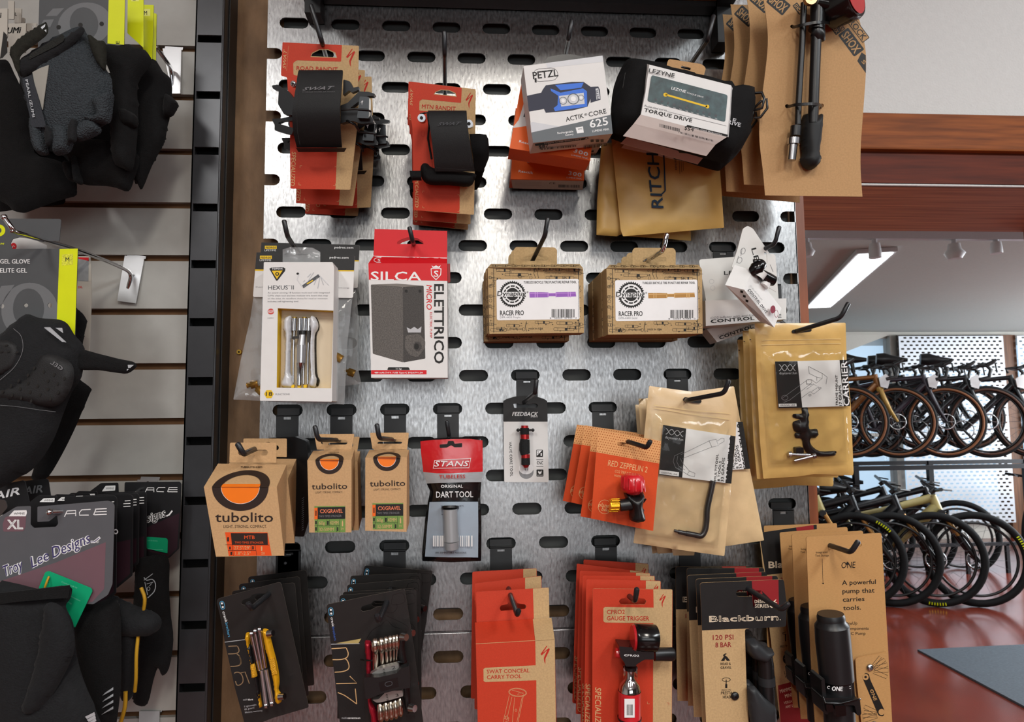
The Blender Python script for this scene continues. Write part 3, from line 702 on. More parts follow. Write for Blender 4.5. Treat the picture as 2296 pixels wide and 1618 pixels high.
m.text('Rechargeable',(376,868),(478,856),13,WHI,2,bold=.02); m.text('battery',(428,880),(480,873),12,WHI,2,bold=.02)
m.ink([(493,826),(540,818),(546,858),(503,864)],WHI,2); m.text('PETZL',(510,842),(538,836),9,BLKI,3)
b=MB(Pl.px((218,925,-.2),(733,865,-.2),(228,1000,-.157)))
b.ink([(228,932),(560,892),(550,905),(232,945)],BLKI,2); b.text('Cripple Creek Backcountry',(290,932),(530,903),9,WHI,3); b.text('$87',(255,962),(318,952),20,BLKI,2,bold=.03); barcode(b,262,960,500,972,BLKI,2,sk=-22); barcode(b,545,945,695,965,BLKI,2,sk=-20,seed=3,n=30)
b.text('CE',(552,905),(580,900),14,BLKI,2)
for x in (590,625,655): b.ink([(x,908),(x+20,905),(x+20,918),(x,921)],DGRY,2)
m.merge(b)
m.build('carton',T)
c=MB(pl); c.sheet([[(285,405,-0.02),(310,370,-0.02),(400,352,-0.02),(480,352,-0.02),(545,368,-0.02)],[(290,420,-0.02),(320,415,-0.02),(400,405,-0.02),(480,400,-0.02),(550,390,-0.02)]],BLKP,0.002); c.build('hang_tab',T)
petz=T
# orange box
def orangebox(label,c4,Y,t_):
    pl=Pl.px((c4[0][0],c4[0][1],Y),(c4[1][0],c4[1][1],Y),(c4[3][0],c4[3][1],Y)); T=thing('headlamp_box',label,'headlamp box',pl,'headlamp boxes')
    m=MB(pl); m.poly(list(c4),WHT,0,t_,side=ORG)
    g=lambda u,v:BI(c4,u,v)
    m.ink([g(0,0),g(.12,0),g(.05,.6),g(.0,.7)],ORG,1); m.ink([g(0,.72),g(.3,.62),g(1,.8),g(1,1),g(0,1)],ORG,1); m.ink([g(.12,.38),g(1,.35),g(1,.55),g(.1,.55)],DGRY,1)
    a=g(.1,.90);b_=g(.30,.92); m.text('Reactik',a,b_,16,WHI,2,bold=.03); a=g(.07,.90); m.text('300',g(.78,.92),g(.96,.95),26,WHI,2,bold=.03); m.text('LUMENS MAX.',g(.76,.97),g(.97,.985),9,WHI,2,bold=.02)
    b=MB(Pl.px((c4[3][0],c4[3][1],Y),(c4[2][0],c4[2][1],Y),(c4[3][0]+14,c4[3][1]+62,Y+t_)))
    e=(c4[2][1]-c4[3][1])/(c4[2][0]-c4[3][0])
    b.ink([(c4[3][0]+3,c4[3][1]+4),(c4[2][0]-3,c4[2][1]+4),(c4[2][0]-10,c4[2][1]+62),(c4[3][0]+14,c4[3][1]+60)],WHT,1)
    x0=c4[3][0];y0=c4[3][1]
    barcode(b,x0+310,y0+30+310*e,x0+450,y0+48+310*e,BLKI,2,sk=140*e,seed=5); b.text('CE',(x0+250,y0+28+250*e),(x0+290,y0+28+290*e),12,BLKI,2)
    for k in range(3): b.line([(x0+30,y0+18+k*9+30*e),(x0+200,y0+18+k*9+200*e)],2,LGRY,2)
    m.merge(b); m.build('carton',T); return T
orangebox('orange and white headlamp box directly behind the white and grey one',((150,490),(640,560),(588,1040),(65,960)),-.150,.04)
o3=clone(petz,'white and grey headlamp box, third from the front, lower right edge showing',*q(140,545),-.105,rot=0.00); 
orangebox('orange and white headlamp box at the back against the panel',((105,700),(560,740),(548,1168),(72,1160)),-.055,.04)
# ================= tool kit cases =================
def case(Y):
    pl=Pl.px((820,392,Y),(1560,520,Y),(760,930,Y+.01))
    T=thing('tool_kit_case','zipped black case in a white sleeve picturing a yellow tool, front of its hook','tool case',pl,'zipped black tool cases')
    m=MB(pl); m.pillow(bezc([(815,395),(860,392),(960,410),(1250,480),(1500,560),(1640,590),(1650,640),(1600,900),(1500,1040),(1420,1050),(1100,960),(800,880),(735,850),(720,760),(740,560)],3),BLKF,-0.015,0.035,0.6,rim=0.25)
    m.line([(815,470),(800,560),(806,680),(830,710)],3,BLKI,1,d=0.012); m.text('RIVE',(1478,800),(1560,822),26,LGRY,1,d=0.0225,bold=.04); m.text('E',(1508,790),(1530,795),26,LGRY,1,d=0.0225,bold=.04)
    m.build('case',T)
    c4=((955,420),(1500,560),(1455,880),(915,740))
    m=MB(pl); m.sheet([[(950,412,.014),(970,418,.026),(1500,552,.026),(1512,575,.016)],[(935,600,.016),(945,600,.028),(1490,735,.028),(1500,735,.018)],[(913,735,.016),(916,742,.028),(1472,886,.028),(1486,888,.018)]],WHT,0.001,smooth=False)
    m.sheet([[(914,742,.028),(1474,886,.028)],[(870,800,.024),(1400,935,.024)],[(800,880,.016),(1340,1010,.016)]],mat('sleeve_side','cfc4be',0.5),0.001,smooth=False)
    TEAL=mat('teal_photo','3c5658',0.35,0,vscale=90,var=0.5,hex2='1f2c30')
    m.ink(rr([(985,485),(1478,615),(1462,790),(957,655)],14),TEAL,2,d=.028)
    m.text('LEZYNE',(966,466),(1132,502),26,BLKI,2,d=.028,bold=.03)
    m.text('LEZYNE',(1112,578),(1205,602),18,WHI,3,d=.028,bold=.02); m.text('TORQUE DRIVE',(1212,604),(1320,634),9,WHI,3,d=.028)
    m.line([(1075,612),(1345,690)],12,YEL,3,d=.028); m.ink(ell(1075,613,14,13),YEL,3,d=.028); m.ink(ell(1347,690,12,12),YEL,3,d=.028)
    for k,x in enumerate((1012,1052,1092,1132,1170,1212,1246,1284,1322,1360,1402)): m.ink(ell(x,646+(x-1012)*.262,8,8),DGRY,3,d=.028); m.text('T25',(x-8,668+(x-1012)*.262),(x+8,672+(x-1012)*.262),6,WHI,3,d=.028)
    m.text('Pocket-sized tool kit',(938,690),(1084,722),13,DGRY,2,d=.028,shear=.2); m.text('TORQUE DRIVE',(935,722),(1245,792),24,BLKI,2,d=.028,bold=.05); m.line([(1088,722),(1470,815)],2,GRYI,2,d=.028)
    b=MB(Pl.px((914,742,Y-.029),(1474,886,Y-.029),(870,800,Y-.025)))
    barcode(b,1035,800,1170,822,BLKI,2,sk=34,seed=2); b.text('$54',(1195,838),(1256,852),24,BLKI,2,bold=.03)
    b.ink([(1215,808),(1480,872),(1476,886),(1210,822)],BLKI,2); b.text('Cripple Creek Backcountry',(1242,828),(1440,876),9,WHI,3); barcode(b,1160,850,1390,862,BLKI,2,sk=58,seed=8)
    m.merge(b)
    m.build('paper_sleeve',T)
    m=MB(pl); m.poly(rr([(1100,382),(1310,415),(1338,440),(1320,500),(1080,435),(1090,395)],16),K2,.012,.001,holes=[[(1180,425),(1240,440),(1235,455),(1175,440)]]); m.build('hang_tab',T)
    m=MB(pl); m.tubeP([(1640,605,.0),(1700,598,.006),(1715,640,.008),(1700,700,.008),(1650,715,.0)],0.0022,BLKP,n=8); m.tubeP([(1650,700,.0),(1690,660,.008),(1730,640,.008),(1735,700,.008),(1690,760,.004),(1650,765,.0)],0.002,BLKP,n=8); m.build('zip_cord',T)
    return T
kit=case(-.20)
cl(kit,'zipped black tool case, second from the front, price label showing below',820,470,-.135,rot=0.03,sy=.85)
cl(kit,'zipped black tool case at the back of its hook',800,520,-.08,rot=-0.02,sy=.85)
# ================= padded envelopes =================
ENV=mat('golden_envelope','d2aa62',0.42,0,var=0.05,vscale=40,bump=0.25,bscale=60)
def env(label,pts,tl,tr,bl_,seed,front):
    pl=Pl.px(tl,tr,bl_); m=MB(pl)
    m.pillow(pts,ENV,0.002,0.007,0.3,wr=0.0016,wf=70,seed=seed,rim=0.3)
    if front:
        NV=mat('ink_blue','23384e',0.55)
        m.text('RITCHEY',(1066,1350),(1046,845),72,NV,2,d=.0115,bold=.035) if False else m.text('RITCHEY',(1062,1348),(1010,830),76,NV,2,d=.0118,bold=.03,shear=.12)
        m.line([(1074,1235),(1066,1040),(1056,880)],9,NV,2,d=.0118); m.line([(1074,1235),(1050,1258)],9,NV,2,d=.0118)
        m.text('GENUINE PARTS',(1150,1100),(1140,960),12,NV,2,d=.0118,bold=.02)
        for k in range(3): m.line([(1168+k*12,1125-k*10),(1160+k*12,960)],3,mat('faded_ink','6e6247',0.6),2,d=.0118)
    o=m.build('padded_envelope'); tag(o,label,'envelope','golden padded envelopes'); return o
env('golden padded envelope printed with blue letters under the black tool cases',rr([(725,900),(1420,980),(1455,1475),(1380,1480),(1100,1505),(800,1530),(785,1490)],6),(725,900,-.075),(1420,980,-.075),(800,1530,-.07),1,True)
env('plain golden padded envelope sticking out left behind the printed one',rr([(660,930),(760,920),(830,1500),(760,1530),(628,1522),(632,1300)],5),(660,930,-.055),(1200,940,-.055),(628,1522,-.05),2,False)
env('plain golden padded envelope peeking out lowest beneath the printed one',rr([(700,960),(1230,980),(1240,1560),(1080,1545),(820,1530),(700,1400)],5),(700,960,-.035),(1230,980,-.035),(700,1530,-.03),3,False)
# ================= shock pump cards =================
V(1580,0,3.1117)
def shoxcard(label,Y,front=True):
    pl=Pl.px((405,-60,Y),(1080,-60,Y),(422,1363,Y+.03)); T=thing('shock_pump_card',label,'pump on card',pl,'tall kraft shock pump cards')
    m=MB(pl)
    L_=bez([(400,-60),(425,90),(441,260),(432,420),(405,640),(384,820),(383,990),(405,1180),(422,1363)],3); R_=bez([(1101,1371),(1088,1180),(1090,1000),(1106,780),(1126,480),(1120,330),(1085,160),(1060,60),(1068,-60)],3)
    out=L_+R_
    m.poly(out,K2,0,0.0009,holes=[ell(610,184,13,13,10),ell(575,740,14,14,10),ell(818,736,14,14,10)])
    def block(cx,cy,w_,h,ang,txt,inv,k=1):
        c_,s_=math.cos(ang),math.sin(ang); R=lambda x,y:(cx+x*c_-y*s_,cy+x*s_+y*c_)
        M1,M2=(BLKI,K2) if not inv else (K2,BLKI)
        m.ink(rr([R(-w_/2,-h/2),R(w_/2,-h/2),R(w_/2,h/2),R(-w_/2,h/2)],h*.12),BLKI,k)
        if inv: m.ink(rr([R(-w_/2+5,-h/2+5),R(w_/2-5,-h/2+5),R(w_/2-5,h/2-5),R(-w_/2+5,h/2-5)],h*.08),K2,k+1)
        m.text(txt,R(-w_*.42,h*.34),R(w_*.42,h*.34),h*.68,M2,k+2,bold=.03)
    a=0.93
    block(1022,294,190,88,a,'SHOX',False); block(1070,205,190,62,a,'ROCK',True)
    block(905,195,95,42,a,'SHOX',False); block(1085,430,120,70,a,'SHOX',False) if False else None
    block(525,20,170,92,-0.75,'OX',False) if False else None
    block(515,25,150,95,.70,'SHOX',False)
    block(652,60,80,40,a,'SHOX',False); block(940,175,90,34,a,'ROCK',True)
    m.ink([(1065,425),(1095,365),(1124,385),(1125,510)],BLKI,1); m.text('S',(1092,430),(1110,452),26,K2,3,bold=.03)
    m.build('backing_card',T)
    PB=BLKP
    m=MB(pl)
    m.tubeP([(692,20,.016),(680,300,.014),(655,720,.014),(650,870,.014)],0.0050,PB,n=14); m.tubeP([(638,880,.014),(632,950,.014)],[.0085,.0085],PB,n=14)
    m.build('hose',T)
    m=MB(pl); m.tubeP([(622,965,.014),(619,1008,.014)],.0098,STEEL,n=24); m.tubeP([(616,1010,.014),(605,1118,.014)],[.0072,.0068],STEEL,n=20); m.build('valve_coupler',T)
    m=MB(pl); m.tubeP([(790,-20,.020),(788,150,.020),(780,210,.02)],[.0115,.0115,.0125],PB,n=20); m.tubeP([(780,200,.020),(755,860,.018)],.0080,PB,n=18)
    m.tubeP([(782,225,.020),(800,250,.022),(830,280,.018)],[.011,.011,.003],PB,n=12)
    m.build('pump_barrel',T)
    m=MB(pl); m.pillow(bezc([(690,800),(740,830),(800,800),(808,850),(800,960),(785,1070),(796,1110),(775,1165),(735,1186),(690,1170),(662,1115),(678,1080),(668,960),(675,860)],3),mat('black_rubber','1b1c1d',0.55),.006,.018,.4,rim=.4); m.build('handle',T)
    m=MB(pl); a=pl.L(905,60,.035); b_=pl.L(990,40,.040)
    dirv=Vector((0.55,-0.8,0.1)).normalized(); a=pl.L(930,40,.02); m.tube([a-dirv*0.012,a+dirv*.020,a+dirv*.024],[.026,.028,.026],BLKG,n=28); e=a+dirv*.0245; m.tube([e,e+dirv*.0006],[.0225,.0225],mat('gauge_face','b01e22',0.25,coat=.6),n=28)
    m.tube([e+dirv*.001,e+dirv*.0014],[.004,.004],WHI,n=10); e2=e+dirv*.0012; m.tube([e2,e2+Vector((-.008,-.0,.014))],.0007,WHI,n=6)
    m.tubeP([(800,20,.022),(900,40,.03)],.012,BLKG,n=14); m.build('pressure_gauge',T)
    m=MB(pl); a=pl.L(728,0,.03); m.tube([a,a+Vector((0,-.006,0))],[.0085,.0085],mat('bronze_knob','9c7c58',0.3,0.7),n=20); m.tube([a+Vector((0,-.0062,0)),a+Vector((0,-.0066,0))],[.003,.003],BLKI,n=10); m.build('bleed_knob',T)
    for ys_,xs0,xs1,dy in ((184,610,890,-28),(738,575,818,-14)):
        m=MB(pl); pts=[(xs0,ys_+2,0.0),(xs0+20,ys_+2,.010),(xs0+60,ys_-8,.0215),((xs0+xs1)/2+20,ys_+dy,.031),(xs1-60,ys_+dy,.030),(xs1-15,ys_+dy+6,.02),(xs1,ys_+dy+20,0)]
        pts=bez(pts,4); m.sheet([[(x,y-10,d) for x,y,d in pts],[(x,y+10,d) for x,y,d in pts]],BLKP,.0012); m.build('cable_tie',T)
    return T
shox=shoxcard('tall kraft card with black shock pump, front of the right top hook',-.20)
cl(shox,'tall kraft shock pump card, second from the front on the right top hook',290,-70,-.155,rot=0.025,sy=.7)
cl(shox,'tall kraft shock pump card, third from the front on the right top hook',185,30,-.115,rot=0.04,sy=.7)
cl(shox,'tall kraft shock pump card, rearmost on the right top hook',130,100,-.08,rot=0.075,sy=.7)
V()
TS[0]=0.62
# ================= clear bags of brass fittings =================
V(510,480,3.678)
CLEAR=film('clear_plastic',40,0.4,0.9,(.90,.92,.93),.16)
BRS=mat('brass_fitting','a8803c',0.32,0.8)
def partsbag(label,dx,dy,Y,pts,br_):
    pl=Pl.px((235+dx,315+dy,Y),(1050+dx,340+dy,Y),(215+dx,685+dy,Y)); T=thing('parts_bag',label,'clear bag',pl,'clear bags with folded header cards')
    m=MB(pl); o=lambda a:[(x+dx,y+dy) for x,y in a]
    m.poly(rr(o([(240,315),(1050,335),(1035,690),(210,682)]),14),WHT,0.004,0.001)
    m.ink(o([(240,315),(1050,335),(1044,462),(228,455)]),BLKC,1,d=.004); m.ink(o([(228,455),(1044,462),(1043,472),(227,468)]),YEL,1,d=.004)
    m.text('pedros.com',o([(842,364)])[0],o([(998,366)])[0],18,WHI,2,d=.004,bold=.02); m.rect(268+dx,342+dy,366+dx,368+dy,YEL,2,d=.004); m.text('PEDROS',o([(274,364)])[0],o([(360,364)])[0],14,BLKI,3,d=.004,bold=.03,shear=.2); m.text('LIFETIME',o([(266,386)])[0],o([(360,386)])[0],14,WHI,2,d=.004); m.text('20 grams',o([(232,604)])[0],o([(298,604)])[0],9,GRYI,2,d=.004); m.text('side lot storage',o([(900,610)])[0],o([(1004,612)])[0],9,GRYI,2,d=.004)
    m.build('header_card',T)
    m=MB(pl); m.pillow(pts,CLEAR,0,0.006,0.8,wr=.0016,wf=120,seed=int(dx)+3,rim=.3); m.build('bag',T)
    for x,y,a in br_:
        m=MB(pl); c=pl.L(x,y,0.002); dv=Vector((math.cos(a),0,math.sin(a)))*0.0075; m.tube([c-dv,c-dv*.3,c-dv*.28,c+dv],[.0048,.0048,.0062,.0062],BRS,n=6); m.build('brass_fitting',T)
    return T
partsbag('clear bag of brass fittings behind the multitool box, spreading over the plywood',0,0,-.125,rr([(215,680),(1030,690),(985,1100),(965,1570),(880,1560),(560,1560),(130,1530),(48,1528),(110,1200),(190,850)],6),[(210,1405,.2),(262,1440,-.8),(905,1175,-.5)])
partsbag('clear bag of brass fittings with its corner beside the red carton',40,-82,-.075,rr([(300,620),(1060,620),(1085,900),(1070,1240),(1105,1400),(960,1415),(500,1420),(300,1400)],6),[(1008,1302,-.3)])
# ================= windowed multitool box =================
Y=-.165
pl=Pl.px((300,395,Y),(880,395,Y),(270,1545,Y+.004)); T=thing('multitool_box','white windowed box showing a folded multitool, above the large inner tube box','boxed multitool',pl)
m=MB(pl); win=[(415,775),(875,795),(855,1435),(405,1430)]
outl=rr([(300,395),(868,395),(880,440),(862,1545),(268,1538)],8)
m.poly(outl,WHT,0,0.0008,holes=[rr(win,1.5,2)])
# body walls
def wall(m,pl,a,b,t,mt,d=0.0):
    A=pl.L(a[0],a[1],d);B=pl.L(b[0],b[1],d); m.add([A,B,B+Vector((0,t,0)),A+Vector((0,t,0))],[(0,1,2,3)],mt)
for i in range(len(outl)): wall(m,pl,outl[i-1],outl[i],.042,WHT)
P4=[pl.L(*p) for p in ((300,395),(868,395),(862,1545),(268,1538))]; m.add([p+Vector((0,.042,0)) for p in P4],[(0,1,2,3)],WHT)
for i in range(4): wall(m,pl,win[i-1],win[i],.020,YEL if i!=2 else WHT)
Wn=[pl.L(*p)+Vector((0,.020,0)) for p in win]; m.add(Wn,[(0,1,2,3)],mat('cream_inlay','d8c8ac',0.5))
m.ink([(345,450),(362,440),(462,438),(478,448),(475,468),(412,548),(402,548)],BLKI,1); m.ink([(365,466),(455,464),(408,535)],YEL,2); m.ink(ell(410,492,16,15),BLKI,3,holes=[ell(410,492,8,8)]); m.text('TOPEAK',(366,457),(458,455),13,WHI,3,bold=.05)
m.text('HEXUS',(336,622),(498,620),34,DGRY,2,bold=.01); m.text('TM',(500,594),(520,594),8,DGRY,2); m.text('II',(528,620),(548,620),34,DGRY,2)
for i,(s_,x1) in enumerate((('An award winning 18 function multi-tool with integrated',842),('CrMo chain tool and two modular tire levers that snap',828),('on the sides. An excellent choice for road or mountain.',830),('Includes self-tightening tool.',588))): m.text(s_,(332,653+i*24),(x1,652+i*24),12,GRYI,2)
m.ink(ell(358,802,27,24),mat('dot_red','c4453c',0.5),2); 
for k in (-10,-2,6): m.line([(333,802+k),(358,806+k),(384,798+k)],3,WHI,3)
m.text('reddot',(330,860),(382,858),9,GRYI,2)
m.ink([(302,1482),(322,1450),(362,1450),(382,1482),(362,1516),(322,1516)],YEL,2); m.text('18',(316,1498),(370,1498),34,BLKI,3,bold=.02); m.text('FUNCTIONS',(396,1492),(514,1490),14,GRYI,2)
m.line([(620,600),(756,505)],26,DGRY,2); m.line([(655,575),(705,545)],9,YEL,3)
for a in ([(590,488),(575,540),(622,602)],[(635,600),(712,480)],[(625,560),(640,545)],[(756,500),(838,588)],[(762,520),(745,612)],[(770,520),(792,582)],[(740,520),(715,582)],[(660,520),(690,490)]): m.line(a,7,LGRY,2)
for a in ([(590,488),(575,540),(622,602)],[(756,500),(838,588)]): m.line(a,3,WHI,3)
m.ink(ell(580,490,11,9),BLKI,3)
m.build('carton',T)
m=MB(pl); m.pillow(bezc([(500,842),(530,850),(530,1000),(522,1150),(522,1300),(540,1350),(540,1430),(460,1430),(445,1390),(470,1320),(478,1150),(480,1000),(462,940),(470,870)],3),mat('pearl_lever','c4c5c8',0.25,coat=.5),-.012,.010,.3,rim=.45)
m.build('tyre_lever',T,)
m=MB(pl); m.pillow(bezc([(690,842),(720,845),(748,900),(745,950),(720,1000),(718,1150),(722,1310),(735,1360),(725,1425),(690,1428),(672,1390),(690,1330),(680,1150),(688,980),(680,900)],3),MC['pearl_lever'],-.012,.010,.3,rim=.45)
m.build('tyre_lever',T)
m=MB(pl); m.pillow(bezc([(720,850),(755,890),(758,950),(735,1010),(740,1300),(762,1370),(740,1420),(700,1300),(700,1000)],3),BLKP,-.019,.006,.3,rim=.4); m.build('lever_edge',T)
m=MB(pl)
for i,x in enumerate((552,598,636,672)):
    m.tubeP([(x,860,-.010),(x-4,960,-.010)],[.0048,.0048],M_chrome,n=12); m.tubeP([(x,900,-.012),(x-8,1150,-.012),(x-10,1400,-.012)],[.0022,.0020,.002],M_chrome,n=8)
m.tubeP([(620,985,-.008),(610,1080,-.008)],[.006,.0085],ALU,n=16); m.tubeP([(612,1080,-.008),(608,1225,-.008)],[.0095,.0085],ALU,n=16)
m.tubeP([(600,1225,-.006),(594,1290,-.006),(592,1410,-.006)],[.008,.005,.005],M_chrome,n=10)
m.poly([(530,1008),(575,1004),(575,960),(592,955),(592,1024),(530,1030)],M_chrome,-.005,.004); m.poly([(656,960),(676,958),(676,1060),(656,1050)],M_chrome,-.006,.004)
m.build('bit_set',T)
m=MB(pl); m.tubeP([(620,960,-.007),(621,990,-.007)],[.0068,.0068],BLKP,n=14); 
m.build('chain_tool_cap',T)
m=MB(pl)
for x in (538,590,640): m.poly([(x-14,1408),(x+14,1405),(x+12,1430),(x-12,1430)],YEL,-.006,.006)
for x in (555,636): m.tubeP([(x,848,-.013),(x,868,-.013)],[.005,.005],mat('bronze_washer','a08440',0.35,.7),n=12)
m.build('end_washer',T)
m=MB(pl); m.sheet([[(455,290,-.012),(520,270,-.012),(700,275,-.012),(765,310,-.012)],[(455,395,-.012),(540,395,-.01),(690,400,-.01),(765,395,-.012)]],CLEAR,.0006); m.tubeP([(470,330,-.011),(520,305,-.011),(560,330,-.011),(680,330,-.011),(740,360,-.011),(765,320,-.011)],.0007,CLEAR,n=6); m.build('hang_tab',T)
# ================= electric pump cartons =================
SR=mat('bright_red_print','cc1620',0.5)
def silca(label,Y):
    pl=Pl.px((1162,405,Y),(1812,405,Y),(1185,1348,Y+.004)); T=thing('pump_box',label,'electric pump box',pl,'red and white electric pump cartons')
    m=MB(pl); m.poly([(1162,405),(1812,405),(1816,1348),(1185,1348)],WHT,0,0.046)
    m.ink([(1162,405),(1812,405),(1814,550),(1166,540)],SR,1)
    m.text('SILCA',(1182,545),(1598,548),74,WHI,2,bold=.03)
    m.ink([(1676,445),(1765,445),(1762,500),(1720,545),(1680,505)],WHI,2,r=8); m.ink([(1682,452),(1758,452),(1755,498),(1720,536),(1686,500)],SR,3,r=8); m.text('S',(1702,515),(1740,515),50,WHI,4,bold=.03); m.ink([(1684,422),(1700,432),(1720,422),(1740,432),(1758,422),(1750,442),(1692,442)],WHI,3)
    PG=mat('pump_photo','6a6560',0.5,0,var=0.35,vscale=900,hex2='3f3b38'); PG2=mat('pump_photo_dark','4a4643',0.5,0,var=.3,vscale=900,hex2='2e2b29')
    m.ink([(1182,580),(1445,600),(1450,1222),(1198,1150)],PG,1,r=10); m.ink([(1445,600),(1618,590),(1632,1190),(1450,1222)],PG2,1,r=8); m.ink([(1182,580),(1400,572),(1618,590),(1445,602)],mat('pump_top','77726c',0.5),1)
    m.ink(rr([(1470,1000),(1580,985),(1632,1040),(1630,1100),(1570,1180),(1500,1160),(1462,1100)],20),PG,2); m.ink(ell(1568,1090,34,40,14),PG2,3); m.ink(ell(1560,1090,20,26,12),BLKI,4)
    for x in (1474,1588): m.ink(ell(x,634,13,13,10),BLKI,2)
    m.ink([(1478,932),(1510,948),(1540,928),(1570,948),(1600,925),(1595,975),(1490,975)],LGRY,2)
    m.text('ELETTRICO',(1706,576),(1706,1232),80,BLKI,2,bold=.045); m.text('MICRO',(1642,582),(1642,788),44,SR,2,bold=.02,shear=.15); m.text('ELECTRIC PUMP',(1670,808),(1670,1018),18,SR,2,bold=.01)
    m.rect(1185,1285,1642,1320,SR,1); m.text('400 mAh 7.4 V / USB Type-C 5V2A/7V1.5A',(1212,1312),(1612,1312),13,WHI,2,bold=.04); m.ink(rr([(1318,1283),(1325,1262),(1495,1262),(1505,1283)],6),BLKI,2); m.text('111g',(1390,1280),(1436,1280),13,WHI,3,bold=.05)
    # side face
    sd=MB(Pl.px((1812,405,Y),(1840,405,Y+.046),(1816,1348,Y)))
    sd.ink([(1814,408),(1836,408),(1838,560),(1816,556)],SR,2)
    m.merge(sd)
    m.build('carton',T)
    m=MB(pl); m.sheet([[(1205,345,-.030),(1812,360,-.030)],[(1162,405,0),(1812,405,0)]],SR,.001,smooth=False); m.line([(1185,350),(1500,362),(1800,356)],22,WHI,1,d=-.02) if False else None
    m.text('SILCA',(1790,372),(1495,366),-26,WHI,4,d=-.008,bold=.03) if False else None
    tp=MB(Pl.px((1205,345,Y+.030),(1812,360,Y+.030),(1162,405,Y)))
    tp.ink([(1200,318),(1290,335),(1500,352),(1812,345),(1812,372),(1500,382),(1300,362),(1200,345)],WHI,3); tp.text('SILCA',(1490,378),(1790,384),24,SR,4,bold=.04) 
    tp.ink(ell(1250,378,44,22),WHI,3,holes=[ell(1250,378,39,18)]); tp.text('S',(1238,390),(1262,390),22,WHI,4,bold=.03)
    m.merge(tp); m.build('carton_top',T)
    m=MB(pl); m.poly([(1213,122),(1812,138),(1812,362),(1205,348)],SR,-.030,.0008,holes=[[(1398,230),(1425,212),(1480,192),(1560,195),(1612,225),(1618,245),(1400,246)]]); m.build('hang_tab',T)
    return T
sil=silca('red and white electric pump carton in front on its hook',-.135)
cl(sil,'red and white electric pump carton mostly hidden behind the front one',1192,412,-.082,rot=0.012)
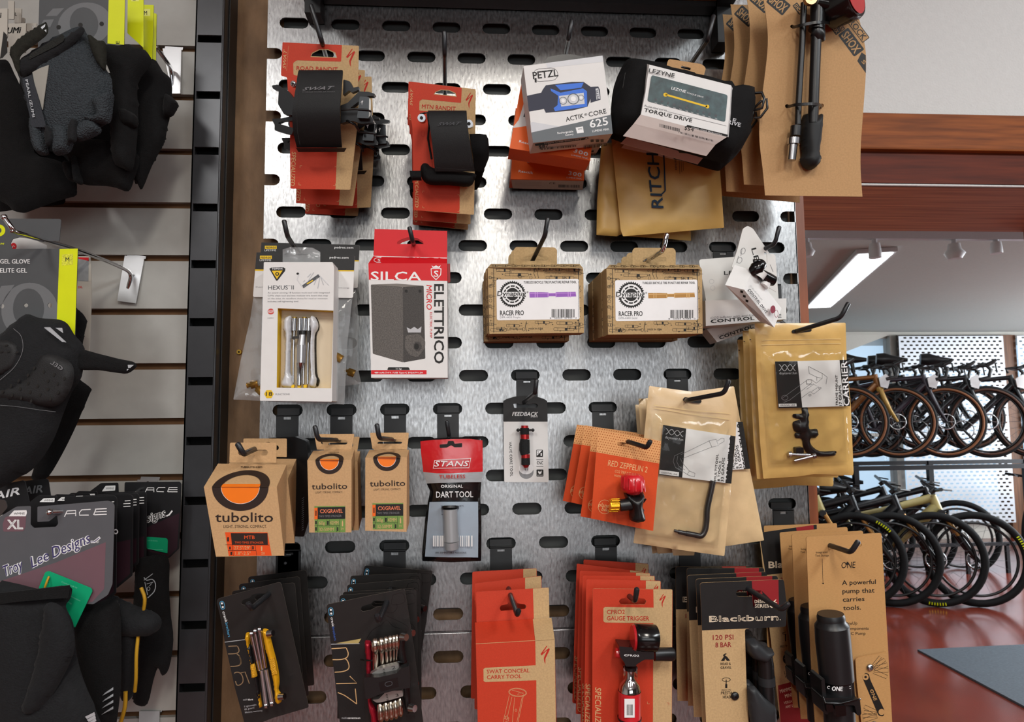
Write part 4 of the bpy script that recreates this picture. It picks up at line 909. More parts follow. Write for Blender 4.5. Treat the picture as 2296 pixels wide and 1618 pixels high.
# ================= puncture tool boxes =================
V(1060,480,3.103)
KD=mat('kraft_puncture_box','b0946a',0.75,0,var=.1,vscale=420,bump=.1,bscale=800)
def dyna(x0,y0,label,toolc,toolname,code,num,Y,sx=1.0):
    """x0,y0: top left of the front face"""
    X=lambda x,y:(x0+x,y0+y)
    pl=Pl.px((x0,y0,Y),(x0+655,y0+12,Y),(x0+20,y0+458,Y+.003)); T=thing('puncture_tool_box',label,'small cardboard box',pl,'patterned kraft puncture tool boxes')
    m=MB(pl); c4=[X(0,0),X(665,8),X(670,455),X(12,462)]
    m.poly(c4,KD,0,.034,side=KD)
    r=random.Random(4)
    def doodle(mm,x,y,w_,k=1,f=1.0):
        mm.line(rr([(x,y),(x+w_,y+2),(x+w_,y+20*f),(x,y+18*f)],5,2),2.2,BLKI,k,closed=True); mm.line([(x+w_*.2,y),(x+w_*.2,y+18*f)],2.2,BLKI,k); mm.rect(x+w_*.55,y+2,x+w_*.68,y+18*f,BLKI,k); mm.line([(x+w_,y+10*f),(x+w_+22,y+11*f)],2.2,BLKI,k)
    for (x,y,w_) in ((60,10,95),(120,40,165),(215,55,20),(395,0,60),(470,5,45),(545,8,95),(350,-5,20),(405,62,120),(30,72,60),(520,62,80),(600,30,50),(60,415,60),(130,395,90),(20,425,110),(330,372,100),(480,378,110),(555,408,90),(460,420,140),(610,385,50),(8,60,18),(8,120,22),(8,190,24),(8,260,20),(8,330,24),(605,120,22),(608,200,20),(606,270,24),(606,330,20),(10,385,30)):
        doodle(m,*X(x,y),w_)
    for i in range(34):
        bx,by,bw,bh=((50,8,560,58),(50,375,560,62),(8,40,26,350),(604,30,34,380))[(0,0,1,1,2,3)[i%6]]
        x,y=bx+r.random()*bw,by+r.random()*bh; kx=r.randint(0,2)
        if kx==0: m.line([X(x,y),X(x+r.randint(8,22),y+r.randint(-3,3))],2.2,BLKI,1); m.line([X(x+4,y-6),X(x+4,y+8)],2.2,BLKI,1)
        elif kx==1: m.line(ell(*X(x,y),7,6,8),2,BLKI,1,closed=True)
        else: m.ink([X(x,y),X(x+12,y+4),X(x+2,y+9)],BLKI,1)
    for (x,y) in ((330,20),(540,80),(40,110),(250,430),(300,70),(20,230),(640,160),(640,300)): m.line(ell(*X(x,y),10,12,10),2.2,BLKI,1,closed=True)
    m.line([X(335,-5),X(320,40),X(335,75)],3,BLKI,1); m.line([X(355,-5),X(345,40),X(355,75)],3,BLKI,1); m.line([X(270,375),X(262,410),X(270,445)],4,BLKI,1)
    m.text('RUBBER-COATED-END',X(395,42),X(510,45),9,BLKI,1); m.text('dynaplug.com',X(150,432),X(245,434),14,BLKI,1,bold=.02,shear=.2); m.text('MADE IN',X(285,432),X(345,432),12,BLKI,1,bold=.02); m.text('USA',X(352,432),X(385,432),14,BLKI,1,bold=.03)
    for xx in (42,632): m.line([X(xx,6),X(xx+(2 if xx>100 else 0),452)],4,BLKI,2)
    m.ink(rr([X(60,84),X(635,80),X(640,360),X(64,368)],14),WHI,2)
    # gear
    gx,gy=X(172,186); g=[]
    for i in range(72):
        a=2*PI*i/72; rr_=95 if i%2==0 else 84; g.append((gx+rr_*math.cos(a),gy+rr_*math.sin(a)))
    m.ink(g,BLKI,3,holes=[ell(gx,gy,74,74,30)]); m.ink(ell(gx,gy,62,62,30),BLKI,3,holes=[ell(gx,gy,52,52,24)]); m.ink(ell(gx,gy,44,44,24),BLKI,3)
    for i in range(10):
        a=2*PI*i/10; m.line([(gx+50*math.cos(a),gy+50*math.sin(a)),(gx+76*math.cos(a+.1),gy+76*math.sin(a+.1))],7,WHI,4)
    m.ink(rr([X(62,172),X(275,170),X(275,202),X(62,204)],8),WHI,5); m.text('Dynaplug',X(66,198),X(268,196),34,BLKI,6,bold=.04,shear=.1); m.text('®',X(270,178),X(284,178),12,BLKI,6)
    m.text('TUBELESS BICYCLE TIRE PUNCTURE REPAIR TOOL',X(250,112),X(618,110),17,BLKI,3,bold=.03)
    m.text('RACER PRO',X(86,334),X(252,332),34,BLKI,3,bold=.03); m.text(code,X(86,354),X(86+(142 if 'Pur' in code else 128),353),13,GRYI,3)
    barcode(m,*X(445,290),X(605,0)[0],X(0,348)[1],BLKI,3,seed=9,n=22); m.text(num,X(432,358),X(618,356),10,BLKI,3)
    ty=190
    m.ink([X(290,ty-18),X(372,ty-18),X(420,ty-16),X(425,ty-10),X(470,ty-12),X(475,ty-18),X(612,ty-20),X(616,ty+12),X(480,ty+16),X(470,ty+10),X(428,ty+10),X(420,ty+18),X(292,ty+20)],toolc,3)
    for x in (330,345,420,475,560,575): m.line([X(x,ty-18),X(x,ty+18)],5,toolname,4)
    m.line([X(294,ty-8),X(612,ty-12)],4,toolname,4)
    # top and side faces patterned
    tp=MB(Pl.px((x0+20,y0-22,Y+.034),(x0+640,y0-22,Y+.034),(x0,y0,Y)))
    tp.ink([(x0+22,y0-24),(x0+640,y0-24),(x0+664,y0+7),(x0+1,y0)],KD,1)
    for k in range(9): doodle(tp,x0+30+k*68,y0-18,40,2,.6)
    m.merge(tp)
    for i,(side) in enumerate((0,1)):
        pass
    m.build('carton',T)
    m=MB(pl); tx=x0+180; m.poly(rr([(tx,y0-20),(tx,y0-120),(tx+15,y0-142),(tx+285,y0-140),(tx+302,y0-122),(tx+302,y0-15)],10),KD,-.030,.0008,holes=[rr([(tx+70,y0-72),(tx+120,y0-74),(tx+135,y0-86),(tx+170,y0-86),(tx+185,y0-76),(tx+235,y0-74),(tx+235,y0-46),(tx+70,y0-44)],8)]); m.build('hang_tab',T)
    return T
d1=dyna(104,370,'patterned kraft box picturing a purple tool, front of its stack',mat('purple_anodised','8a4bb0',0.4),mat('light_purple','c08ad6',0.4),'DPR-4433 Purple','8   50004  47443   3',-.15)
ys_=(-.113,-.076,-.040); 
for i,(x,y,r_) in enumerate(((90,386,0.004),(80,410,-.006),(70,470,0.004))): cl(d1,'patterned kraft box, %s in the purple tool stack'%ORD[i+1] if i<2 else 'patterned kraft box, rearmost in the purple tool stack, lowest corner showing',x,y,ys_[i],rot=r_)
d2=dyna(930,375,'patterned kraft box picturing a gold tool, front of its stack',mat('gold_anodised','a8782c',0.4),mat('light_gold','d8b070',0.4),'DPR-4440 Gold','8   50004  47444   0',-.165)
for i,(x,y,r_) in enumerate(((893,405,0.004),(865,430,-.005),(830,465,0.01))): cl(d2,'patterned kraft box, %s in the gold tool stack'%ORD[i+1] if i<2 else 'patterned kraft box, rearmost in the gold tool stack, nearest the panel',x,y,(-.128,-.09,-.05)[i],rot=r_)
# ================= inflator cartons =================
GRE=mat('white_plastic_card','d2d1cd',0.4)
def inflator(label,c,Y,fr=True):
    """c: card TL,TR,BL px ; box beneath"""
    (tl,tr,br_,bl_),(btl,btr,bbr,bbl)=c
    pl=Pl.px((tl[0],tl[1],Y),(tr[0],tr[1],Y),(bl_[0],bl_[1],Y)); T=thing('inflator_box',label,'inflator carton',pl,'white inflator cartons')
    g=lambda u,v:BI((tl,tr,br_,bl_),u,v)
    m=MB(pl); m.poly([tl,tr,br_,bl_],GRE,0,.0008,r=22); 
    for i,u in enumerate(range(6)):
        for k in range(6):
            if (i*3+k*5+i*k)%4: continue
    m.text('LEZYNE',g(.3,.36),g(.75,.37),26,BLKI,2,bold=.02)
    for v in (.48,.62): m.line(ell(*g(.12,v),16,16,12),2,LGRY,2,closed=True)
    m.build('backing_card',T)
    h=lambda u,v:BI((btl,btr,bbr,bbl),u,v)
    m=MB(pl); m.poly([btl,btr,bbr,bbl],WHT,.022,.030)
    m.text('CONTROL DRIVE',h(.06,.90),h(.94,.90),24,BLKI,2,d=.022,bold=.04); m.text('CO2 inflator with anti-freeze jacket',h(.06,.74),h(.80,.74),15,GRYI,2,d=.022,shear=.15)
    m.build('carton',T)
    m=MB(pl); a=g(.48,.55); m.tubeP([(a[0]-30,a[1]-60,.018),(a[0],a[1],.02),(a[0]+10,a[1]+60,.018)],[.010,.009,.011],BLKG,n=16); m.build('inflator_head',T)
    return T
inflator('white inflator carton lying tilted, lowest of the three',(((1580,320),(2080,300),(2120,760),(1620,860)),((1628,800),(2090,640),(2130,740),(1700,890))),-.05)
inflator('upright white inflator carton behind the tilted front one',(((1572,315),(2105,275),(2130,620),(1630,640)),((1618,600),(2182,585),(2182,730),(1622,778))),-.09)
Y=-.17
c4=((1915,80),(2095,320),(2010,470),(1800,360))
pl=Pl.px((1905,82,Y),(2112,345,Y+.01),(1790,370,Y)); T=thing('inflator_box','white inflator carton twisted sideways, front of the right hook','inflator carton',pl,'white inflator cartons')
m=MB(pl); m.poly(rr([(1880,100),(1912,80),(1950,100),(2098,322),(2112,352),(2118,545),(2040,500),(1800,368),(1840,250)],12),GRE,0,.0008,holes=[rr([(2028,262),(2046,268),(2048,340),(2036,342)],4)])
for i in range(5):
    for k in range(9): 
        if (i*7+k*3+i*k*k)%3: m.ink([(1900+i*8+k*1,112+k*11),(1907+i*8+k,112+k*11),(1906+i*8+k,121+k*11),(1899+i*8+k,121+k*11)],GRYI,1) if False else None
m.text('LE',(1938,240),(1965,335),34,BLKI,2,bold=.01); 
for x,y in ((1880,256),(1857,320)): m.line(ell(x,y,16,22,14,rot=.4),3,GRYI,2,closed=True)
m.line([(1835,340),(1850,290)],3,GRYI,2); m.line([(1866,290),(1874,240)],3,GRYI,2); m.line([(2070,350),(2090,400)],3,GRYI,2)
m.build('backing_card',T)
m=MB(pl); F=[(1822,352),(1945,390),(1888,525),(1756,492)]
# elongated carton: near end face + long faces
A=pl.L(*F[0],.02);B=pl.L(*F[1],.03);C_=pl.L(*F[2],.045);D=pl.L(*F[3],.035)
E1=pl.L(2148,655,.02);E2=pl.L(2098,788,.035);E3=pl.L(1990,740,.025)
E0=A+(E1-B)
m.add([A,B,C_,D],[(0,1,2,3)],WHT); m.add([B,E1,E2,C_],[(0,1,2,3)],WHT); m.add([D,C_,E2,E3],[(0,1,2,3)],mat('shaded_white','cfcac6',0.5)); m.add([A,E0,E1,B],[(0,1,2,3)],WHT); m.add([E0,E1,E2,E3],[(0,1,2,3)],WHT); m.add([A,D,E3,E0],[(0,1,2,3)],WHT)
sf=MB(Pl.px((1945,390,Y-.03),(2148,655,Y-.02),(1888,525,Y-.045)))
sf.text('CONTROL DRIVE',(1912,528),(2040,692),20,BLKI,3,bold=.03); sf.text('CO2 inflator with anti-freeze jacket',(1925,498),(2010,600),12,GRYI,3,shear=.1)
sf.ink(ell(2088,662,18,28,16,rot=.1),mat('maroon_seal','7c2a3a',0.5),3); sf.line(ell(2112,692,12,26,16),3,MC['maroon_seal'],3,closed=True)
m.merge(sf)
bf=MB(Pl.px((1888,525,Y-.045),(2098,788,Y-.035),(1760,496,Y-.035)))
for k in range(3): bf.ink([(1862+k*18,528+k*32),(1882+k*18,534+k*32),(1880+k*18,550+k*32),(1862+k*18,544+k*32)],BLKI,3)
for k in range(5): bf.line([(1905+k*12,625+k*8),(1970+k*10,715+k*6)],2,GRYI,3)
m.merge(bf)
m.build('carton',T)
m=MB(pl); 
m.tubeP([(1950,400,.03),(1975,380,.035),(2005,345,.03)],[.012,.0155,.012],BLKG,n=20); m.tubeP([(2000,410,.03),(2050,450,.03),(2095,465,.03)],[.010,.014,.011],BLKG,n=18); m.tubeP([(1950,330,.03),(1990,325,.034),(2030,365,.03)],.005,BLKG,n=10)
m.build('inflator_head',T)
m=MB(pl); m.tubeP([(1990,440,.034),(2020,400,.036)],[.0105,.0105],WHT,n=16,cap=False); m.tubeP([(2025,500,.03),(2045,470,.03)],[.010,.010],WHT,n=14); m.build('collar',T)
# ================= kraft bag with frame mount =================
V(1580,660,3.676)
KB=mat('amber_kraft_bag','cfa964',0.4,0,var=.06,vscale=60,coat=.25,bump=.2,bscale=70)
KBC=mat('pouch_film','c8a468',0.12,0,var=.05,coat=.9,bump=.8,bscale=38)
FILM=film('glossy_film',30,0.35,0.5,(.99,.99,.98))
def kbag(label,out,tl,tr,bl_,slot,cut,group,seed,zip_,film=None):
    pl=Pl.px(tl,tr,bl_); T=thing('tool_bag',label,'resealable kraft bag',pl,group)
    m=MB(pl); m.pillow(out,KB,0,.0035,.5,rim=.12,wr=.0008,wf=90,seed=seed); 
    m.ink(slot,BLKI,6,d=.0034)
    for (a,b) in zip_: m.line([a,b],4,mat('zip_ridge','dcc28c',.25),4,d=.004)
    m.build('bag',T)
    return pl,T
out=rr([(412,238),(1162,232),(1170,540),(1205,920),(1228,1470),(1222,1490),(900,1480),(760,1500),(484,1518),(455,1200),(430,700),(418,350)],8)
pl,T=kbag('amber kraft bag holding a black frame mount, front of the far right hook',out,(412,238,-.155),(1162,232,-.155),(484,1518,-.12),stad(800,298,165,30,rot=-.1),None,'amber kraft frame mount bags',3,[((470,378),(1125,366)),((470,415),(1125,402))])
m=MB(pl)
m.poly([(580,552),(1115,540),(1148,920),(608,936)],WHI,.0085,.0005); m.ink([(580,552),(765,550),(805,932),(608,936)],BLKC,1,d=.0085)
for k in (0,1): m.line([(612+x*1.4,603+ (26 if k else -26)*math.cos(x*PI/33)) for x in range(0,100,2)],5,LGRY,2,d=.0085)
m.text('daysaver.fun',(616,658),(760,656),20,LGRY,2,d=.0085); m.ink([(610,900),(756,898),(758,922),(612,925)],WHI,2,d=.0085); m.text('ORIGINAL LINE',(624,918),(746,916),12,BLKI,3,d=.0085,bold=.02)
dl=GRYI
for a in ([(856,592),(970,650),(970,690),(925,680),(862,650),(856,592)],[(970,690),(920,730),(880,700),(840,705),(838,740),(870,745),(900,735)],[(632,860),(850,700),(880,730),(700,870),(650,890)],[(840,780),(900,740),(940,760),(880,800)],[(800,850),(870,800),(900,820),(950,780)],[(925,680),(925,710)],[(970,650),(1010,680),(1000,740)]): m.line(a,3,dl,2,d=.0085)
for x,y,r_ in ((660,850,26),(860,718,24),(868,828,10),(950,770,10)): m.line(ell(x,y,r_,r_*.75,14),3,dl,2,d=.0085,closed=True)
m.ink([(1112,540),(1172,538),(1200,918),(1148,920)],BLKC,1,d=.0085)
m.text('CARRIER',(1180,915),(1158,545),46,BLKI,3,d=.0087,bold=.04) if False else None
m.text('CARRIER',(1195,915),(1172,548),50,WHI,3,d=.0087,bold=.04); m.text('CARRIER',(1176,915),(1155,548),46,BLKI,2,d=.0087,bold=.04) if False else None
m.text('FRAME MOUNT',(1100,910),(1096,662),18,BLKI,3,d=.0087,bold=.015); m.text('17 GRAMS',(1132,915),(1126,745),22,BLKI,3,d=.0087,bold=.015)
m.build('label_card',T)
m=MB(pl); m.pillow(bezc([(730,985),(800,980),(800,935),(850,935),(858,1080),(870,1110),(925,1108),(935,1150),(915,1180),(872,1185),(880,1240),(950,1290),(1075,1288),(1082,1310),(1060,1330),(930,1335),(850,1310),(815,1260),(800,1190),(750,1180),(745,1140),(800,1140),(740,1125),(728,1050),(790,1030),(735,1015)],3),BLKP,.005,.008,.2,rim=.4); m.poly(rr([(752,1265),(815,1260),(820,1305),(755,1312)],8),BLKP,.012,.008); m.build('frame_mount',T)
for a,b in (((712,1315,.009),(870,1322,.012)),((738,1370,.009),(892,1332,.013))):
    m=MB(pl); A=pl.L(*a);B=pl.L(*b); m.tube([A,B],.0022,STEEL,n=10); e=(A-B).normalized() if a[1]<1350 else (B-A).normalized(); p=A if a[1]<1350 else B; m.tube([p,p+e*.004],[.0042,.0036],STEEL,n=12); m.build('bolt',T)
m=MB(pl); m.pillow(rr([(470,470),(1140,450),(1195,1380),(540,1400)],20),FILM,.011,.006,.1,rim=.12,wr=.0022,wf=130,seed=5); m.build('clear_window',T)
carr=T
for i,(x,y,Yc,r_) in enumerate(((362,285,-.118,.0),(312,300,-.085,-.0),(270,372,-.052,.01))):
    o=Pl.px((x,y,Yc),(x+750,y,Yc),(x+60,y+1300,Yc+.01)); V0=list(VW)
    m=MB(o); oo=[(a-412+x,b-238+y) for a,b in out]; oo=[(x+(a-x)*.97,y+(b-y)*.965) for a,b in oo]; m.pillow(oo,KB,0,.0035,.5,rim=.12,wr=.0008,seed=i+20); m.ink([(x+8,y+80),(x+24,y+88),(x+10,y+92)],BLKI,2,d=.004)
    ob=m.build('tool_bag'); tag(ob,'amber kraft bag, %s on the far right hook, left edge showing'%ORD[i+1] if i<2 else 'amber kraft bag, rearmost on the far right hook, lowest edge showing','resealable kraft bag','amber kraft frame mount bags')
V()
# ================= inner tube boxes =================
V(450,900,4.259)
ORW=mat('orange_tube','f07818',0.35); DKB=mat('dark_brown_ink','2c1f1a',0.55); GRN=mat('green_print','6f8f48',0.5); RDO=mat('red_orange_print','e0501c',0.5)
KT=mat('kraft_box','bf9a70',0.75,0,var=.08,vscale=420,bump=.1,bscale=800)
def tubo(label,F,TB,Yf,Yb,rx,ry,cx,kind,group,tab=None):
    """F: front TL,TR,BR,BL; TB: back top L,R"""
    pl=Pl.px((F[0][0],F[0][1],Yf),(F[1][0],F[1][1],Yf),(F[3][0],F[3][1],Yf+.006)); T=thing('inner_tube_box',label,'inner tube box',pl,group)
    m=MB(pl); w3=lambda x,y,Y_: T.matrix_world.inverted()@P(*q(x,y),Y_)
    f=[pl.L(*p) for p in F]; tb=[w3(x,y,Yb) for x,y in TB]
    bb=[tb[0]+Vector((0,0,-(f[0]-f[3]).length*1.02)),tb[1]+Vector((0,0,-(f[1]-f[2]).length*1.02))]
    v=f+tb+bb  #0TL 1TR 2BR 3BL 4tbL 5tbR 6bbL 7bbR
    m.add(v,[(0,1,2,3),(4,5,1,0),(1,5,7,2),(4,0,3,6),(3,2,7,6),(5,4,6,7)],KT)
    y0=(F[0][1]+F[1][1])/2
    m.ink(ell(cx,y0+2,rx,ry,30,0,PI)+list(reversed(ell(cx,y0+2,rx*.68,ry*.70,30,0,PI))),DKB,2)
    m.ink(ell(cx,y0+2,rx*.68,ry*.70,30,0,PI),ORW,2)
    m.line(ell(cx,y0+2,rx*.68,ry*.70,30,0,PI),3,WHI,4)
    MW=T.matrix_world; _f=[MW@a for a in f[:2]]; _t=[MW@a for a in tb]; _mid=(_f[0]+_f[1])/2; tp=MB(Pl(_mid,_f[1]-_f[0],(_t[0]+_t[1])/2-_mid))
    th=(y0-TB[0][1]); k=(TB[0][0]-F[0][0])/(-th)
    up=lambda pts:[(x-(y-y0)*(-k)*-1*0.0+ (y0-y)*(TB[0][0]-F[0][0]+TB[1][0]-F[1][0])/2/th,y) for x,y in pts]
    h=th*.72
    tp.ink(up(ell(cx,y0,rx,h,30,PI,2*PI))+list(reversed(up(ell(cx,y0,rx*.68,h*.72,30,PI,2*PI)))),DKB,7)
    tp.ink(up([(cx-rx*.68,y0),(cx+rx*.68,y0),(cx+rx*.67,y0-th*.12),(cx-rx*.67,y0-th*.12)]),ORW,7)
    tp.text('TUBOLITO.COM',up([(cx-rx*.34,y0-th*.82)])[0],up([(cx+rx*.42,y0-th*.82)])[0],th*.075,DKB,7,bold=.02)
    m.merge(tp)
    w_=F[1][0]-F[0][0]; H_=F[2][1]-F[1][1]
    X=lambda u,v_:BI(F,u,v_)
    if kind=='MTB':
        m.text('tubolito',(138,1148),(692,1148),92,DKB,2,bold=.025); m.text('LIGHT. STRONG. COMPACT.',(218,1206),(632,1205),28,DKB,2)
        m.ink([(232,1246),(638,1248),(678,1470),(268,1474)],RDO,1); m.ink([(290,1256),(638,1256),(642,1366),(298,1364)],DKB,2); m.text('MTB',(416,1312),(516,1312),34,RDO,3,bold=.01); m.text('TWO TIMES STRONGER',(325,1354),(600,1356),20,RDO,3)
        for a in ([(236,1366),(655,1368)],[(262,1420),(530,1420)],[(288,1256),(312,1472)],[(478,1368),(484,1420)],[(520,1368),(535,1470)]): m.line(a,3,DKB,3)
        m.text('27.5"/29"',(320,1412),(474,1412),32,KI,3); m.text('1.8"-2.5"',(332,1464),(476,1464),32,KI,3); m.rect(576,1382,588,1424,KI,3); m.text('SV',(580,1462),(614,1462),26,KI,3)
        for a in ((252,1294,270,1334),(272,1384,286,1410),(284,1434,300,1464),(492,1380,506,1410)): m.rect(*a,DKB,3)
    else:
        sx=F[0][0]; dx=sx-1018; dy=kind
        g=lambda x,y:(x+dx,y+dy)
        m.text('tubolito',g(1060,838),g(1400,832),56,DKB,2,bold=.025); m.text('LIGHT. STRONG. COMPACT.',g(1098,876),g(1358,872),18,DKB,2)
        m.ink([g(1086,998),g(1380,996),g(1382,1246),g(1090,1248)],GRN,1); m.ink([g(1086,1014),g(1116,1013),g(1116,1122),g(1086,1124)],MC['orange_print'],2); m.ink([g(1116,1008),g(1380,1005),g(1380,1118),g(1116,1122)],BLKC,2)
        m.text('CX/GRAVEL',g(1140,1064),g(1356,1060),36,mat('salmon_ink','f0845c',0.5),3,bold=.015); m.text('TWO TIMES STRONGER',g(1128,1104),g(1345,1100),20,GRYI,3)
        m.text('60g',g(1130,1174),g(1186,1174),32,KI,3); m.text('42MM',g(1234,1172),g(1316,1172),32,KI,3); m.text('32-50MM',g(1132,1236),g(1270,1234),32,KI,3); m.text('SV',g(1340,1224),g(1368,1224),20,KI,3); m.ink([g(1348,1190),g(1348,1150),g(1354,1130),g(1360,1150),g(1360,1190)],KI,3)
        for a in ([g(1088,1184),g(1325,1183)],[g(1116,1124),g(1118,1246)],[g(1326,1124),g(1328,1246)],[g(1204,1126),g(1205,1182)],[g(1228,1126),g(1229,1182)],[g(1296,1186),g(1297,1244)]): m.line(a,2.5,BLKC,3)
        for a in ((1096,1040,1106,1090),(1094,1138,1108,1170),(1094,1198,1108,1232),(1208,1138,1222,1176),(1302,1198,1314,1236)): m.ink([g(a[0],a[1]),g(a[2],a[1]),g(a[2],a[3]),g(a[0],a[3])],BLKC,3)
    m.build('carton',T)
    if tab:
        tl,tr,br_,bl_,hole=tab
        m=MB(Pl.px((tl[0],tl[1],Yb),(tr[0],tr[1],Yb),(bl_[0],bl_[1],Yb))); m.poly(rr(list((tl,tr,br_,bl_)) if len(tab)==5 else tab,[14,14,4,4],4),KT,0.001,.0008,holes=[hole])
        mm=MB(pl); mm.merge(m); mm.build('hang_tab',T)
    return T
LB_='kraft inner tube boxes'
big=tubo('large kraft inner tube box with a big orange window, front left',((30,815),(726,812),(798,1470),(146,1480)),((165,592),(822,600)),-.215,-.155,270,228,378,'MTB','large kraft inner tube boxes',((280,392),(724,392),(722,582),(274,578),stad(500,487,285,54)))
cl(big,'large kraft inner tube box hidden behind the front one, its hang tab showing',185,742,-.150,rot=0.0)
# black item hanging behind the large inner tube boxes
pl=Pl.px((640,350,-.09),(1010,360,-.09),(650,1200,-.085)); m=MB(pl); m.poly(rr([(650,345),(900,335),(1005,375),(1025,500),(1030,1150),(985,1290),(700,1280)],14),BLKG,0,.02)
for k in range(16): m.line([(965,930+k*20),(985,915+k*20)],5,DGRY,1)
o=m.build('black_package'); tag(o,'black glossy package squeezed between the large inner tube boxes and the panel','package')
sa=tubo('small kraft inner tube box, second box from the left, in front',((1018,562),(1440,555),(1438,1248),(1036,1250)),((1075,470),(1470,452)),-.165,-.125,133,132,1228,0,'small kraft inner tube boxes',((1085,310),(1468,308),(1440,458),(1110,458),stad(1275,387,255,46)))
cl(sa,'small kraft inner tube box behind the front one, second from left, right edge showing',1098,585,-.115,rot=-.02)
sb=tubo('small kraft inner tube box, right of the other inner tube boxes, in front',((1572,536),(1970,530),(1965,1243),(1570,1232)),((1612,462),(1990,460)),-.165,-.125,130,128,1777,-28,'small kraft inner tube boxes',((1615,298),(1988,296),(1970,452),(1640,450),stad(1800,380,255,44)))
cl(sb,'small kraft inner tube box behind the rightmost one, barely showing',1592,552,-.115,rot=.0)
# ================= foil pouch =================
V(930,840,3.678)
FR=mat('red_foil','c41e24',0.25,0,coat=.8,bump=.9,bscale=32); FBK=mat('black_foil','121214',0.2,0,coat=.8,bump=.9,bscale=32); FG=mat('silver_grey_foil','b4b9bd',0.25,0.3,coat=.6,bump=.9,bscale=32); FW=mat('clear_pouch_window','9dabb8',0.2,0,coat=.7,bump=.6,bscale=30)
pl=Pl.px((45,540,-.055),(560,520,-.055),(65,1535,-.045)); T=thing('dart_tool_pouch','shiny red and black foil pouch with a clear window','sealed pouch',pl)
m=MB(pl)
out=rr([(44,545),(62,528),(300,515),(540,513),(560,540),(560,800),(548,890),(540,1010),(550,1200),(548,1535),(300,1545),(62,1535),(60,1470),(85,1190),(110,1040),(128,960),(100,900),(70,790),(52,650)],10)
m.pillow(out,FBK,0,.009,.4,rim=.3,wr=.0006,wf=110,seed=11); m.build('pouch',T)
# printed bands follow the pouch surface
def surf(pts_rows,mt,th=.0004):
    m=MB(pl); m.sheet(pts_rows,mt,th); return m
m=surf([[(46,548,.005),(150,536,.009),(300,530,.011),(450,528,.008),(558,540,.005)],[(53,650,.007),(150,650,.0125),(300,650,.0145),(450,650,.012),(560,650,.007)],[(70,800,.007),(180,812,.0125),(300,812,.0145),(430,805,.0125),(560,798,.007)]],FR)
m.build('red_header',T)
m=surf([[(70,800,.007),(180,812,.0127),(300,812,.0147),(430,805,.0127),(560,798,.007)],[(98,896,.007),(200,890,.0125),(300,888,.0145),(430,885,.0125),(552,885,.007)]],FG); m.build('grey_band',T)
m=surf([[(122,1048,.009),(220,1046,.012),(310,1046,.0135),(420,1046,.012),(522,1046,.009)],[(102,1250,.009),(200,1250,.0135),(300,1250,.0150),(420,1250,.0135),(524,1250,.009)],[(84,1498,.008),(200,1502,.010),(300,1504,.0115),(420,1504,.010),(522,1506,.008)]],FW); m.build('window',T)
m=MB(pl)
m.text('STANS',(160,755),(448,752),44,WHI,1,d=.0158,bold=.02,shear=.25); m.ink([(150,772),(162,704),(464,685),(448,768)],WHI,0,d=.0156,holes=[[(154,768),(166,708),(460,690),(445,764)]])
m.text('TUBELESS',(200,855),(416,852),30,REDI,1,d=.0158,bold=.02); m.text('ORIGINAL',(216,932),(398,930),26,WHI,1,d=.0158,bold=.02); m.text('DART TOOL',(176,1012),(482,1008),50,WHI,1,d=.0158,bold=.015)
m.text('TOOL ONLY: NO DARTS',(215,1090),(402,1088),14,BLKI,1,d=.0162); m.text('100% COMPOSTABLE PACKAGING',(168,1474),(425,1474),15,BLKI,1,d=.0156,bold=.01)
barcode(m,150,1325,480,1415,WHI,1,d=.0154,n=22,seed=5); m.line([(220,1150),(248,1150)],3,BLKI,1,d=.0162); m.line([(232,1180),(250,1180)],3,BLKI,1,d=.0162)
m.build('print',T)
m=MB(pl); m.tubeP([(292,1105,.019),(302,1370,.019)],[.0165,.0175],mat('grey_tool_body','a5a8ab',0.35,.3,coat=.4),n=24); m.tubeP([(302,1370,.019),(305,1430,.018)],[.0185,.017],MC['grey_tool_body'],n=12); m.tubeP([(292,1085,.017),(292,1105,.018)],[.02,.02],BLKP,n=20); m.build('tool',T)
m=MB(pl); m.poly(rr([(205,575),(268,570),(275,545),(320,545),(328,568),(390,562),(390,595),(208,602)],6),BLKI,.0125,.0004); m.build('hang_slot',T)
# ================= valve core tool card =================
pl=Pl.px((730,215,-.012),(1095,215,-.012),(738,880,-.012)); T=thing('valve_core_tool_card','white and black card with a red banded handle, alone in the centre','tool on card',pl)
m=MB(pl)
co=rr([(730,215),(760,198),(830,178),(910,172),(1000,178),(1065,198),(1092,215),(1105,885),(738,885)],10)
sl=rr([(812,238),(850,236),(870,242),(950,242),(965,236),(1005,236),(1018,255),(1005,272),(820,272)],6)
m.poly(co,WHT,0,.0007,holes=[sl]); m.ink([(730,215),(760,198),(830,178),(910,172),(1000,178),(1065,198),(1092,215),(1096,386),(732,386)],BLKC,1,holes=[sl],r=6)
m.text('FEEDBACK',(803,338),(1016,338),32,WHI,2,bold=.03,shear=.25); m.text('SPORTS',(956,350),(1014,350),9,WHI,2,bold=.02,shear=.2)
m.text('VALVE CORE TOOL',(778,552),(788,838),22,BLKI,2,bold=.005)
m.ink(rr([(1002,618),(1057,618),(1057,677),(1002,677)],6),BLKI,2); m.ink([(1007,623),(1050,623),(1007,668)],WHI,3); m.text('2',(1012,652),(1024,652),24,BLKI,4); m.text('1',(1038,668),(1048,668),24,WHI,4)
m.rect(1003,698,1060,702,BLKI,2); m.rect(1003,751,1060,755,BLKI,2); m.text('CNC',(1006,738),(1057,738),26,BLKI,2,bold=.02)
m.ink(rr([(1004,780),(1061,780),(1061,838),(1004,838)],6),BLKI,2); m.ink([(1018,792),(1034,800),(1046,788),(1044,812),(1030,820),(1018,808)],WHI,3); m.text('SHOP GRADE',(1010,830),(1056,830),6,WHI,3)
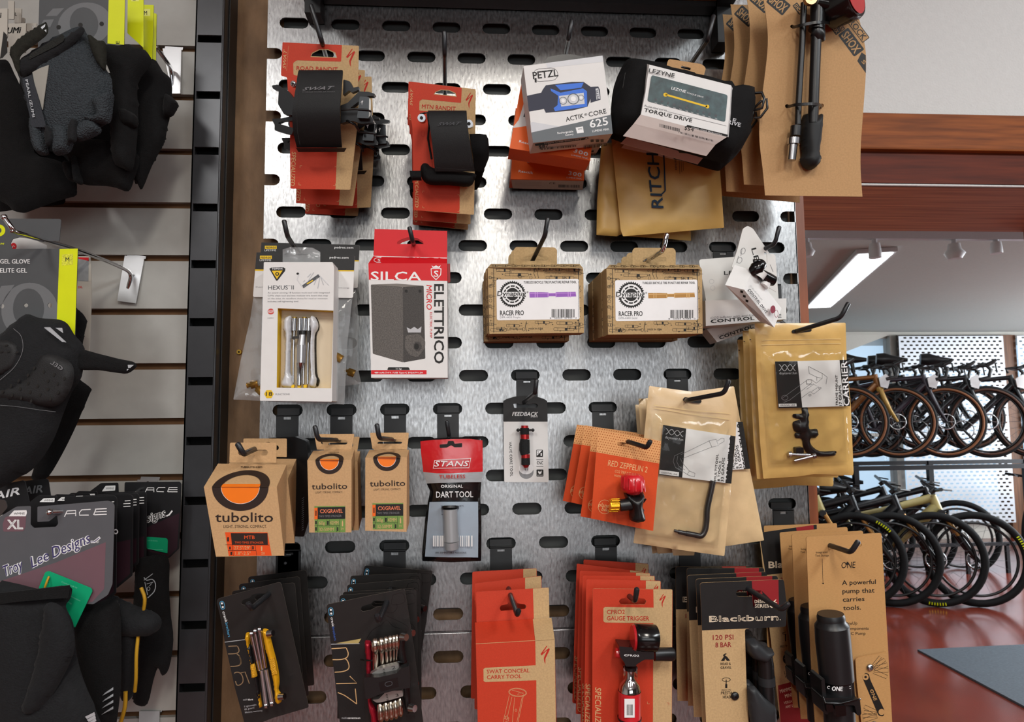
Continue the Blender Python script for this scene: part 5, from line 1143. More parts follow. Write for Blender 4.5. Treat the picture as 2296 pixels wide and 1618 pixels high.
m.ink(ell(920,800,60,58,24),mat('grey_circle','87888a',0.5),1); m.ink(ell(918,772,60,48,24),WHI,2)
m.build('backing_card',T)
m=MB(pl); H=mat('black_rubber_grip','191a1b',0.6,0,bump=.6,bscale=1500)
m.tubeP([(906,438,.012),(906,492,.012)],[.0108,.0108],H,n=20); m.tubeP([(909,530,.012),(905,570,.012),(905,620,.012),(912,655,.012)],[.0112,.0128,.0128,.0115],H,n=20); m.tubeP([(914,685,.012),(915,742,.012)],[.0105,.0108],H,n=20); m.build('grip',T)
RA=mat('red_anodised','b52a2c',0.3,.6)
for a,b,r_ in (((906,418,.012),(906,440,.012),(.0086,.0092)),((907,492,.012),(908,530,.012),(.0108,.0108)),((913,655,.012),(914,685,.012),(.0108,.0108)),((916,742,.012),(918,765,.012),(.009,.005))):
    m=MB(pl); m.tubeP([a,b],list(r_),RA,n=20); m.build('red_band',T)
m=MB(pl); m.tubeP([(917,760,.012),(918,788,.012)],[.0035,.0035],STEEL,n=12); m.build('bit_tip',T)
m=MB(pl); m.tubeP([(852,455,.010),(972,456,.010)],.0028,BLKP,n=10); m.ball(pl.L(852,456,.010),.0026,BLKP); m.ball(pl.L(974,456,.010),.0026,BLKP); m.build('fastener',T)
# ================= dotted inflator cards =================
V(1250,840,3.853)
RZ=mat('orange_red_card','cf4a1e',0.55,0,var=.04,vscale=400); PK=mat('peach_kraft','dba068',0.6); DOT=mat('brown_dots','9c4c1c',0.6); YI=mat('sand_ink','e3b07a',0.55)
pl=Pl.px((350,475,-.190),(895,572,-.190),(290,1240,-.178)); T=thing('inflator_card','orange card with a red knobbed inflator, front of its stack','inflator on card',pl,'orange dotted top inflator cards')
m=MB(pl); sl=stad(600,606,175,36,rot=.14)
m.poly([(350,475),(895,572),(826,1348),(290,1240)],RZ,0,.0007,holes=[sl],side=PK)
m.ink([(350,475),(895,572),(879,766),(336,668)],PK,1,holes=[sl])
F=((350,475),(895,572),(879,766),(336,668))
for i in range(26):
    for j in range(9):
        u=(i+.5)/26+ (0.019 if j%2 else 0); v=(j+.5)/9
        x,y=BI(F,min(u,.99),v)
        if abs((x-600)*math.cos(.14)+(y-606)*math.sin(.14))<96 and abs((y-606)-(x-600)*.14)<26: continue
        m.ink(ell(x,y,4.8,4.6,6),DOT,2)
m.text('RED ZEPPELIN 2',(434,784),(774,844),50,YI,2,bold=.005); m.text('CO2 TIRE INFLATOR',(494,842),(700,880),24,YI,2); m.text('POMPE DE PNEU',(490,878),(640,904),18,YI,2)
m.line(ell(408,1140,56,60,24),4,YI,2,closed=True); m.text('planet',(350,1136),(462,1152),36,YI,2,bold=.02,shear=.2); m.text('bike',(378,1172),(452,1184),32,YI,2,bold=.02,shear=.2)
m.build('backing_card',T)
m=MB(pl); A=pl.L(652,990,.026);B=pl.L(660,880,.026);n=20
rk=mat('red_knob','c01722',0.3,coat=.4)
ring=[]
m.tubeP([(655,1000,.022),(652,975,.022),(650,935,.022),(650,880,.022),(650,858,.022)],[.0205,.0245,.0240,.0215,.015],rk,n=24)
for k in range(12):
    a=2*PI*k/12; r_=.0150; dx=Vector((math.cos(a)*r_,math.sin(a)*r_,0)); m.tube([pl.L(653,985,.022)+dx,pl.L(650,890,.022)+dx*.93],.0012,rk,n=6)
m.tubeP([(648,868,.045),(650,852,.045),(644,850,.045)],.004,rk,n=8) if False else None
m.tubeP([(655,1025,.022),(655,998,.022)],[.013,.018],rk,n=20)
m.build('knob',T)
m=MB(pl); m.pillow(bezc([(575,1010),(650,1030),(738,1005),(735,1080),(728,1110),(735,1160),(748,1240),(690,1264),(625,1250),(620,1150),(600,1100),(580,1050)],3),BLKP,.012,.022,.3,rim=.5)
m.tubeP([(540,1128,.020),(640,1115,.020)],[.012,.013],BLKP,n=16); m.tubeP([(720,1110,.018),(745,1090,.020),(766,1070,.022)],[.003,.003,.0012],BLKP,n=8); m.build('inflator_body',T)
m=MB(pl); gd=mat('gold_coupler','e0a828',0.25,.8); m.tubeP([(452,1128,.020),(528,1125,.020)],[.0132,.0132],gd,n=12); 
for k in range(12):
    a=2*PI*k/12; dd=Vector((0,math.cos(a)*.0080,math.sin(a)*.0080)); m.tube([pl.L(455,1128,.020)+dd,pl.L(525,1125,.020)+dd],.0010,gd,n=6)
m.build('coupler',T)
rz=T
W_='orange dotted top card, %s in its stack'
def zcard(label,c,Y_):
    pl=Pl.px((c[0][0],c[0][1],Y_),(c[1][0],c[1][1],Y_),(c[3][0],c[3][1],Y_+.01)); m=MB(pl); m.poly(list(c),RZ,0,.0007,side=PK)
    F=(c[0],c[1],BI(c,1,.25),BI(c,0,.25)); m.ink(list(F),PK,1)
    for i in range(26):
        for j in range(9): x,y=BI(F,min((i+.5)/26+(0.019 if j%2 else 0),.99),(j+.5)/9); m.ink(ell(x,y,4.8,4.6,5),DOT,2)
    x,y=BI(c,.19,.85); m.line(ell(x,y,50,54,20),4,YI,2,closed=True); m.text('planet',(x-52,y-2),(x+52,y+14),33,YI,2,bold=.02,shear=.2); m.text('bike',(x-26,y+30),(x+44,y+42),30,YI,2,bold=.02,shear=.2)
    o=m.build('inflator_card'); tag(o,label,'inflator on card','orange dotted top inflator cards')
zcard('orange dotted top card directly behind the one with the red knob',((308,472),(840,560),(735,1330),(198,1222)),-.150)
zcard('orange dotted top card, third from the front, loop logo at lower left',((238,436),(760,520),(640,1215),(120,1102)),-.112)
zcard('orange dotted top card at the back left of its stack',((168,430),(690,500),(570,1190),(46,1088)),-.075)
# ================= hex key bags =================
KB2=mat('light_kraft_bag','d2b58a',0.35,0,var=.06,vscale=60,coat=.3,bump=.25,bscale=60)
def essential(label,out,c,card,Y_,seed,full):
    pl=Pl.px((c[0][0],c[0][1],Y_),(c[1][0],c[1][1],Y_),(c[2][0],c[2][1],Y_+.015)); T=thing('tool_bag',label,'resealable kraft bag',pl,'light kraft hex key bags')
    m=MB(pl); m.pillow(out,KB2,0,.0035,.4,rim=.12,wr=.0009,wf=90,seed=seed); m.build('bag',T)
    m=MB(pl); g=lambda u,v:BI(card,u,v); D_=.0085
    m.poly(list(card),WHI,D_,.0005); m.ink([g(0,0),g(.32,0),g(.32,1),g(0,1)],BLKC,1,d=D_)
    for k in (0,1): m.line([g(.045+x/500*1.2,.12+(.055 if k else -.055)*math.cos(x*PI/33)) for x in range(0,101,5)],5,LGRY,2,d=D_)
    m.text('daysaver.fun',g(.04,.26),g(.29,.26),22,LGRY,2,d=D_)
    m.ink([g(.0,.90),g(.27,.90),g(.27,.985),g(.0,.985)],WHI,2,d=D_); m.text('ESSENTIAL LINE',g(.03,.965),g(.25,.965),13,BLKI,3,d=D_,bold=.02)
    if full:
        for a in ([(1065,690),(1310,570),(1370,555),(1390,610),(1330,625),(1080,722)],[(1310,570),(1335,625)],[(1380,572),(1420,545),(1440,550),(1440,575),(1395,600)],[(1085,665),(1010,700),(1000,750),(1020,800),(1090,840),(1140,870),(1185,880),(1188,850),(1140,830),(1080,760),(1060,720)],[(1040,700),(1030,750),(1050,790),(1100,820)],[(1140,830),(1120,860)]): m.line(a,3,GRYI,2,d=D_)
    m.ink([g(.93,0),g(1,0),g(1,1),g(.93,1)],BLKC,1,d=D_)
    m.text('ESSENTIAL8',g(.985,.99),g(.985,.03),46,BLKI,2,d=D_,bold=.04) if not full else m.text('ESSENTIAL8',(1492,938),(1530,535),42,BLKI,3,d=D_,bold=.05)
    m.text('ESSENTIAL8',g(.992,.99),g(1.0,.03),30,WHI,4,d=D_,bold=.03) if False else None
    m.text('MULTITOOL',g(.79,.98),g(.79,.42),20,BLKI,3,d=D_,bold=.01); m.text('8 TOOLS',g(.84,.98),g(.84,.56),22,BLKI,3,d=D_,bold=.01); m.text('33 GRAMS',g(.89,.98),g(.885,.48),24,BLKI,3,d=D_,bold=.01)
    m.build('label_card',T)
    return pl,T
out=rr([(792,95),(900,110),(1160,145),(1525,98),(1552,248),(1540,530),(1502,930),(1442,1565),(1050,1510),(655,1452),(690,1200),(745,560),(782,190)],8)
pl,T=essential('light kraft bag holding a bent hex key, front of its hook',out,((792,95),(1525,98),(655,1452)),((912,432),(1538,530),(1502,940),(878,862)),-.150,31,True)
m=MB(pl); m.ink(stad(1165,220,160,40,rot=.12),BLKI,6,d=.0045)
for a in ([(835,262),(1100,300),(1500,335)],[(835,285),(1100,330),(1490,385)]): m.line(a,5,MC['zip_ridge'],4,d=.0055)
m.build('zip_seal',T)
m=MB(pl); hk=mat('dark_hex_steel','4c4c4c',0.28,.8); pts=bez([(1345,915,.010),(1325,1010,.010),(1295,1150,.010),(1288,1260,.010),(1275,1340,.010),(1240,1390,.010),(1180,1380,.010),(1110,1368,.010)],4); m.tubeP(pts,.0062,hk,n=6); m.tubeP([(1115,1370,.010),(1045,1355,.010)],.0052,hk,n=6); m.tubeP([(1048,1355,.010),(1008,1345,.010)],.0034,hk,n=6); m.build('hex_key',T)
m=MB(pl); m.pillow(rr([(830,330),(1500,400),(1400,1480),(720,1380)],20),FILM,.011,.006,.1,rim=.12,wr=.0022,wf=130,seed=15); m.build('clear_window',T)
out2=rr([(1500,330),(1560,240),(1580,400),(1660,800),(1785,1430),(1465,1478),(1420,1400)],8)
essential('light kraft bag swung right behind the hex key bag, white letters at its edge',rr([(830,200),(1550,240),(1580,400),(1660,800),(1785,1430),(1465,1478),(1100,1500),(900,700)],8),((830,200),(1550,240),(900,1500)),((1000,440),(1600,405),(1665,812),(1060,840)),-.12,33,False)
for i,(p,Yc) in enumerate(((((760,200),(1400,200),(1180,1560),(1000,1560)),-.095),(((700,205),(1300,210),(1000,1535),(865,1545)),-.07),(((672,258),(1200,250),(930,1520),(820,1545)),-.045))):
    pl=Pl.px((p[0][0],p[0][1],Yc),(p[1][0],p[1][1],Yc),(p[3][0],p[3][1],Yc+.005)); m=MB(pl); m.pillow(rr([p[0],p[1],p[2],p[3],(p[0][0]+30,700)],6),KB2,0,.003,.4,rim=.12,wr=.0008,seed=40+i)
    o=m.build('tool_bag'); tag(o,['plain kraft bag edge directly behind the hex key bag','plain kraft bag edge, second behind the hex key bag','plain kraft bag edge at the far left back of the hex key bags'][i],'resealable kraft bag','light kraft hex key bags')
# ================= multitool cards =================
V(470,1240,4.280)
MC5=mat('matte_black_card','201e1d',0.45,0,var=.08,coat=.1); BRO=mat('bronze_outline','8d7458',0.5); CYN=mat('cyan_ink','4f9cc4',0.5); MYL=mat('yellow_anodised','e0a41a',0.3,.3); MRD=mat('crimson_anodised','9c1a2c',0.3,.5)
def cbcard(label,out,c,slot,Y_,dY,grp,name='multitool_card'):
    pl=Pl.px((c[0][0],c[0][1],Y_),(c[1][0],c[1][1],Y_),(c[2][0],c[2][1],Y_+dY)); T=thing(name,label,'multitool on card',pl,grp)
    m=MB(pl); m.poly(out,MC5,0,.0008,holes=[slot],side=mat('card_edge','6a625a',.6)); return pl,T,m
def plogo(m,x,y,s_,a):
    m.line(stad(x,y,78*s_,40*s_,rot=a),5,CYN,2,closed=True)
    for t in (-1,1): m.ink(ell(x+t*18*s_*math.cos(a),y+t*18*s_*math.sin(a),10*s_,10*s_,12),WHI,3)
slot=rr([(300,478),(320,445),(390,425),(405,398),(450,385),(540,385),(560,400),(470,440),(430,470),(400,520),(360,500),(315,495)],8)
out=rr([(62,440),(683,272),(900,1250),(953,1478),(620,1575),(348,1680),(300,1500),(240,1280),(150,870),(100,600)],[34,34,6,20,0,6,0,0,0,0])
pl,T,m=cbcard('black card with a yellow five piece multitool, front of the lower left hook',out,((62,440),(683,272),(240,1280)),slot,-.165,.01,'black cards with yellow multitools')
plogo(m,122,498,1.0,1.35); m.text('crank',(122,560),(150,665),26,WHI,2,bold=.015); m.text('brothers',(150,668),(178,805),26,CYN,2,bold=.01)
m.ink([(145,850),(370,822),(505,1460),(300,1480),(240,1280)],BLKC,1); m.line([(145,852),(370,824)],6,LGRY,3)
for a in (bez([(180,890),(262,888),(290,920)],3),): pass
def m_glyph(m,pts,w_=9): m.line(bez(pts,4),w_,BRO,3)
m.line([(180,892),(264,888)],9,BRO,3); m_glyph(m,[(178,965),(240,962),(275,950),(282,925),(268,892)]); m_glyph(m,[(200,1085),(265,1080),(298,1062),(300,1030),(285,985),(262,965)]); m.line([(205,1088),(300,1072)],9,BRO,2) if False else None
m_glyph(m,[(285,985),(300,1040),(290,1070)])
m.line([(222,1140),(228,1230)],9,BRO,3) if False else None
m_glyph(m,[(248,1225),(262,1262),(290,1262),(318,1235),(318,1190),(295,1150),(262,1140),(235,1150)]); m.line([(295,1148),(340,1138),(382,1250)],9,BRO,3) 
m.text('multi-',(322,1414),(372,1408),18,LGRY,3); m.text('five',(372,1414),(418,1408),18,WHI,3,bold=.03)
for i,s_ in enumerate(('5 lightweight','85 grams','lifetime warranty')): m.text(s_,(332+i*4,1478+i*28),((450,430,508)[i],1458+i*28),16,LGRY,3)
m.build('backing_card',T)
pr=lambda a,b,r1,r2,mt,n=12:(a,b)
def seg(pl,pts,r,mt,name,T,n=10,flat=None):
    m=MB(pl); m.tubeP(pts,r,mt,n=n,flat=flat); return m.build(name,T)
m=MB(pl); m.pillow(bezc([(508,735),(545,722),(580,750),(588,810),(610,900),(655,1080),(672,1230),(662,1300),(690,1350),(690,1420),(655,1440),(628,1400),(622,1300),(600,1180),(560,1000),(520,840)],3),MYL,.020,.006,.5,rim=.5); m.build('side_plate',T)
m=MB(pl); m.pillow(bezc([(345,775),(375,755),(395,785),(388,860),(402,960),(450,1110),(470,1200),(480,1300),(500,1420),(505,1470),(478,1460),(460,1350),(440,1200),(400,1080),(375,950),(350,850)],3),MYL,.010,.006,.5,rim=.5); m.build('side_plate',T)
m=MB(pl); m.pillow(bezc([(372,890),(398,880),(412,960),(430,1060),(470,1180),(485,1400),(470,1420),(440,1250),(395,1050)],3),BLKP,.012,.006,.5,rim=.5); m.build('hex_key',T)
m=MB(pl); kn=mat('knurled_yellow','d89c16',0.4,.2,bump=.8,bscale=900); m.pillow(rr([(388,1068),(435,1055),(462,1180),(405,1195)],14),kn,.018,.006,.5,rim=.4); m.poly([(572,1018),(620,1005),(650,1155),(600,1170)],kn,.0275,.002); m.build('knurled_grip',T)
for (x0,y0,x1,y1,d_) in ((405,770,480,1120,.016),(440,745,505,1110,.019),(482,730,535,1095,.022)):
    m=MB(pl); m.tubeP([(x0,y0+12,d_),(x1,y1,d_)],[.0046,.0044],STEEL,n=6); m.tubeP([(x0-12,y0,d_),(x0+14,y0,d_)],[.0062,.0062],STEEL,n=14); m.build('hex_key',T)
for (x0,y0,x1,y1,d_) in ((500,1118,545,1460,.018),(540,1112,600,1440,.021)):
    m=MB(pl); m.tubeP([(x0,y0,d_),(x1,y1,d_)],[.0046,.0046],ALU,n=6); m.tubeP([(x1-12,y1,d_),(x1+14,y1-4,d_)],[.006,.006],STEEL,n=14); m.build('hex_key',T)
for x,y in ((560,770),(670,1375)):
    m=MB(pl); a=pl.L(x,y,.026); m.tube([a,a+Vector((.007,-.003,0))],[.0040,.0036],STEEL,n=16); m.build('pivot_bolt',T)
m5=T
for i,(x,y,Yc,r_) in enumerate(((212,362,-.125,-.16),(280,295,-.09,-.13),(368,225,-.055,-.20))): cl(m5,'black card with a yellow multitool, %s on the lower left hook'%ORD[i+1] if i<2 else 'black card with a yellow multitool, rearmost on the lower left hook',x,y,Yc,rot=[0.13,.14,.15][i],sy=.8)
slot=rr([(1450,545),(1460,510),(1550,480),(1570,455),(1620,455),(1700,460),(1712,478),(1690,505),(1600,515),(1545,545),(1470,558)],8)
out=rr([(1120,492),(1872,338),(1960,900),(2060,1700),(1260,1700),(1235,1500),(1180,1020)],[30,30,0,6,6,0,0])
pl,T,m=cbcard('black card with a crimson seventeen piece multitool, front of the second lower hook',out,((1120,492),(1872,338),(1180,1020)),slot,-.175,.008,'black cards with crimson multitools')
plogo(m,1165,560,1.0,1.48); m.text('crank',(1162,616),(1175,705),24,WHI,2,bold=.015); m.text('brothers',(1176,708),(1196,838),24,mat('deep_blue_ink','3a5ca8',.5),2,bold=.01)
m.ink([(1165,868),(1440,862),(1500,1610),(1262,1610),(1225,1400)],BLKC,1); m.ink([(1215,862),(1455,818),(1425,868)],mat('pale_gold','c9b878',.4,.4),3); m.line([(1165,872),(1438,866)],6,LGRY,3)
def ml(pts,w_=9): m.line(bez(pts,4),w_,KI,3)
m.line([(1170,915),(1310,905)],9,KI,3); ml([(1180,1020),(1260,1018),(1315,1000),(1330,960),(1312,908)]); ml([(1200,1140),(1270,1135),(1325,1115),(1338,1080),(1322,1030),(1300,1010)]); m.line([(1215,1250),(1412,1245),(1345,1178)],9,KI,3); m.line([(1398,1298),(1412,1445)],9,KI,3); ml([(1412,1445),(1350,1400),(1290,1360),(1230,1335)])
m.text('multi-',(1268,1588),(1322,1588),20,LGRY,3); m.text('seventeen',(1324,1588),(1446,1588),20,WHI,3,bold=.03)
GL=mat('faint_gloss_line','0e0d0d',.3)
for a in ([(1790,365),(1880,345),(1915,480)],[(1760,400),(1850,380),(1870,470),(1750,490),(1760,400)],[(1690,560),(1760,570),(1800,520),(1790,480)],[(1700,600),(1900,700),(1870,780)],[(1640,700),(1700,640),(1760,700),(1830,720)],[(1500,830),(1560,740),(1640,690)]): m.line(bez(a,3),4,GL,1)
for k in range(12): m.ink(ell(1900+(k%3)*30,1440+(k//3)*42,12,12,10),GL,1)
m.build('backing_card',T)
m=MB(pl); m.pillow(bezc([(1488,850),(1520,835),(1548,850),(1555,950),(1548,1100),(1560,1250),(1550,1400),(1585,1470),(1612,1560),(1605,1700),(1560,1700),(1545,1560),(1520,1450),(1505,1200),(1498,1000)],3),MRD,.016,.008,.5,rim=.5); m.build('side_plate',T)
m=MB(pl); m.pillow(bezc([(1800,790),(1850,775),(1885,810),(1870,900),(1895,1050),(1920,1300),(1925,1500),(1890,1520),(1860,1400),(1830,1100),(1805,950)],3),BLKP,.014,.008,.5,rim=.5); m.build('side_plate',T)
CH2=mat('nickel','c0b6a8',0.2,1)
for (x,y,r_,x1,y1,sr) in ((1585,880,.0135,1595,1110,.0085),(1645,870,.0115,1665,1130,.0055),(1690,860,.0105,1708,1100,.0045),(1730,850,.010,1740,1090,.0035),(1765,845,.0095,1768,1080,.003),(1795,840,.009,1792,1070,.0025)):
    m=MB(pl); m.tubeP([(x,y-55,.020),(x+2,y-30,.022),(x+4,y+30,.022),(x+8,y+75,.020)],[r_*.36,r_*.62,r_*.62,r_*.4],CH2,n=16); m.tubeP([(x+6,y+60,.018),(x1,y1,.018)],[sr*.8,sr*.8],CH2,n=8); m.build('bit',T)
for (x,y,r_) in ((1640,1520,.012),(1695,1510,.011),(1740,1500,.0105),(1785,1490,.010),(1830,1470,.0095)):
    m=MB(pl); m.tubeP([(x-8,y-75,.020),(x,y-30,.022),(x+4,y+60,.022),(x+6,y+85,.020)],[r_*.4,r_*.58,r_*.62,r_*.36],CH2,n=16); m.build('bit',T)
m=MB(pl); m.poly(rr([(1535,1165),(1630,1105),(1812,1062),(1820,1120),(1790,1140),(1700,1200),(1560,1200)],8),mat('cast_alloy','9c9a96',.4,.7),.030,.008); m.text('2',(1750,1115),(1785,1108),30,BLKI,1,d=.030); m.text('cra',(1660,1110),(1672,1180),30,BLKI,1,d=.030)
m.build('spoke_key',T); m=MB(pl); m.poly(rr([(1560,1405),(1620,1400),(1700,1320),(1850,1315),(1858,1370),(1760,1400),(1640,1430),(1600,1432)],8),MC['cast_alloy'],.030,.008); m.text('3',(1785,1378),(1815,1374),30,BLKI,1,d=.030); m.text('ers',(1690,1350),(1700,1415),26,BLKI,1,d=.030)
m.build('chain_tool',T)
m=MB(pl); m.poly(rr([(1480,1190),(1620,1190),(1800,1150),(1825,1110),(1915,1080),(1925,1290),(1800,1310),(1640,1350),(1520,1400),(1495,1390)],12),BLKP,.040,.010); m.ink(rr([(1620,1240),(1805,1190),(1815,1280),(1640,1330)],8),BLKG,1,d=.040); m.line(stad(1718,1252,70,40,rot=-.25),5,DGRY,2,d=.040,closed=True); m.build('retaining_strap',T)
m=MB(pl); m.tubeP([(1450,1020,.01),(1500,1025,.024),(1560,1030,.028)],.0016,BLKG,n=8); m.tubeP([(1800,1040,.026),(1860,1050,.026),(1890,1030,.012)],.0016,BLKG,n=8); m.build('wire_tie',T)
for x,y in ((1845,800),(1925,1480)):
    m=MB(pl); a=pl.L(x,y,.024); m.tube([a,a+Vector((.006,-.005,0))],[.0048,.0042],STEEL,n=16); m.build('pivot_bolt',T)
m17=T
for i,(x,y,Yc,r_) in enumerate(((1246,402,-.146,.13),(1278,370,-.119,.15),(1320,300,-.092,.12),(1352,215,-.065,.16),(1488,115,-.038,.28))): cl(m17,'black card with a crimson multitool, %s on the second lower hook'%(ORD[i+1] if i<4 else 'rearmost and most tilted'),x,y,Yc,rot=r_,sy=.55)
# ================= red carry tool carton =================
V(1040,1230,4.171)
Yf,Yb=-.165,-.118
pl=Pl.px((112,890,Yf),(850,846,Yf),(130,1700,Yf+.004)); T=thing('carry_tool_box','red and tan hanging carton with a drawn tool, front of its hook','tool carton',pl)
m=MB(pl); F=((112,890),(850,846),(862,1700),(132,1700)); f=[pl.L(*p) for p in F]; w3=lambda x,y,Y_: T.matrix_world.inverted()@P(*q(x,y),Y_)
tb=[w3(105,688,Yb),w3(820,645,Yb)]; bb=[tb[0]-Vector((0,0,.24)),tb[1]-Vector((0,0,.24))]
m.add(f+tb+bb,[(0,1,2,3),(4,5,1,0),(1,5,7,2),(4,0,3,6),(3,2,7,6),(5,4,6,7)],RED)
m.ink([(668,858),(850,846),(862,1700),(680,1700),(678,1228),(200,1245),(185,1235),(183,1125),(198,1112),(672,1088)],K_,1)
m.line([(112,888),(850,846)],4,KI,3)
m.text('SWAT CONCEAL',(216,1164),(615,1154),36,REDI,2,bold=.02); m.text('CARRY TOOL',(216,1218),(540,1208),36,REDI,2,bold=.02)
slogo(m,718,905,86,175,REDI,2)
for a in (ell(503,1342,84,40,26,rot=.08),ell(503,1342,78,33,26,rot=.08)): m.line(a,3,KI,2,closed=True)
for a in ([(450,1320),(560,1350),(500,1360),(520,1340)],[(425,1370),(372,1600),(375,1700)],[(545,1385),(480,1700)],[(450,1385),(400,1600)],[(475,1390),(455,1600),(440,1700)],[(560,1360),(500,1660)],[(380,1590),(400,1560),(420,1580),(415,1610),(390,1615)]): m.line(a,3,KI,2)
m.line(ell(400,1578,14,16,12),3,KI,2,closed=True); m.line(ell(487,1508,8,12,10),3,KI,2,closed=True)
tp=MB(Pl.px((105,688,Yb),(820,645,Yb),(112,890,Yf))); tp.ink([(645,655),(820,645),(850,846),(668,858)],K_,2); m.merge(tp)
m.build('carton',T)
hb=MB(Pl.px((115,400,Yb+.002),(790,365,Yb+.002),(112,685,Yb+.002)))
sl=rr([(335,555),(345,530),(410,515),(425,480),(455,468),(485,480),(500,508),(570,518),(585,535),(575,560),(500,570),(345,580)],8)
hb.poly(rr([(115,402),(795,362),(800,650),(118,690)],14),RED,0,.0008,holes=[sl]); hb.ink(rr([(646,371),(795,362),(800,650),(655,660)],8),K_,1)
m=MB(pl); m.merge(hb); m.build('hang_tab',T)
def redcard(label,c,Y_,kr=.78,dY=.004,name='carry_tool_box',cat='tool carton',grp='red and tan header flaps behind'):
    pl=Pl.px((c[0][0],c[0][1],Y_),(c[1][0],c[1][1],Y_),(c[3][0],c[3][1],Y_+dY)); m=MB(pl); m.poly(rr(list(c),14),RED,0,.0009,side=RED); g=lambda u,v:BI(c,u,v); m.ink([g(kr,.001),g(.995,.001),g(.995,1),g(kr,1)],K_,1); o=m.build(name); tag(o,label,cat,grp); return o
redcard('red and tan carton flap second from the front behind the drawn tool carton',((102,322),(726,252),(735,1500),(100,1500)),-.085,.755)
redcard('red and tan carton flap at the back behind the drawn tool carton',((80,214),(682,182),(700,1400),(66,1400)),-.05,.79)
# ================= gauge trigger inflator cards =================
pl=Pl.px((1205,370,-.165),(1952,380,-.165),(1200,1700,-.150)); T=thing('gauge_inflator_card','red and tan card with a black gauge inflator and silver cartridge, in front','inflator on card',pl,'red and tan gauge inflator cards')
m=MB(pl); sl=rr([(1450,490),(1470,465),(1540,455),(1560,430),(1600,430),(1620,455),(1690,466),(1708,490),(1690,520),(1470,520)],8)
m.poly(rr([(1205,370),(1952,380),(1945,1700),(1200,1700)],[18,18,4,4]),RED,0,.0008,holes=[sl],side=K_)
m.ink([(1772,378),(1950,381),(1944,1700),(1768,1700),(1772,696),(1320,688),(1305,675),(1306,555),(1320,543),(1775,549)],K_,1)
m.text('CPRO2',(1338,610),(1506,608),40,REDI,2,bold=.02); m.text('GAUGE TRIGGER',(1338,668),(1734,670),40,REDI,2,bold=.02); slogo(m,1828,420,60,128,REDI,2)
m.text('SPECIALIZED',(1228,1295),(1228,1720),56,KI,2,bold=.015,shear=.15)
m.line([(1716,1428),(1716,1448),(1738,1448)],3,KI,2); m.line([(1898,1440),(1918,1440),(1918,1462)],3,REDI,2)
m.build('backing_card',T)
m=MB(pl); m.tubeP([(1590,828,.030),(1600,828,.030),(1785,835,.026)],[.020,.0265,.0265],BLKG,n=32); m.build('gauge',T)
m=MB(pl); m.tubeP([(1575,828,.031),(1594,828,.031)],[.0235,.0260],mat('red_glass_rim','b81e26',.25,coat=.5),n=32); m.build('gauge_face',T)
m=MB(pl); m.poly(rr([(1452,912),(1680,930),(1780,950),(1780,1035),(1690,1035),(1665,1050),(1615,1080),(1610,1100),(1515,1100),(1500,1060),(1462,1010)],12),BLKG,.034,.024); m.text('CPRO2',(1498,1003),(1640,1008),18,WHI,1,d=.034,bold=.05); m.tubeP([(1780,985,.022),(1955,985,.022),(1968,985,.022)],[.0135,.0135,.011],BLKP,n=20); m.build('trigger_body',T)
m=MB(pl); m.tubeP([(1418,970,.022),(1452,972,.022)],[.0095,.0105],mat('red_button','c01a24',.25,coat=.5),n=20); m.build('button',T)
m=MB(pl); m.tubeP([(1560,1100,.022),(1560,1130,.022)],[.0125,.012],BLKP,n=20); m.build('neck',T)
m=MB(pl); m.tubeP([(1558,1130,.022),(1556,1200,.022),(1555,1225,.022),(1552,1270,.022),(1551,1330,.022),(1550,1720,.022)],[.0085,.0085,.012,.0195,.0223,.0225],M_chrome,n=32); m.build('cartridge',T)
m=MB(pl); m.tubeP([(1558,1108,.022),(1557,1210,.022)],[.0148,.0148],film('clear_collar',30,.2,1.3,(.93,.93,.95)),n=24,cap=False); m.build('clear_collar',T)
m=MB(pl); RL=mat('cartridge_red_label','c9252d',.35,coat=.4); m.tubeP([(1551,1325,.022),(1550,1720,.022)],[.0229,.0229],RL,n=32,cap=False)
m.rect(1502,1402,1598,1578,WHI,3,d=.0366); barcode(m,1522,1455,1582,1555,BLKI,4,d=.0366,n=10); m.build('cartridge_label',T)
m=MB(pl); m.tubeP([(1549,1570,.022),(1549,1588,.022)],[.0245,.0245],BLKP,n=28,cap=False); m.tubeP([(1549,1588,.022),(1549,1570,.022)],[.0240,.0240],BLKP,n=28,cap=False); m.build('rubber_band',T)
for i,(c,Yc) in enumerate(((((1145,282),(1842,300),(1838,1700),(1122,1700)),-.140),(((1110,250),(1785,254),(1800,1700),(1092,1700)),-.115),(((1084,205),(1742,228),(1760,1545),(1048,1545)),-.090),(((1056,138),(1680,214),(1640,1560),(1015,1440)),-.066),(((1120,100),(1727,140),(1720,1400),(1110,1400)),-.042))):
    o=redcard('red and tan gauge inflator card, %s of its stack'%(ORD[i+1] if i<4 else 'rearmost'),c,Yc,.80,.012,'gauge_inflator_card','inflator on card','red and tan gauge inflator cards')
    pl2=Pl.px((c[0][0],c[0][1],Yc),(c[1][0],c[1][1],Yc),(c[3][0],c[3][1],Yc+.012)); m=MB(pl2)
    x0=c[0][0]+(c[3][0]-c[0][0])*.75; yb=c[3][1]
    if i<4: m.text('SPECIALIZED',(x0+12,yb-440),(x0+6,yb-20),44,KI,2,bold=.015,shear=.15)
    slogo(m,c[1][0]-72,c[1][1]+32,50,110,REDI,2); m.build('print',o); bpy.data.objects[m and o.name]; 
for o in list(C.objects):
    if o.name.startswith('print') and o.parent and o.parent.type=='MESH': o.matrix_parent_inverse=Matrix()
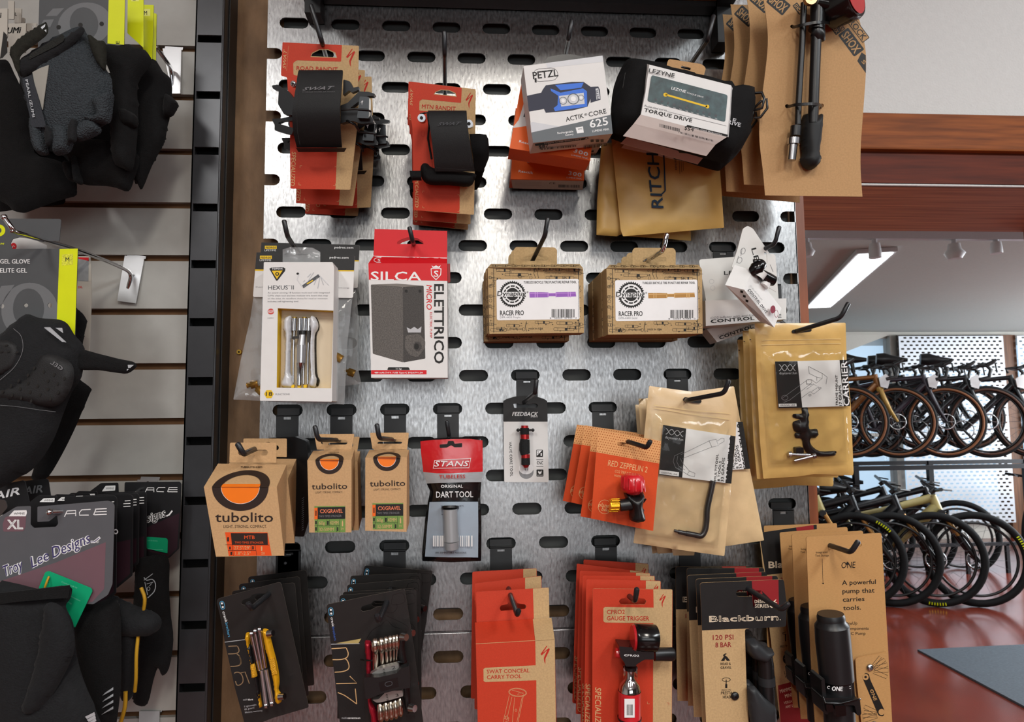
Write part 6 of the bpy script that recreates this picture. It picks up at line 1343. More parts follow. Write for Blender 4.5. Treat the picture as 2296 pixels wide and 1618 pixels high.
# ================= red, black and tan pump cards =================
V(1500,1150,3.457)
DRD=mat('dark_red_print','8c2226',.5); CRM=mat('cream_ink','ead9c0',.5)
pl=Pl.px((240,540,-.165),(890,513,-.165),(285,1700,-.15)); T=thing('mini_pump_card','black and tan card with white lettering and a red corner, front of its stack','pump on card',pl,'black and tan mini pump cards')
m=MB(pl); sl=stad(622,620,206,50)
m.poly(rr([(240,540),(890,513),(912,700),(908,880),(625,893),(588,900),(600,1300),(622,1700),(292,1700),(262,1100),(252,800)],[22,22,0,22,0,14,0,0,0,0,0]),K_,0,.0008,holes=[sl],side=K_)
m.ink(rr([(240,540),(890,513),(912,700),(908,880),(625,893),(256,908),(252,800)],[22,22,0,22,0,0,0]),BLKC,1,holes=[sl])
m.ink(rr([(642,524),(848,516),(852,745),(655,746)],[0,0,14,14]),DRD,2,holes=[[(641,600),(715,598),(725,620),(715,642),(646,645)]])
m.text('DESIGN',(664,697),(775,694),26,CRM,3,bold=.02); m.text('SERIES',(666,732),(776,730),26,CRM,3,bold=.02); m.ink([(785,705),(800,690),(832,665),(822,690),(840,690),(815,710),(800,735),(782,725)],CRM,3)
m.text('Blackburn',(312,843),(848,828),46,CRM,3,bold=.06); m.text('.',(858,829),(866,829),46,CRM,3)
m.text('120 PSI',(340,982),(500,978),38,DRD,2,bold=.02); m.text('8 BAR',(360,1040),(484,1036),38,DRD,2,bold=.02)
m.ink([(402,1145),(425,1112),(418,1098),(440,1085),(448,1090),(432,1100),(450,1112),(474,1142),(450,1145),(436,1125),(430,1145)],BLKI,2); m.text('ROAD &',(400,1178),(480,1176),20,BLKI,2,bold=.015); m.text('GRAVEL',(400,1207),(484,1205),20,BLKI,2,bold=.015)
m.line(ell(444,1290,32,14,18),4,BLKI,2,closed=True); m.rect(440,1290,447,1325,BLKI,2); m.rect(436,1325,452,1355,BLKI,2); m.text('PRESS-ON',(408,1376),(480,1374),10,BLKI,2); m.text('PRESTA',(404,1404),(492,1402),22,BLKI,2,bold=.015); m.text('HEAD',(418,1435),(480,1434),22,BLKI,2,bold=.015)
m.build('backing_card',T)
m=MB(pl); a=pl.L(511,1417,.001); m.ball(a,.0055,BLKP,16,(1,.6,1)); m.tube([a+Vector((0,-.0031,0)),a+Vector((0,-.0035,0))],[.0016,.0016],BLKG,n=6); m.build('rivet',T)
m=MB(pl); PD=mat('dark_grey_plastic','2a2b2d',.45)
m.pillow(rr([(585,975),(660,965),(740,1035),(805,1048),(800,1080),(735,1150),(640,1120),(590,1060)],14),PD,-.004,.016,.8,rim=.4); m.build('pump_head',T)
m=MB(pl); m.tubeP([(735,1075,-.006),(750,1170,-.006),(768,1700,-.006)],[.016,.0165,.0165],BLKP,n=22); m.tubeP([(755,1262,-.006),(758,1325,-.006)],[.0178,.0178],PD,n=22); m.build('pump_barrel',T)
m=MB(pl); m.pillow(rr([(605,1345),(660,1335),(740,1430),(828,1500),(835,1700),(640,1700),(612,1500)],10),PD,.006,.010,.8,rim=.4); m.build('frame_clip',T)
bb_=T
for i,(x,y,Yc) in enumerate(((208,510,-.140),(140,482,-.112),(138,425,-.082),(50,415,-.055))): cl(bb_,'black and tan mini pump card, %s in its stack'%(ORD[i+1] if i<3 else 'rearmost, leftmost edge showing'),x,y,Yc,rot=[0.0,-.005,.035,.03][i])
# mammoth card
pl=Pl.px((698,152,-.035),(1145,88,-.035),(860,1700,-.03)); T=thing('mini_pump_card','tall black and tan pump card wedged behind the plain kraft pump cards','pump on card',pl)
m=MB(pl); m.poly(rr([(698,152),(1145,88),(1160,500),(1150,1700),(870,1700),(780,900)],[10,20,0,0,0,0]),K_,0,.0008)
m.ink([(698,152),(1145,88),(1155,430),(750,480)],BLKC,1,r=6); m.ink([(985,111),(1120,92),(1128,180),(1000,190)],DRD,2)
m.text('Blackburn',(772,425),(1150,410),50,CRM,3,bold=.06); m.text('PSI',(868,528),(905,526),28,DRD,2,bold=.02); m.text('BAR',(872,585),(905,582),28,DRD,2,bold=.02)
m.text('ROAD',(885,640),(930,636),20,BLKI,2); m.text('ADJUSTABLE',(838,838),(945,838),18,BLKI,2,bold=.02); m.text('INFLATOR',(862,864),(950,862),18,BLKI,2,bold=.02)
m.line(ell(905,930,24,10,18),4,BLKI,2,closed=True); m.rect(900,935,908,992,BLKI,2); m.text('PRESTA HEAD',(864,1044),(970,1026),18,BLKI,2,bold=.02); m.ink(ell(920,1128,38,44,14),BLKI,2); m.text('MULTI',(900,1118),(938,1114),11,K_,3); m.text('POSITION',(894,1134),(944,1130),11,K_,3)
m.text('LIFETIME',(896,1250),(1000,1232),28,BLKI,2,bold=.02); m.text('WARRANTY',(900,1278),(1002,1262),22,BLKI,2,bold=.02)
m.ink([(845,1335),(1010,1290),(1150,1270),(1150,1700),(870,1700)],DRD,1); m.text('MAMMOTH',(864,1395),(985,1362),28,CRM,2,bold=.02) ; m.text('MINI-PUMP',(902,1432),(1035,1400),28,CRM,2,bold=.02); m.text('VERSATILITY',(892,1480),(1020,1452),20,CRM,2); m.text('ANY SPIGOT',(905,1512),(1020,1488),20,CRM,2)
m.build('backing_card',T)
m=MB(pl); m.ball(pl.L(975,1118,.004),.004,BLKP,14,(1,.5,1)); m.build('rivet',T)
# ================= plain kraft pump cards =================
pl=Pl.px((1063,184,-.165),(1647,154,-.165),(1126,1700,-.150)); T=thing('pump_card','plain kraft card with a fat black pump and drawn folding tool, in front','pump on card',pl,'plain kraft pump cards')
m=MB(pl)
KP=mat('plain_kraft','b58a58',0.7,0,var=.08,vscale=300,stretch=(1,1,5),bump=.1,bscale=500)
m.poly(rr([(1063,184),(1647,154),(1700,1080),(1728,1700),(1140,1700),(1128,1560),(1100,1100)],[16,16,0,0,0,0,0]),KP,0,.0014,holes=[ell(1468,245,26,18,16),rr([(1228,262),(1245,238),(1290,250),(1300,262),(1290,275),(1245,276)],6)])
m.text('Integrated',(1140,312),(1228,308),16,BLKI,2); m.text('Tool Storage',(1134,336),(1240,334),16,BLKI,2); m.line([(1188,352),(1194,545)],2.5,BLKI,2); m.ink([(1186,540),(1204,540),(1195,552)],BLKI,2)
m.text('ONE',(1338,427),(1448,423),48,BLKI,2,shear=.15); m.ink([(1370,400),(1381,374),(1393,400)],BLKI,3)
for i,(s_,x1) in enumerate((('A powerful',1604),('pump that',1593),('carries',1516),('tools.',1488))): m.text(s_,(1342+i*3,556+i*65),(x1,548+i*66),36,BLKI,2,bold=.02)
for i,(s_,x0_,x1) in enumerate((('OneUp',1364,1460),('Components',1370,1548),('EDC Pump',1368,1524))): m.text(s_,(x0_,866+i*39),(x1,863+i*40),24,BLKI,2)
m.build('backing_card',T)
m=MB(pl); m.poly(rr([(1445,1130),(1470,1118),(1690,1078),(1700,1090),(1735,1700),(1500,1700),(1455,1300)],[16,0,8,0,0,0,0]),KP,.006,.0014)
D2=.006
for ang,L_,w_ in ((-.92,130,26),(-.62,140,30),(-.30,140,34),(0.02,140,36),(.40,140,32)):
    x,y=1560,1215; c_,s_=math.cos(ang),math.sin(ang); R=lambda a,b:(x+a*c_-b*s_,y+a*s_+b*c_); m.line([R(30,-w_/2),R(L_,-w_/2+2),R(L_,w_/2-2),R(30,w_/2)],3,BLKI,1,d=D2,closed=True)
for ang,L_,w_ in ((3.3,130,26),(3.05,140,30),(2.8,140,34),(3.6,140,32)):
    x,y=1640,1560; c_,s_=math.cos(ang),math.sin(ang); R=lambda a,b:(x+a*c_-b*s_,y+a*s_+b*c_); m.line([R(30,-w_/2),R(L_,-w_/2+2),R(L_,w_/2-2),R(30,w_/2)],3,BLKI,1,d=D2,closed=True)
m.ink(rr([(1500,1275),(1520,1235),(1550,1245),(1560,1290),(1672,1530),(1665,1575),(1625,1570)],16),BLKI,2,d=D2); m.ink(ell(1524,1270,24,24,18),KP,3,d=D2); m.ink(ell(1524,1270,10,10,12),BLKI,4,d=D2); m.ink(ell(1648,1540,24,24,18),KP,3,d=D2); m.text('ONE',(1556,1370),(1590,1455),26,KP,3,d=D2,bold=.03)
m.build('tool_picture_flap',T)
m=MB(pl); a=pl.L(1558,1196,.007); m.ball(a,.0048,STEEL,16,(1,.6,1)); m.tube([a+Vector((0,-.0028,0)),a+Vector((0,-.0031,0))],[.0018,.0018],DGRY,n=6); m.build('screw',T)
m=MB(pl); m.ball(pl.L(1590,1640,.007),.0048,STEEL,16,(1,.6,1)); m.build('screw',T)
PP=mat('satin_black','17181a',.38)
m=MB(pl); m.tubeP([(1262,868,.030),(1272,1000,.030),(1300,1280,.030)],[.0335,.0345,.0335],PP,n=40,cap=True); m.tubeP([(1256,800,.030),(1258,835,.030),(1262,870,.030)],[.0270,.0275,.0340],PP,n=40)
m.build('pump_body',T)
m=MB(pl); m.tubeP([(1252,778,.030),(1254,800,.030),(1257,822,.030)],[.0255,.0275,.0275],PP,n=40); m.build('pump_cap',T)
m=MB(pl); m.tubeP([(1303,1290,.030),(1312,1440,.030),(1330,1720,.030)],[.0305,.0305,.0305],PP,n=40); m.tubeP([(1300,1278,.030),(1303,1292,.030)],[.0315,.0310],BLKG,n=40)
m.text('ONE',(1262,1375),(1348,1378),34,WHI,1,d=.0494,bold=.05,shear=.1); m.text('C',(1224,1358),(1244,1362),22,WHI,1,d=.0478); m.text('EDC',(1366,1370),(1412,1358),20,WHI,1,d=.0478)
m.build('pump_sleeve',T)
m=MB(pl); m.poly(rr([(1190,1430),(1480,1440),(1492,1560),(1460,1570),(1440,1490),(1230,1480),(1235,1560),(1205,1555)],12),BLKP,.052,.030); m.tubeP([(1195,1425,.05),(1210,1470,.054),(1330,1475,.056),(1450,1445,.052),(1480,1440,.045)],.002,BLKG,n=8)
m.poly(rr([(1215,1480),(1270,1485),(1275,1540),(1225,1545)],14),BLKG,.056,.006)
m.build('mount_clip',T)
m=MB(pl); m.poly(rr([(1285,1490),(1370,1490),(1375,1570),(1295,1580)],10),BLKG,.0575,.006); m.build('clip_latch',T)
m=MB(pl); m.poly(rr([(1180,1300),(1205,1280),(1225,1470),(1195,1480)],8),BLKP,.045,.03); m.build('clip_arm',T)
m=MB(pl); m.poly(rr([(1405,1290),(1432,1280),(1445,1470),(1420,1480)],8),BLKP,.045,.03); m.build('clip_arm',T)
one=T
cl(one,'plain kraft pump card with its own black pump, directly behind the front one',952,165,-.108,sy=.85)
cl(one,'plain kraft pump card, third from the front on the far right lower hook',858,150,-.058,rot=-.03,sy=.7)
pl=Pl.px((735,98,-.025),(1300,78,-.025),(760,1300,-.022)); m=MB(pl); m.poly(rr([(735,98),(1302,78),(1330,1300),(770,1300)],12),KP,0,.0014); o=m.build('pump_card'); tag(o,'plain kraft pump card, rearmost against the steel panel, only its top showing','pump on card','plain kraft pump cards')
V()
# ================= gloves and cards on the slatwall =================
TS[0]=0.85
GF=mat('charcoal_mesh_fabric','34393d',0.85,0,var=.2,vscale=500,voro=520)
GB=mat('black_glove_fabric','0d0d0e',0.85,0,var=.2,vscale=200,bump=.5,bscale=700,sheen=.04)
GB2=mat('washed_black_fabric','17181a',0.8,0,var=.15,vscale=200,bump=.4,bscale=500,sheen=.05)
SUE=mat('olive_black_suede','24241f',0.9,0,var=.2,vscale=300,bump=.4,bscale=900)
CG=mat('dark_grey_card','4c4e50',0.5,0,var=.03); CGL=mat('mid_grey_ink','6a6c6e',.5); NEO=mat('neon_yellow','d3dc10',.45); OFW=mat('off_white_card','b3aea4',.5)
TLG=mat('slate_card','55565a',.5,0,var=.03); MAR=mat('mauve_print','6e525a',.5); MARD=mat('dark_maroon_print','2c1720',.5); TBK=mat('near_black_card','19191b',.45)
GRNT=mat('green_tag','0f9c6c',.45); REFL=mat('reflective_silver','b8bcc0',.35,.3); YSE=mat('mustard_piping','b98d22',.6); PUR=mat('purple_ink','403a66',.5)
ZN=mat('bright_zinc','d6d8da',0.32,0.85)
def slhook(label,plate,arm,r=.0028,Y=-.013,group=None):
    pl=Pl.px((plate[0][0],plate[0][1],Y),(plate[1][0],plate[1][1],Y),(plate[3][0],plate[3][1],Y-.004)); T=thing('slatwall_hook',label,'slatwall hook',pl,group)
    m=MB(pl); m.poly(list(plate),ZN,0.002,.0018,r=3); a,b=plate[0],plate[1]; m.poly([(a[0]+20,a[1]-16),(b[0]+14,b[1]-14),(b[0]+8,b[1]+6),(a[0]+14,a[1]+6)],ZN,-.002,.0015); m.build('back_plate',T)
    if arm:
        m=MB(pl); I=T.matrix_world.inverted(); pts=[tuple(I@P(*q(x,y),Yc)) for x,y,Yc in arm]; m.tube(bez(pts,4),r,M_chrome,n=12); m.ball(pts[-1],r*1.35,M_chrome,12); m.build('arm',T)
    return T
V(0,0,3.37)
slhook('chrome hook with a bright plate beside the neon yellow banded cards',((1228,365),(1370,372),(1362,706),(1300,706)),[(1302,655,-.016),(1290,520,-.024),(1262,470,-.05),(1180,360,-.072)])
V(0,460,3.37)
slhook('chrome hook with a tilted plate reaching left over the gel glove card',((942,380),(1090,400),(1025,740),(885,722)),[(968,628,-.016),(985,520,-.022),(900,462,-.05),(600,345,-.13),(140,210,-.235),(100,185,-.245),(30,90,-.25)])
V(0,940,2.3867)
slhook('chrome hook plate above the rightmost black glove card',((735,322),(842,322),(840,350),(735,350)),[(790,340,-.02),(600,470,-.16),(265,495,-.235)])
slhook('chrome hook plate at the lower edge below the gloves',((745,1560),(855,1560),(850,1660),(742,1660)),None)
# ---- neon banded dark grey cards with gloves (top left)
V(0,0,3.37)
def neocard(label,c,neon,Yc,logo,grp='dark grey cards with neon yellow bands'):
    pl=Pl.px((c[0][0],c[0][1],Yc),(c[1][0],c[1][1],Yc),(c[3][0],c[3][1],Yc+.01)); T=thing('glove_card',label,'hang card',pl,grp); m=MB(pl)
    m.poly(rr(list(c),8),CG,0,.0008)
    return pl,T,m
pl,T,m=neocard('dark grey card with a large ring logo and neon band behind the mesh glove',((298,-40),(945,-40),(940,338),(284,420)),None,-.185,1)
m.ink([(345,122),(400,65),(486,60),(430,120)],CGL,1); m.ink([(312,185),(330,150),(408,145),(380,205),(312,200)],CGL,1)
m.ink(ell(640,185,205,165,34,rot=-.2),CGL,1,holes=[ell(635,180,108,125,26,rot=-.15)])
for x,y in ((443,205),(768,180),(608,188)): m.ink(ell(x,y,17,17,14),BLKI,3)
m.ink([(822,-40),(945,-40),(938,338),(812,328)],NEO,3); m.text('E',(902,330),(902,310),26,BLKI,4,bold=.03)
m.build('card',T)
for i,(c,s_,Yc,lb) in enumerate(((((965,-40),(1085,-40),(1085,362),(962,250)),'L',-.15,'neon yellow banded card edge marked L, second from the left'),(((1085,36),(1162,38),(1150,492),(1080,400)),'M',-.115,'neon yellow banded card edge marked M'),(((1160,98),(1184,104),(1178,462),(1150,456)),'',-.08,'narrow neon yellow card edge nearest the slatwall'))):
    pl=Pl.px((c[0][0],c[0][1],Yc),(c[1][0],c[1][1],Yc),(c[3][0],c[3][1],Yc)); m=MB(pl); m.poly(rr(list(c),6),NEO,0,.001,side=CG)
    if s_: 
        x=c[0][0]+ (38 if s_=='L' else 4); y=2 if s_=='L' else 112; m.ink([(x-12,y-44),(x+46,y-44),(x+46,y+8),(x-12,y+8)],mat('pale_sticker','dfe36a',.4),1); m.text(s_,(x,y),(x+22,y),30,BLKI,2,bold=.02)
    o=m.build('glove_card'); tag(o,lb,'hang card','dark grey cards with neon yellow bands')
# off white cards far left
V(0,0,7.653)
for c,txt,Yc,lb in ((((138,8),(245,14),(240,330),(140,325)),'',-.10,'off white card with rounded corners, topmost at the far left edge'),(((243,138),(372,142),(368,392),(242,390)),'L',-.08,'off white card marked L behind the topmost far left card'),(((378,300),(428,312),(425,392),(375,392)),'',-.065,'narrow off white card edge beside the card marked L'),(((455,398),(630,396),(636,600),(452,610)),'',-.06,'greyish white card with small print under the narrow edge'),(((140,402),(448,394),(440,900),(145,900)),'UMi',-.12,'off white card with bold italic UMi letters'),(((-40,150),(132,140),(128,620),(-40,1100)),'i',-.16,'off white card at the left border with a black swoosh')):
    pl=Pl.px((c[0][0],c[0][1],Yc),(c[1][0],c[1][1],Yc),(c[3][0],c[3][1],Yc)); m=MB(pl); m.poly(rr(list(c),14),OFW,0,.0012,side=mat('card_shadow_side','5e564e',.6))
    if txt=='UMi': m.text('UMi',(120,572),(370,560),100,BLKI,2,bold=.06,shear=.3)
    if txt=='L': m.text('L',(256,268),(288,268),56,BLKI,2,bold=.01)
    if txt=='i': m.text('i',(0,305),(36,300),90,BLKI,2,bold=.05,shear=.2); m.ink([(0,1000),(60,540),(120,600),(128,900),(40,1000)],BLKI,1)
    if lb.startswith('grey'): m.text('A3',(555,490),(600,480),40,WHI,2,bold=.02); m.ink(ell(478,548,14,12),BLKI,2)
    o=m.build('glove_card'); tag(o,lb,'hang card','off white glove cards at the left border')
# gloves of the top hook
def glove(label,lobes,Yc,mt,name='cycling_glove',grp='black fingerless gloves on the top slatwall hook',wr=.0016,seed=1,th=.018):
    o=lobes[0][0]; xs=[p[0] for p in o]; ys=[p[1] for p in o]
    pl=Pl.px((min(xs),min(ys),Yc),(max(xs),min(ys),Yc),(min(xs),max(ys),Yc+.01)); T=thing(name,label,'glove',pl,grp)
    m=MB(pl)
    for i,(pts,d) in enumerate(lobes): m.pillow(bezc(pts,3),mt,d,th if i==0 else th*.75,.5,rim=.45,wr=wr,wf=55,seed=seed+i)
    m.build('glove_body',T); return pl,T
V(0,0,3.37)
pl,T=glove('dark grey mesh fingerless glove, front of the top slatwall hook',[([(612,200),(660,262),(740,380),(800,520),(845,600),(850,760),(840,900),(770,960),(720,1000),(600,1060),(430,1100),(300,1080),(245,980),(205,780),(150,600),(128,480),(300,350),(500,235)],0),([(240,900),(330,930),(350,1000),(372,1120),(355,1172),(290,1162),(250,1060)],.004),([(415,960),(520,960),(560,1060),(540,1130),(500,1165),(420,1170),(412,1060)],.006),([(580,960),(700,900),(760,960),(755,1010),(650,1060),(590,1062)],.006),([(700,760),(850,700),(855,800),(830,930),(720,930),(655,915),(660,880),(740,870)],.010)],-.20,GF,grp=None,seed=3)
m=MB(pl); m.pillow(bezc([(128,480),(200,430),(420,330),(560,240),(612,200),(640,240),(560,330),(430,430),(260,540),(160,580)],3),GB2,.016,.006,.3,rim=.5); m.build('cuff',T)
m=MB(pl); m.pillow(bezc([(74,380),(150,290),(250,225),(330,172),(355,178),(362,250),(300,310),(180,400),(150,450),(150,560),(120,530),(95,460)],3),SUE,.022,.004,.3,rim=.3); m.ink([(308,205),(342,182),(340,200),(318,222)],REFL,1,d=.0262); m.ink([(335,228),(350,222),(350,245)],REFL,1,d=.0262); m.build('strap',T)
m=MB(pl); m.ink([(215,440),(230,405),(470,255),(488,275),(480,310),(420,350),(225,448)],mat('hook_tape','2b2c2a',.9,0,bump=1,bscale=900),1,d=.0225); m.build('hook_patch',T)
m=MB(pl); m.sheet([[(244,545,.017),(300,515,.0190),(368,490,.0200)],[(262,640,.0180),(310,640,.0195),(350,620,.0205)],[(300,760,.0180),(318,770,.0195),(330,760,.0200)],[(318,828,.0175),(319,828,.0185),(322,826,.0188)]],mat('pale_grey_fabric','9a9890',.8),.001); m.build('pale_panel',T)
m=MB(pl); m.sheet([[(168,592,.0165),(240,565,.0185)],[(205,780,.0175),(295,760,.0200)],[(240,960,.0165),(350,960,.0195)]],mat('slate_fabric','34373c',.8,0,bump=.4,bscale=700),.001); m.text('PEARL iZUMI',(190,602),(245,885),20,REFL,4,d=.0195,bold=.04); m.build('side_strip',T)
m=MB(pl); m.pillow(bezc([(670,262),(745,310),(800,330),(800,530),(740,480),(690,380)],3),SUE,.010,.008,.3,rim=.5); m.build('palm_patch',T)
for j,pts in enumerate(([(530,920),(585,915),(580,1060),(545,1075),(515,1060)],[(345,960),(370,955),(410,1010),(400,1080),(350,1100)])):
    m=MB(pl); m.pillow(bezc(pts,3),GB2,.016,.006,.3,rim=.5); m.build('finger_tab',T)
LG='black fingerless glove %s'
glove(LG%'hanging just right of the mesh glove, with a folded suede cuff',[([(700,300),(810,332),(1060,362),(1130,420),(1145,470),(1120,520),(1040,640),(1045,900),(1010,1262),(930,1272),(850,1200),(840,900),(835,560),(770,420)],0),([(915,820),(1000,850),(1045,900),(1030,960),(950,960),(915,900)],.008)],-.165,GB,seed=11)
glove(LG%'at the right of the top cluster with a rolled finger sticking out',[([(1150,455),(1230,540),(1292,600),(1300,720),(1285,880),(1265,960),(1240,1080),(1150,1250),(1075,1428),(1040,1390),(1015,1365),(980,1100),(1000,700)],0),([(1260,720),(1330,762),(1346,805),(1300,878),(1240,870)],.01)],-.12,GB,seed=21)
glove(LG%'lowest of the top cluster, its cut fingers spread along the bottom',[([(500,1080),(700,1050),(900,1080),(1050,1180),(1012,1360),(970,1445),(880,1420),(800,1405),(620,1390),(560,1300),(520,1200)],0),([(485,1230),(560,1230),(600,1340),(560,1375),(515,1345)],.008),([(565,1200),(600,1200),(625,1380),(580,1372)],.012)],-.14,GB,seed=31)
glove(LG%'large and dark at the left border below the off white cards',[([(-60,500),(0,455),(60,460),(110,560),(140,620),(200,760),(240,900),(260,1150),(400,1200),(480,1240),(560,1380),(580,1470),(500,1500),(400,1530),(240,1590),(180,1608),(100,1590),(60,1550),(-20,1500),(-60,1400)],0)],-.13,GB,seed=41)
glove('black fingerless glove deep in the top cluster, filling the gap between its neighbours',[([(150,560),(400,520),(860,560),(1080,900),(1100,1200),(1010,1330),(700,1400),(560,1300),(480,1180),(220,1100),(125,1075),(190,900)],0)],-.115,GB,seed=131,th=.012)
glove('black fingerless glove squeezed against the slatwall at the left, dark bottom edge',[([(-60,900),(200,880),(480,1120),(570,1300),(575,1472),(500,1490),(480,1540),(330,1560),(160,1590),(100,1585),(-60,1540)],0)],-.085,GB,seed=141,th=.012)
# ---- gel glove on grey card
V(0,460,3.37)
pl=Pl.px((-40,100,-.19),(590,100,-.19),(-40,1000,-.18)); T=thing('glove_card','dark grey card with neon edge and white gel glove lettering','hang card',pl)
m=MB(pl); hs=[ell(16,762,16,18,12),ell(196,756,17,15,12),ell(376,756,18,18,12)]
m.poly(rr([(-60,100),(452,103),(462,112),(448,272),(355,270),(330,246),(150,240),(95,256),(78,290),(92,330),(590,326),(566,1000),(-60,1000)],6),CG,0,.001,holes=hs)
m.ink([(450,330),(588,327),(566,998),(428,900)],NEO,2,r=4); m.ink([(468,372),(552,366),(550,448),(466,456)],mat('worn_sticker','cfd23c',.6,var=.4,vscale=900),3); m.text('M',(496,425),(524,424),32,BLKI,4,bold=.01)
m.text('GEL GLOVE',(0,440),(226,440),33,WHI,2,bold=.03); m.text('ELITE GEL',(0,508),(204,508),33,WHI,2,bold=.03)
m.ink(ell(-12,190,52,46,22),NEO,2,holes=[ell(-12,190,24,22,16)]); m.text('IZUMI',(-30,298),(32,298),14,NEO,2,bold=.04,shear=.3)
m.ink(ell(225,800,215,215,34,rot=-.3),CGL,1,holes=[ell(216,780,118,152,26),hs[0]]+hs[2:]); m.ink([(-40,700),(10,610),(110,600),(0,770),(-40,790)],CGL,1)
m.build('card',T)
V(0,460,3.37)
pl=Pl.px((560,385,-.10),(690,385,-.10),(560,1110,-.09)); m=MB(pl); m.poly(rr([(380,385),(685,385),(692,700),(675,1112),(380,1112)],6),OFW,0,.0012); m.ink([(575,392),(670,395),(668,575),(575,570)],mat('grey_patch','8b8e90',.4,var=.2,vscale=60),2); m.ink([(575,392),(670,395),(670,420),(590,402)],SR,3); m.text('2XL',(588,626),(624,626),16,SR,2,bold=.03)
o=m.build('glove_card'); tag(o,'off white card marked 2XL behind the neon edged gel card','hang card')
pl=Pl.px((100,240,-.15),(360,240,-.15),(100,340,-.15)); m=MB(pl); m.poly(rr([(80,236),(206,250),(278,268),(352,300),(350,345),(80,345)],8),WHT,0,.001); m.ink(ell(102,310,24,26,18),SR,2); m.line([(92,320),(100,305),(112,312)],4,WHI,3)
o=m.build('glove_card'); tag(o,'small white card with a red round mark seen through the hook slot','hang card')
pl,T=glove('large black glove with perforated gel palm pads and strap pointing right',[([(-60,1000),(0,975),(90,905),(195,822),(300,852),(440,862),(510,895),(560,975),(640,1080),(625,1260),(600,1330),(540,1420),(470,1600),(400,1780),(280,1960),(150,2050),(-60,2060)],0)],-.20,GB2,grp=None,seed=51,th=.026)
m=MB(pl); m.pillow(bezc([(600,1095),(740,1120),(900,1160),(1000,1180),(1032,1205),(1025,1228),(965,1270),(880,1265),(740,1245),(600,1232)],3),GB,.004,.004,.5,rim=.3); m.ink([(965,1205),(1012,1205),(985,1228),(968,1228)],REFL,1,d=.0085); m.ink([(958,1238),(974,1236),(958,1252)],REFL,1,d=.0085); m.build('strap',T)
m=MB(pl); PAD=mat('gel_pad','1d1d1e',.6,0,bump=.2,bscale=800); pad=bezc([(345,1115),(440,1135),(540,1195),(560,1300),(520,1420),(440,1510),(340,1520),(160,1490),(20,1470),(-30,1400),(90,1360),(200,1300),(280,1180)],3); m.pillow(pad,PAD,.021,.008,.2,rim=.22)
for (x,y) in ((258,1230),(330,1258),(210,1282),(408,1280),(140,1325),(285,1365),(362,1328),(435,1348),(485,1308),(212,1345),(82,1365),(152,1388),(228,1410),(302,1432),(362,1390),(20,1408),(90,1435),(160,1455),(235,1478),(380,1462),(440,1412)): m.ink(ell(x,y,9,15,8,rot=.3),BLKI,4,d=.0292)
m.text('GEL',(465,1250),(378,1195),-30,GRYI,3,d=.0298,bold=.02) ; m.build('gel_pad',T)
m=MB(pl); m.pillow(bezc([(-30,1060),(60,1015),(140,1050),(165,1130),(120,1230),(20,1290),(-40,1320)],3),PAD,.021,.008,.2,rim=.22)
for (x,y) in ((10,1108),(62,1106),(130,1108),(48,1058)): m.ink(ell(x,y,14,7,8,rot=-.3),BLKI,4,d=.0292)
m.build('gel_pad',T)
m=MB(pl); m.line([(335,922),(378,922),(500,1035),(470,1030),(335,925)],3,REFL,2,d=.0266); m.ink([(335,922),(378,922),(500,1037),(468,1028)],REFL,2,d=.0264); m.ink([(420,926),(470,926),(478,966)],REFL,2,d=.0264); m.build('reflective_mark',T)
m=MB(pl); m.line(bez([(100,930),(160,990),(170,1100),(110,1220),(0,1320)],4),3,GRYI,2,d=.0275); m.line(bez([(0,1510),(120,1520),(300,1545),(420,1560)],4),3,CGL,2,d=.0265); m.build('stitching',T)
glove('black glove edge behind the gel glove, left of the 2XL card',[([(540,770),(580,780),(640,840),(656,890),(640,960),(615,1070),(560,1040),(520,900)],0)],-.135,GB,grp=None,seed=61,th=.012)
glove('black glove hanging behind the gel glove, curved dark edge at its right',[([(500,1250),(620,1330),(690,1385),(680,1420),(620,1560),(560,1700),(470,1880),(370,2045),(300,2080),(240,2060),(280,1900),(400,1500)],0)],-.10,GB,grp=None,seed=71,th=.012)
# ---- lower left slate cards
V(0,940,2.3867)
out=rr([(-60,560),(0,520),(88,466),(166,462),(164,562),(182,580),(298,574),(312,558),(305,512),(262,545),(200,548),(200,466),(585,434),(614,452),(602,880),(578,938),(500,988),(430,985),(300,940),(-60,960)],[0,4,10,10,4,6,6,8,8,4,4,8,16,16,4,10,10,4,4,0])
def tldcard(label,Yc):
    pl=Pl.px((-60,434,Yc),(614,434,Yc),(-60,988,Yc+.012)); T=thing('glove_card',label,'hang card',pl,'women size glove cards'); return pl,T
pl,T=tldcard('slate and mauve card with white script logo and XL corner, in front',-.225)
m=MB(pl); m.poly(out,TLG,0,.001,side=TBK)
m.ink([(-60,885),(0,865),(300,765),(566,656),(558,905),(495,975),(440,985),(300,940),(-60,960)],MAR,1,r=4)
m.ink(rr([(14,560),(28,522),(48,517),(140,512),(136,575),(125,598),(18,600)],6),MAR,1); m.ink(rr([(46,518),(75,487),(142,485),(144,500),(138,518)],3),WHI,2); m.text('WMNS',(74,509),(132,508),11,BLKI,3,bold=.01); m.text('XL',(38,586),(124,586),50,WHI,2,bold=.06)
def ace(m,x,y,s_,k=2,d=0,c=WHI,dy=-.05):
    g=lambda a,b:(x+a*s_,y+b*s_+a*s_*dy)
    w_=5*s_
    m.line([g(0,40),g(14,10),g(60,10),g(60,40)],w_,c,k,d); m.line([g(8,25),g(60,25)],w_,c,k,d)
    m.line([g(140,8),g(92,8),g(80,22),g(80,36),g(130,38)],w_,c,k,d)
    for b in (8,23,38): m.line([g(160+(4 if b<20 else 0),b),g(226,b)],w_,c,k,d)
    m.line([g(168,8),g(156,38)],w_,c,k,d)
ace(m,345,480,1.0)
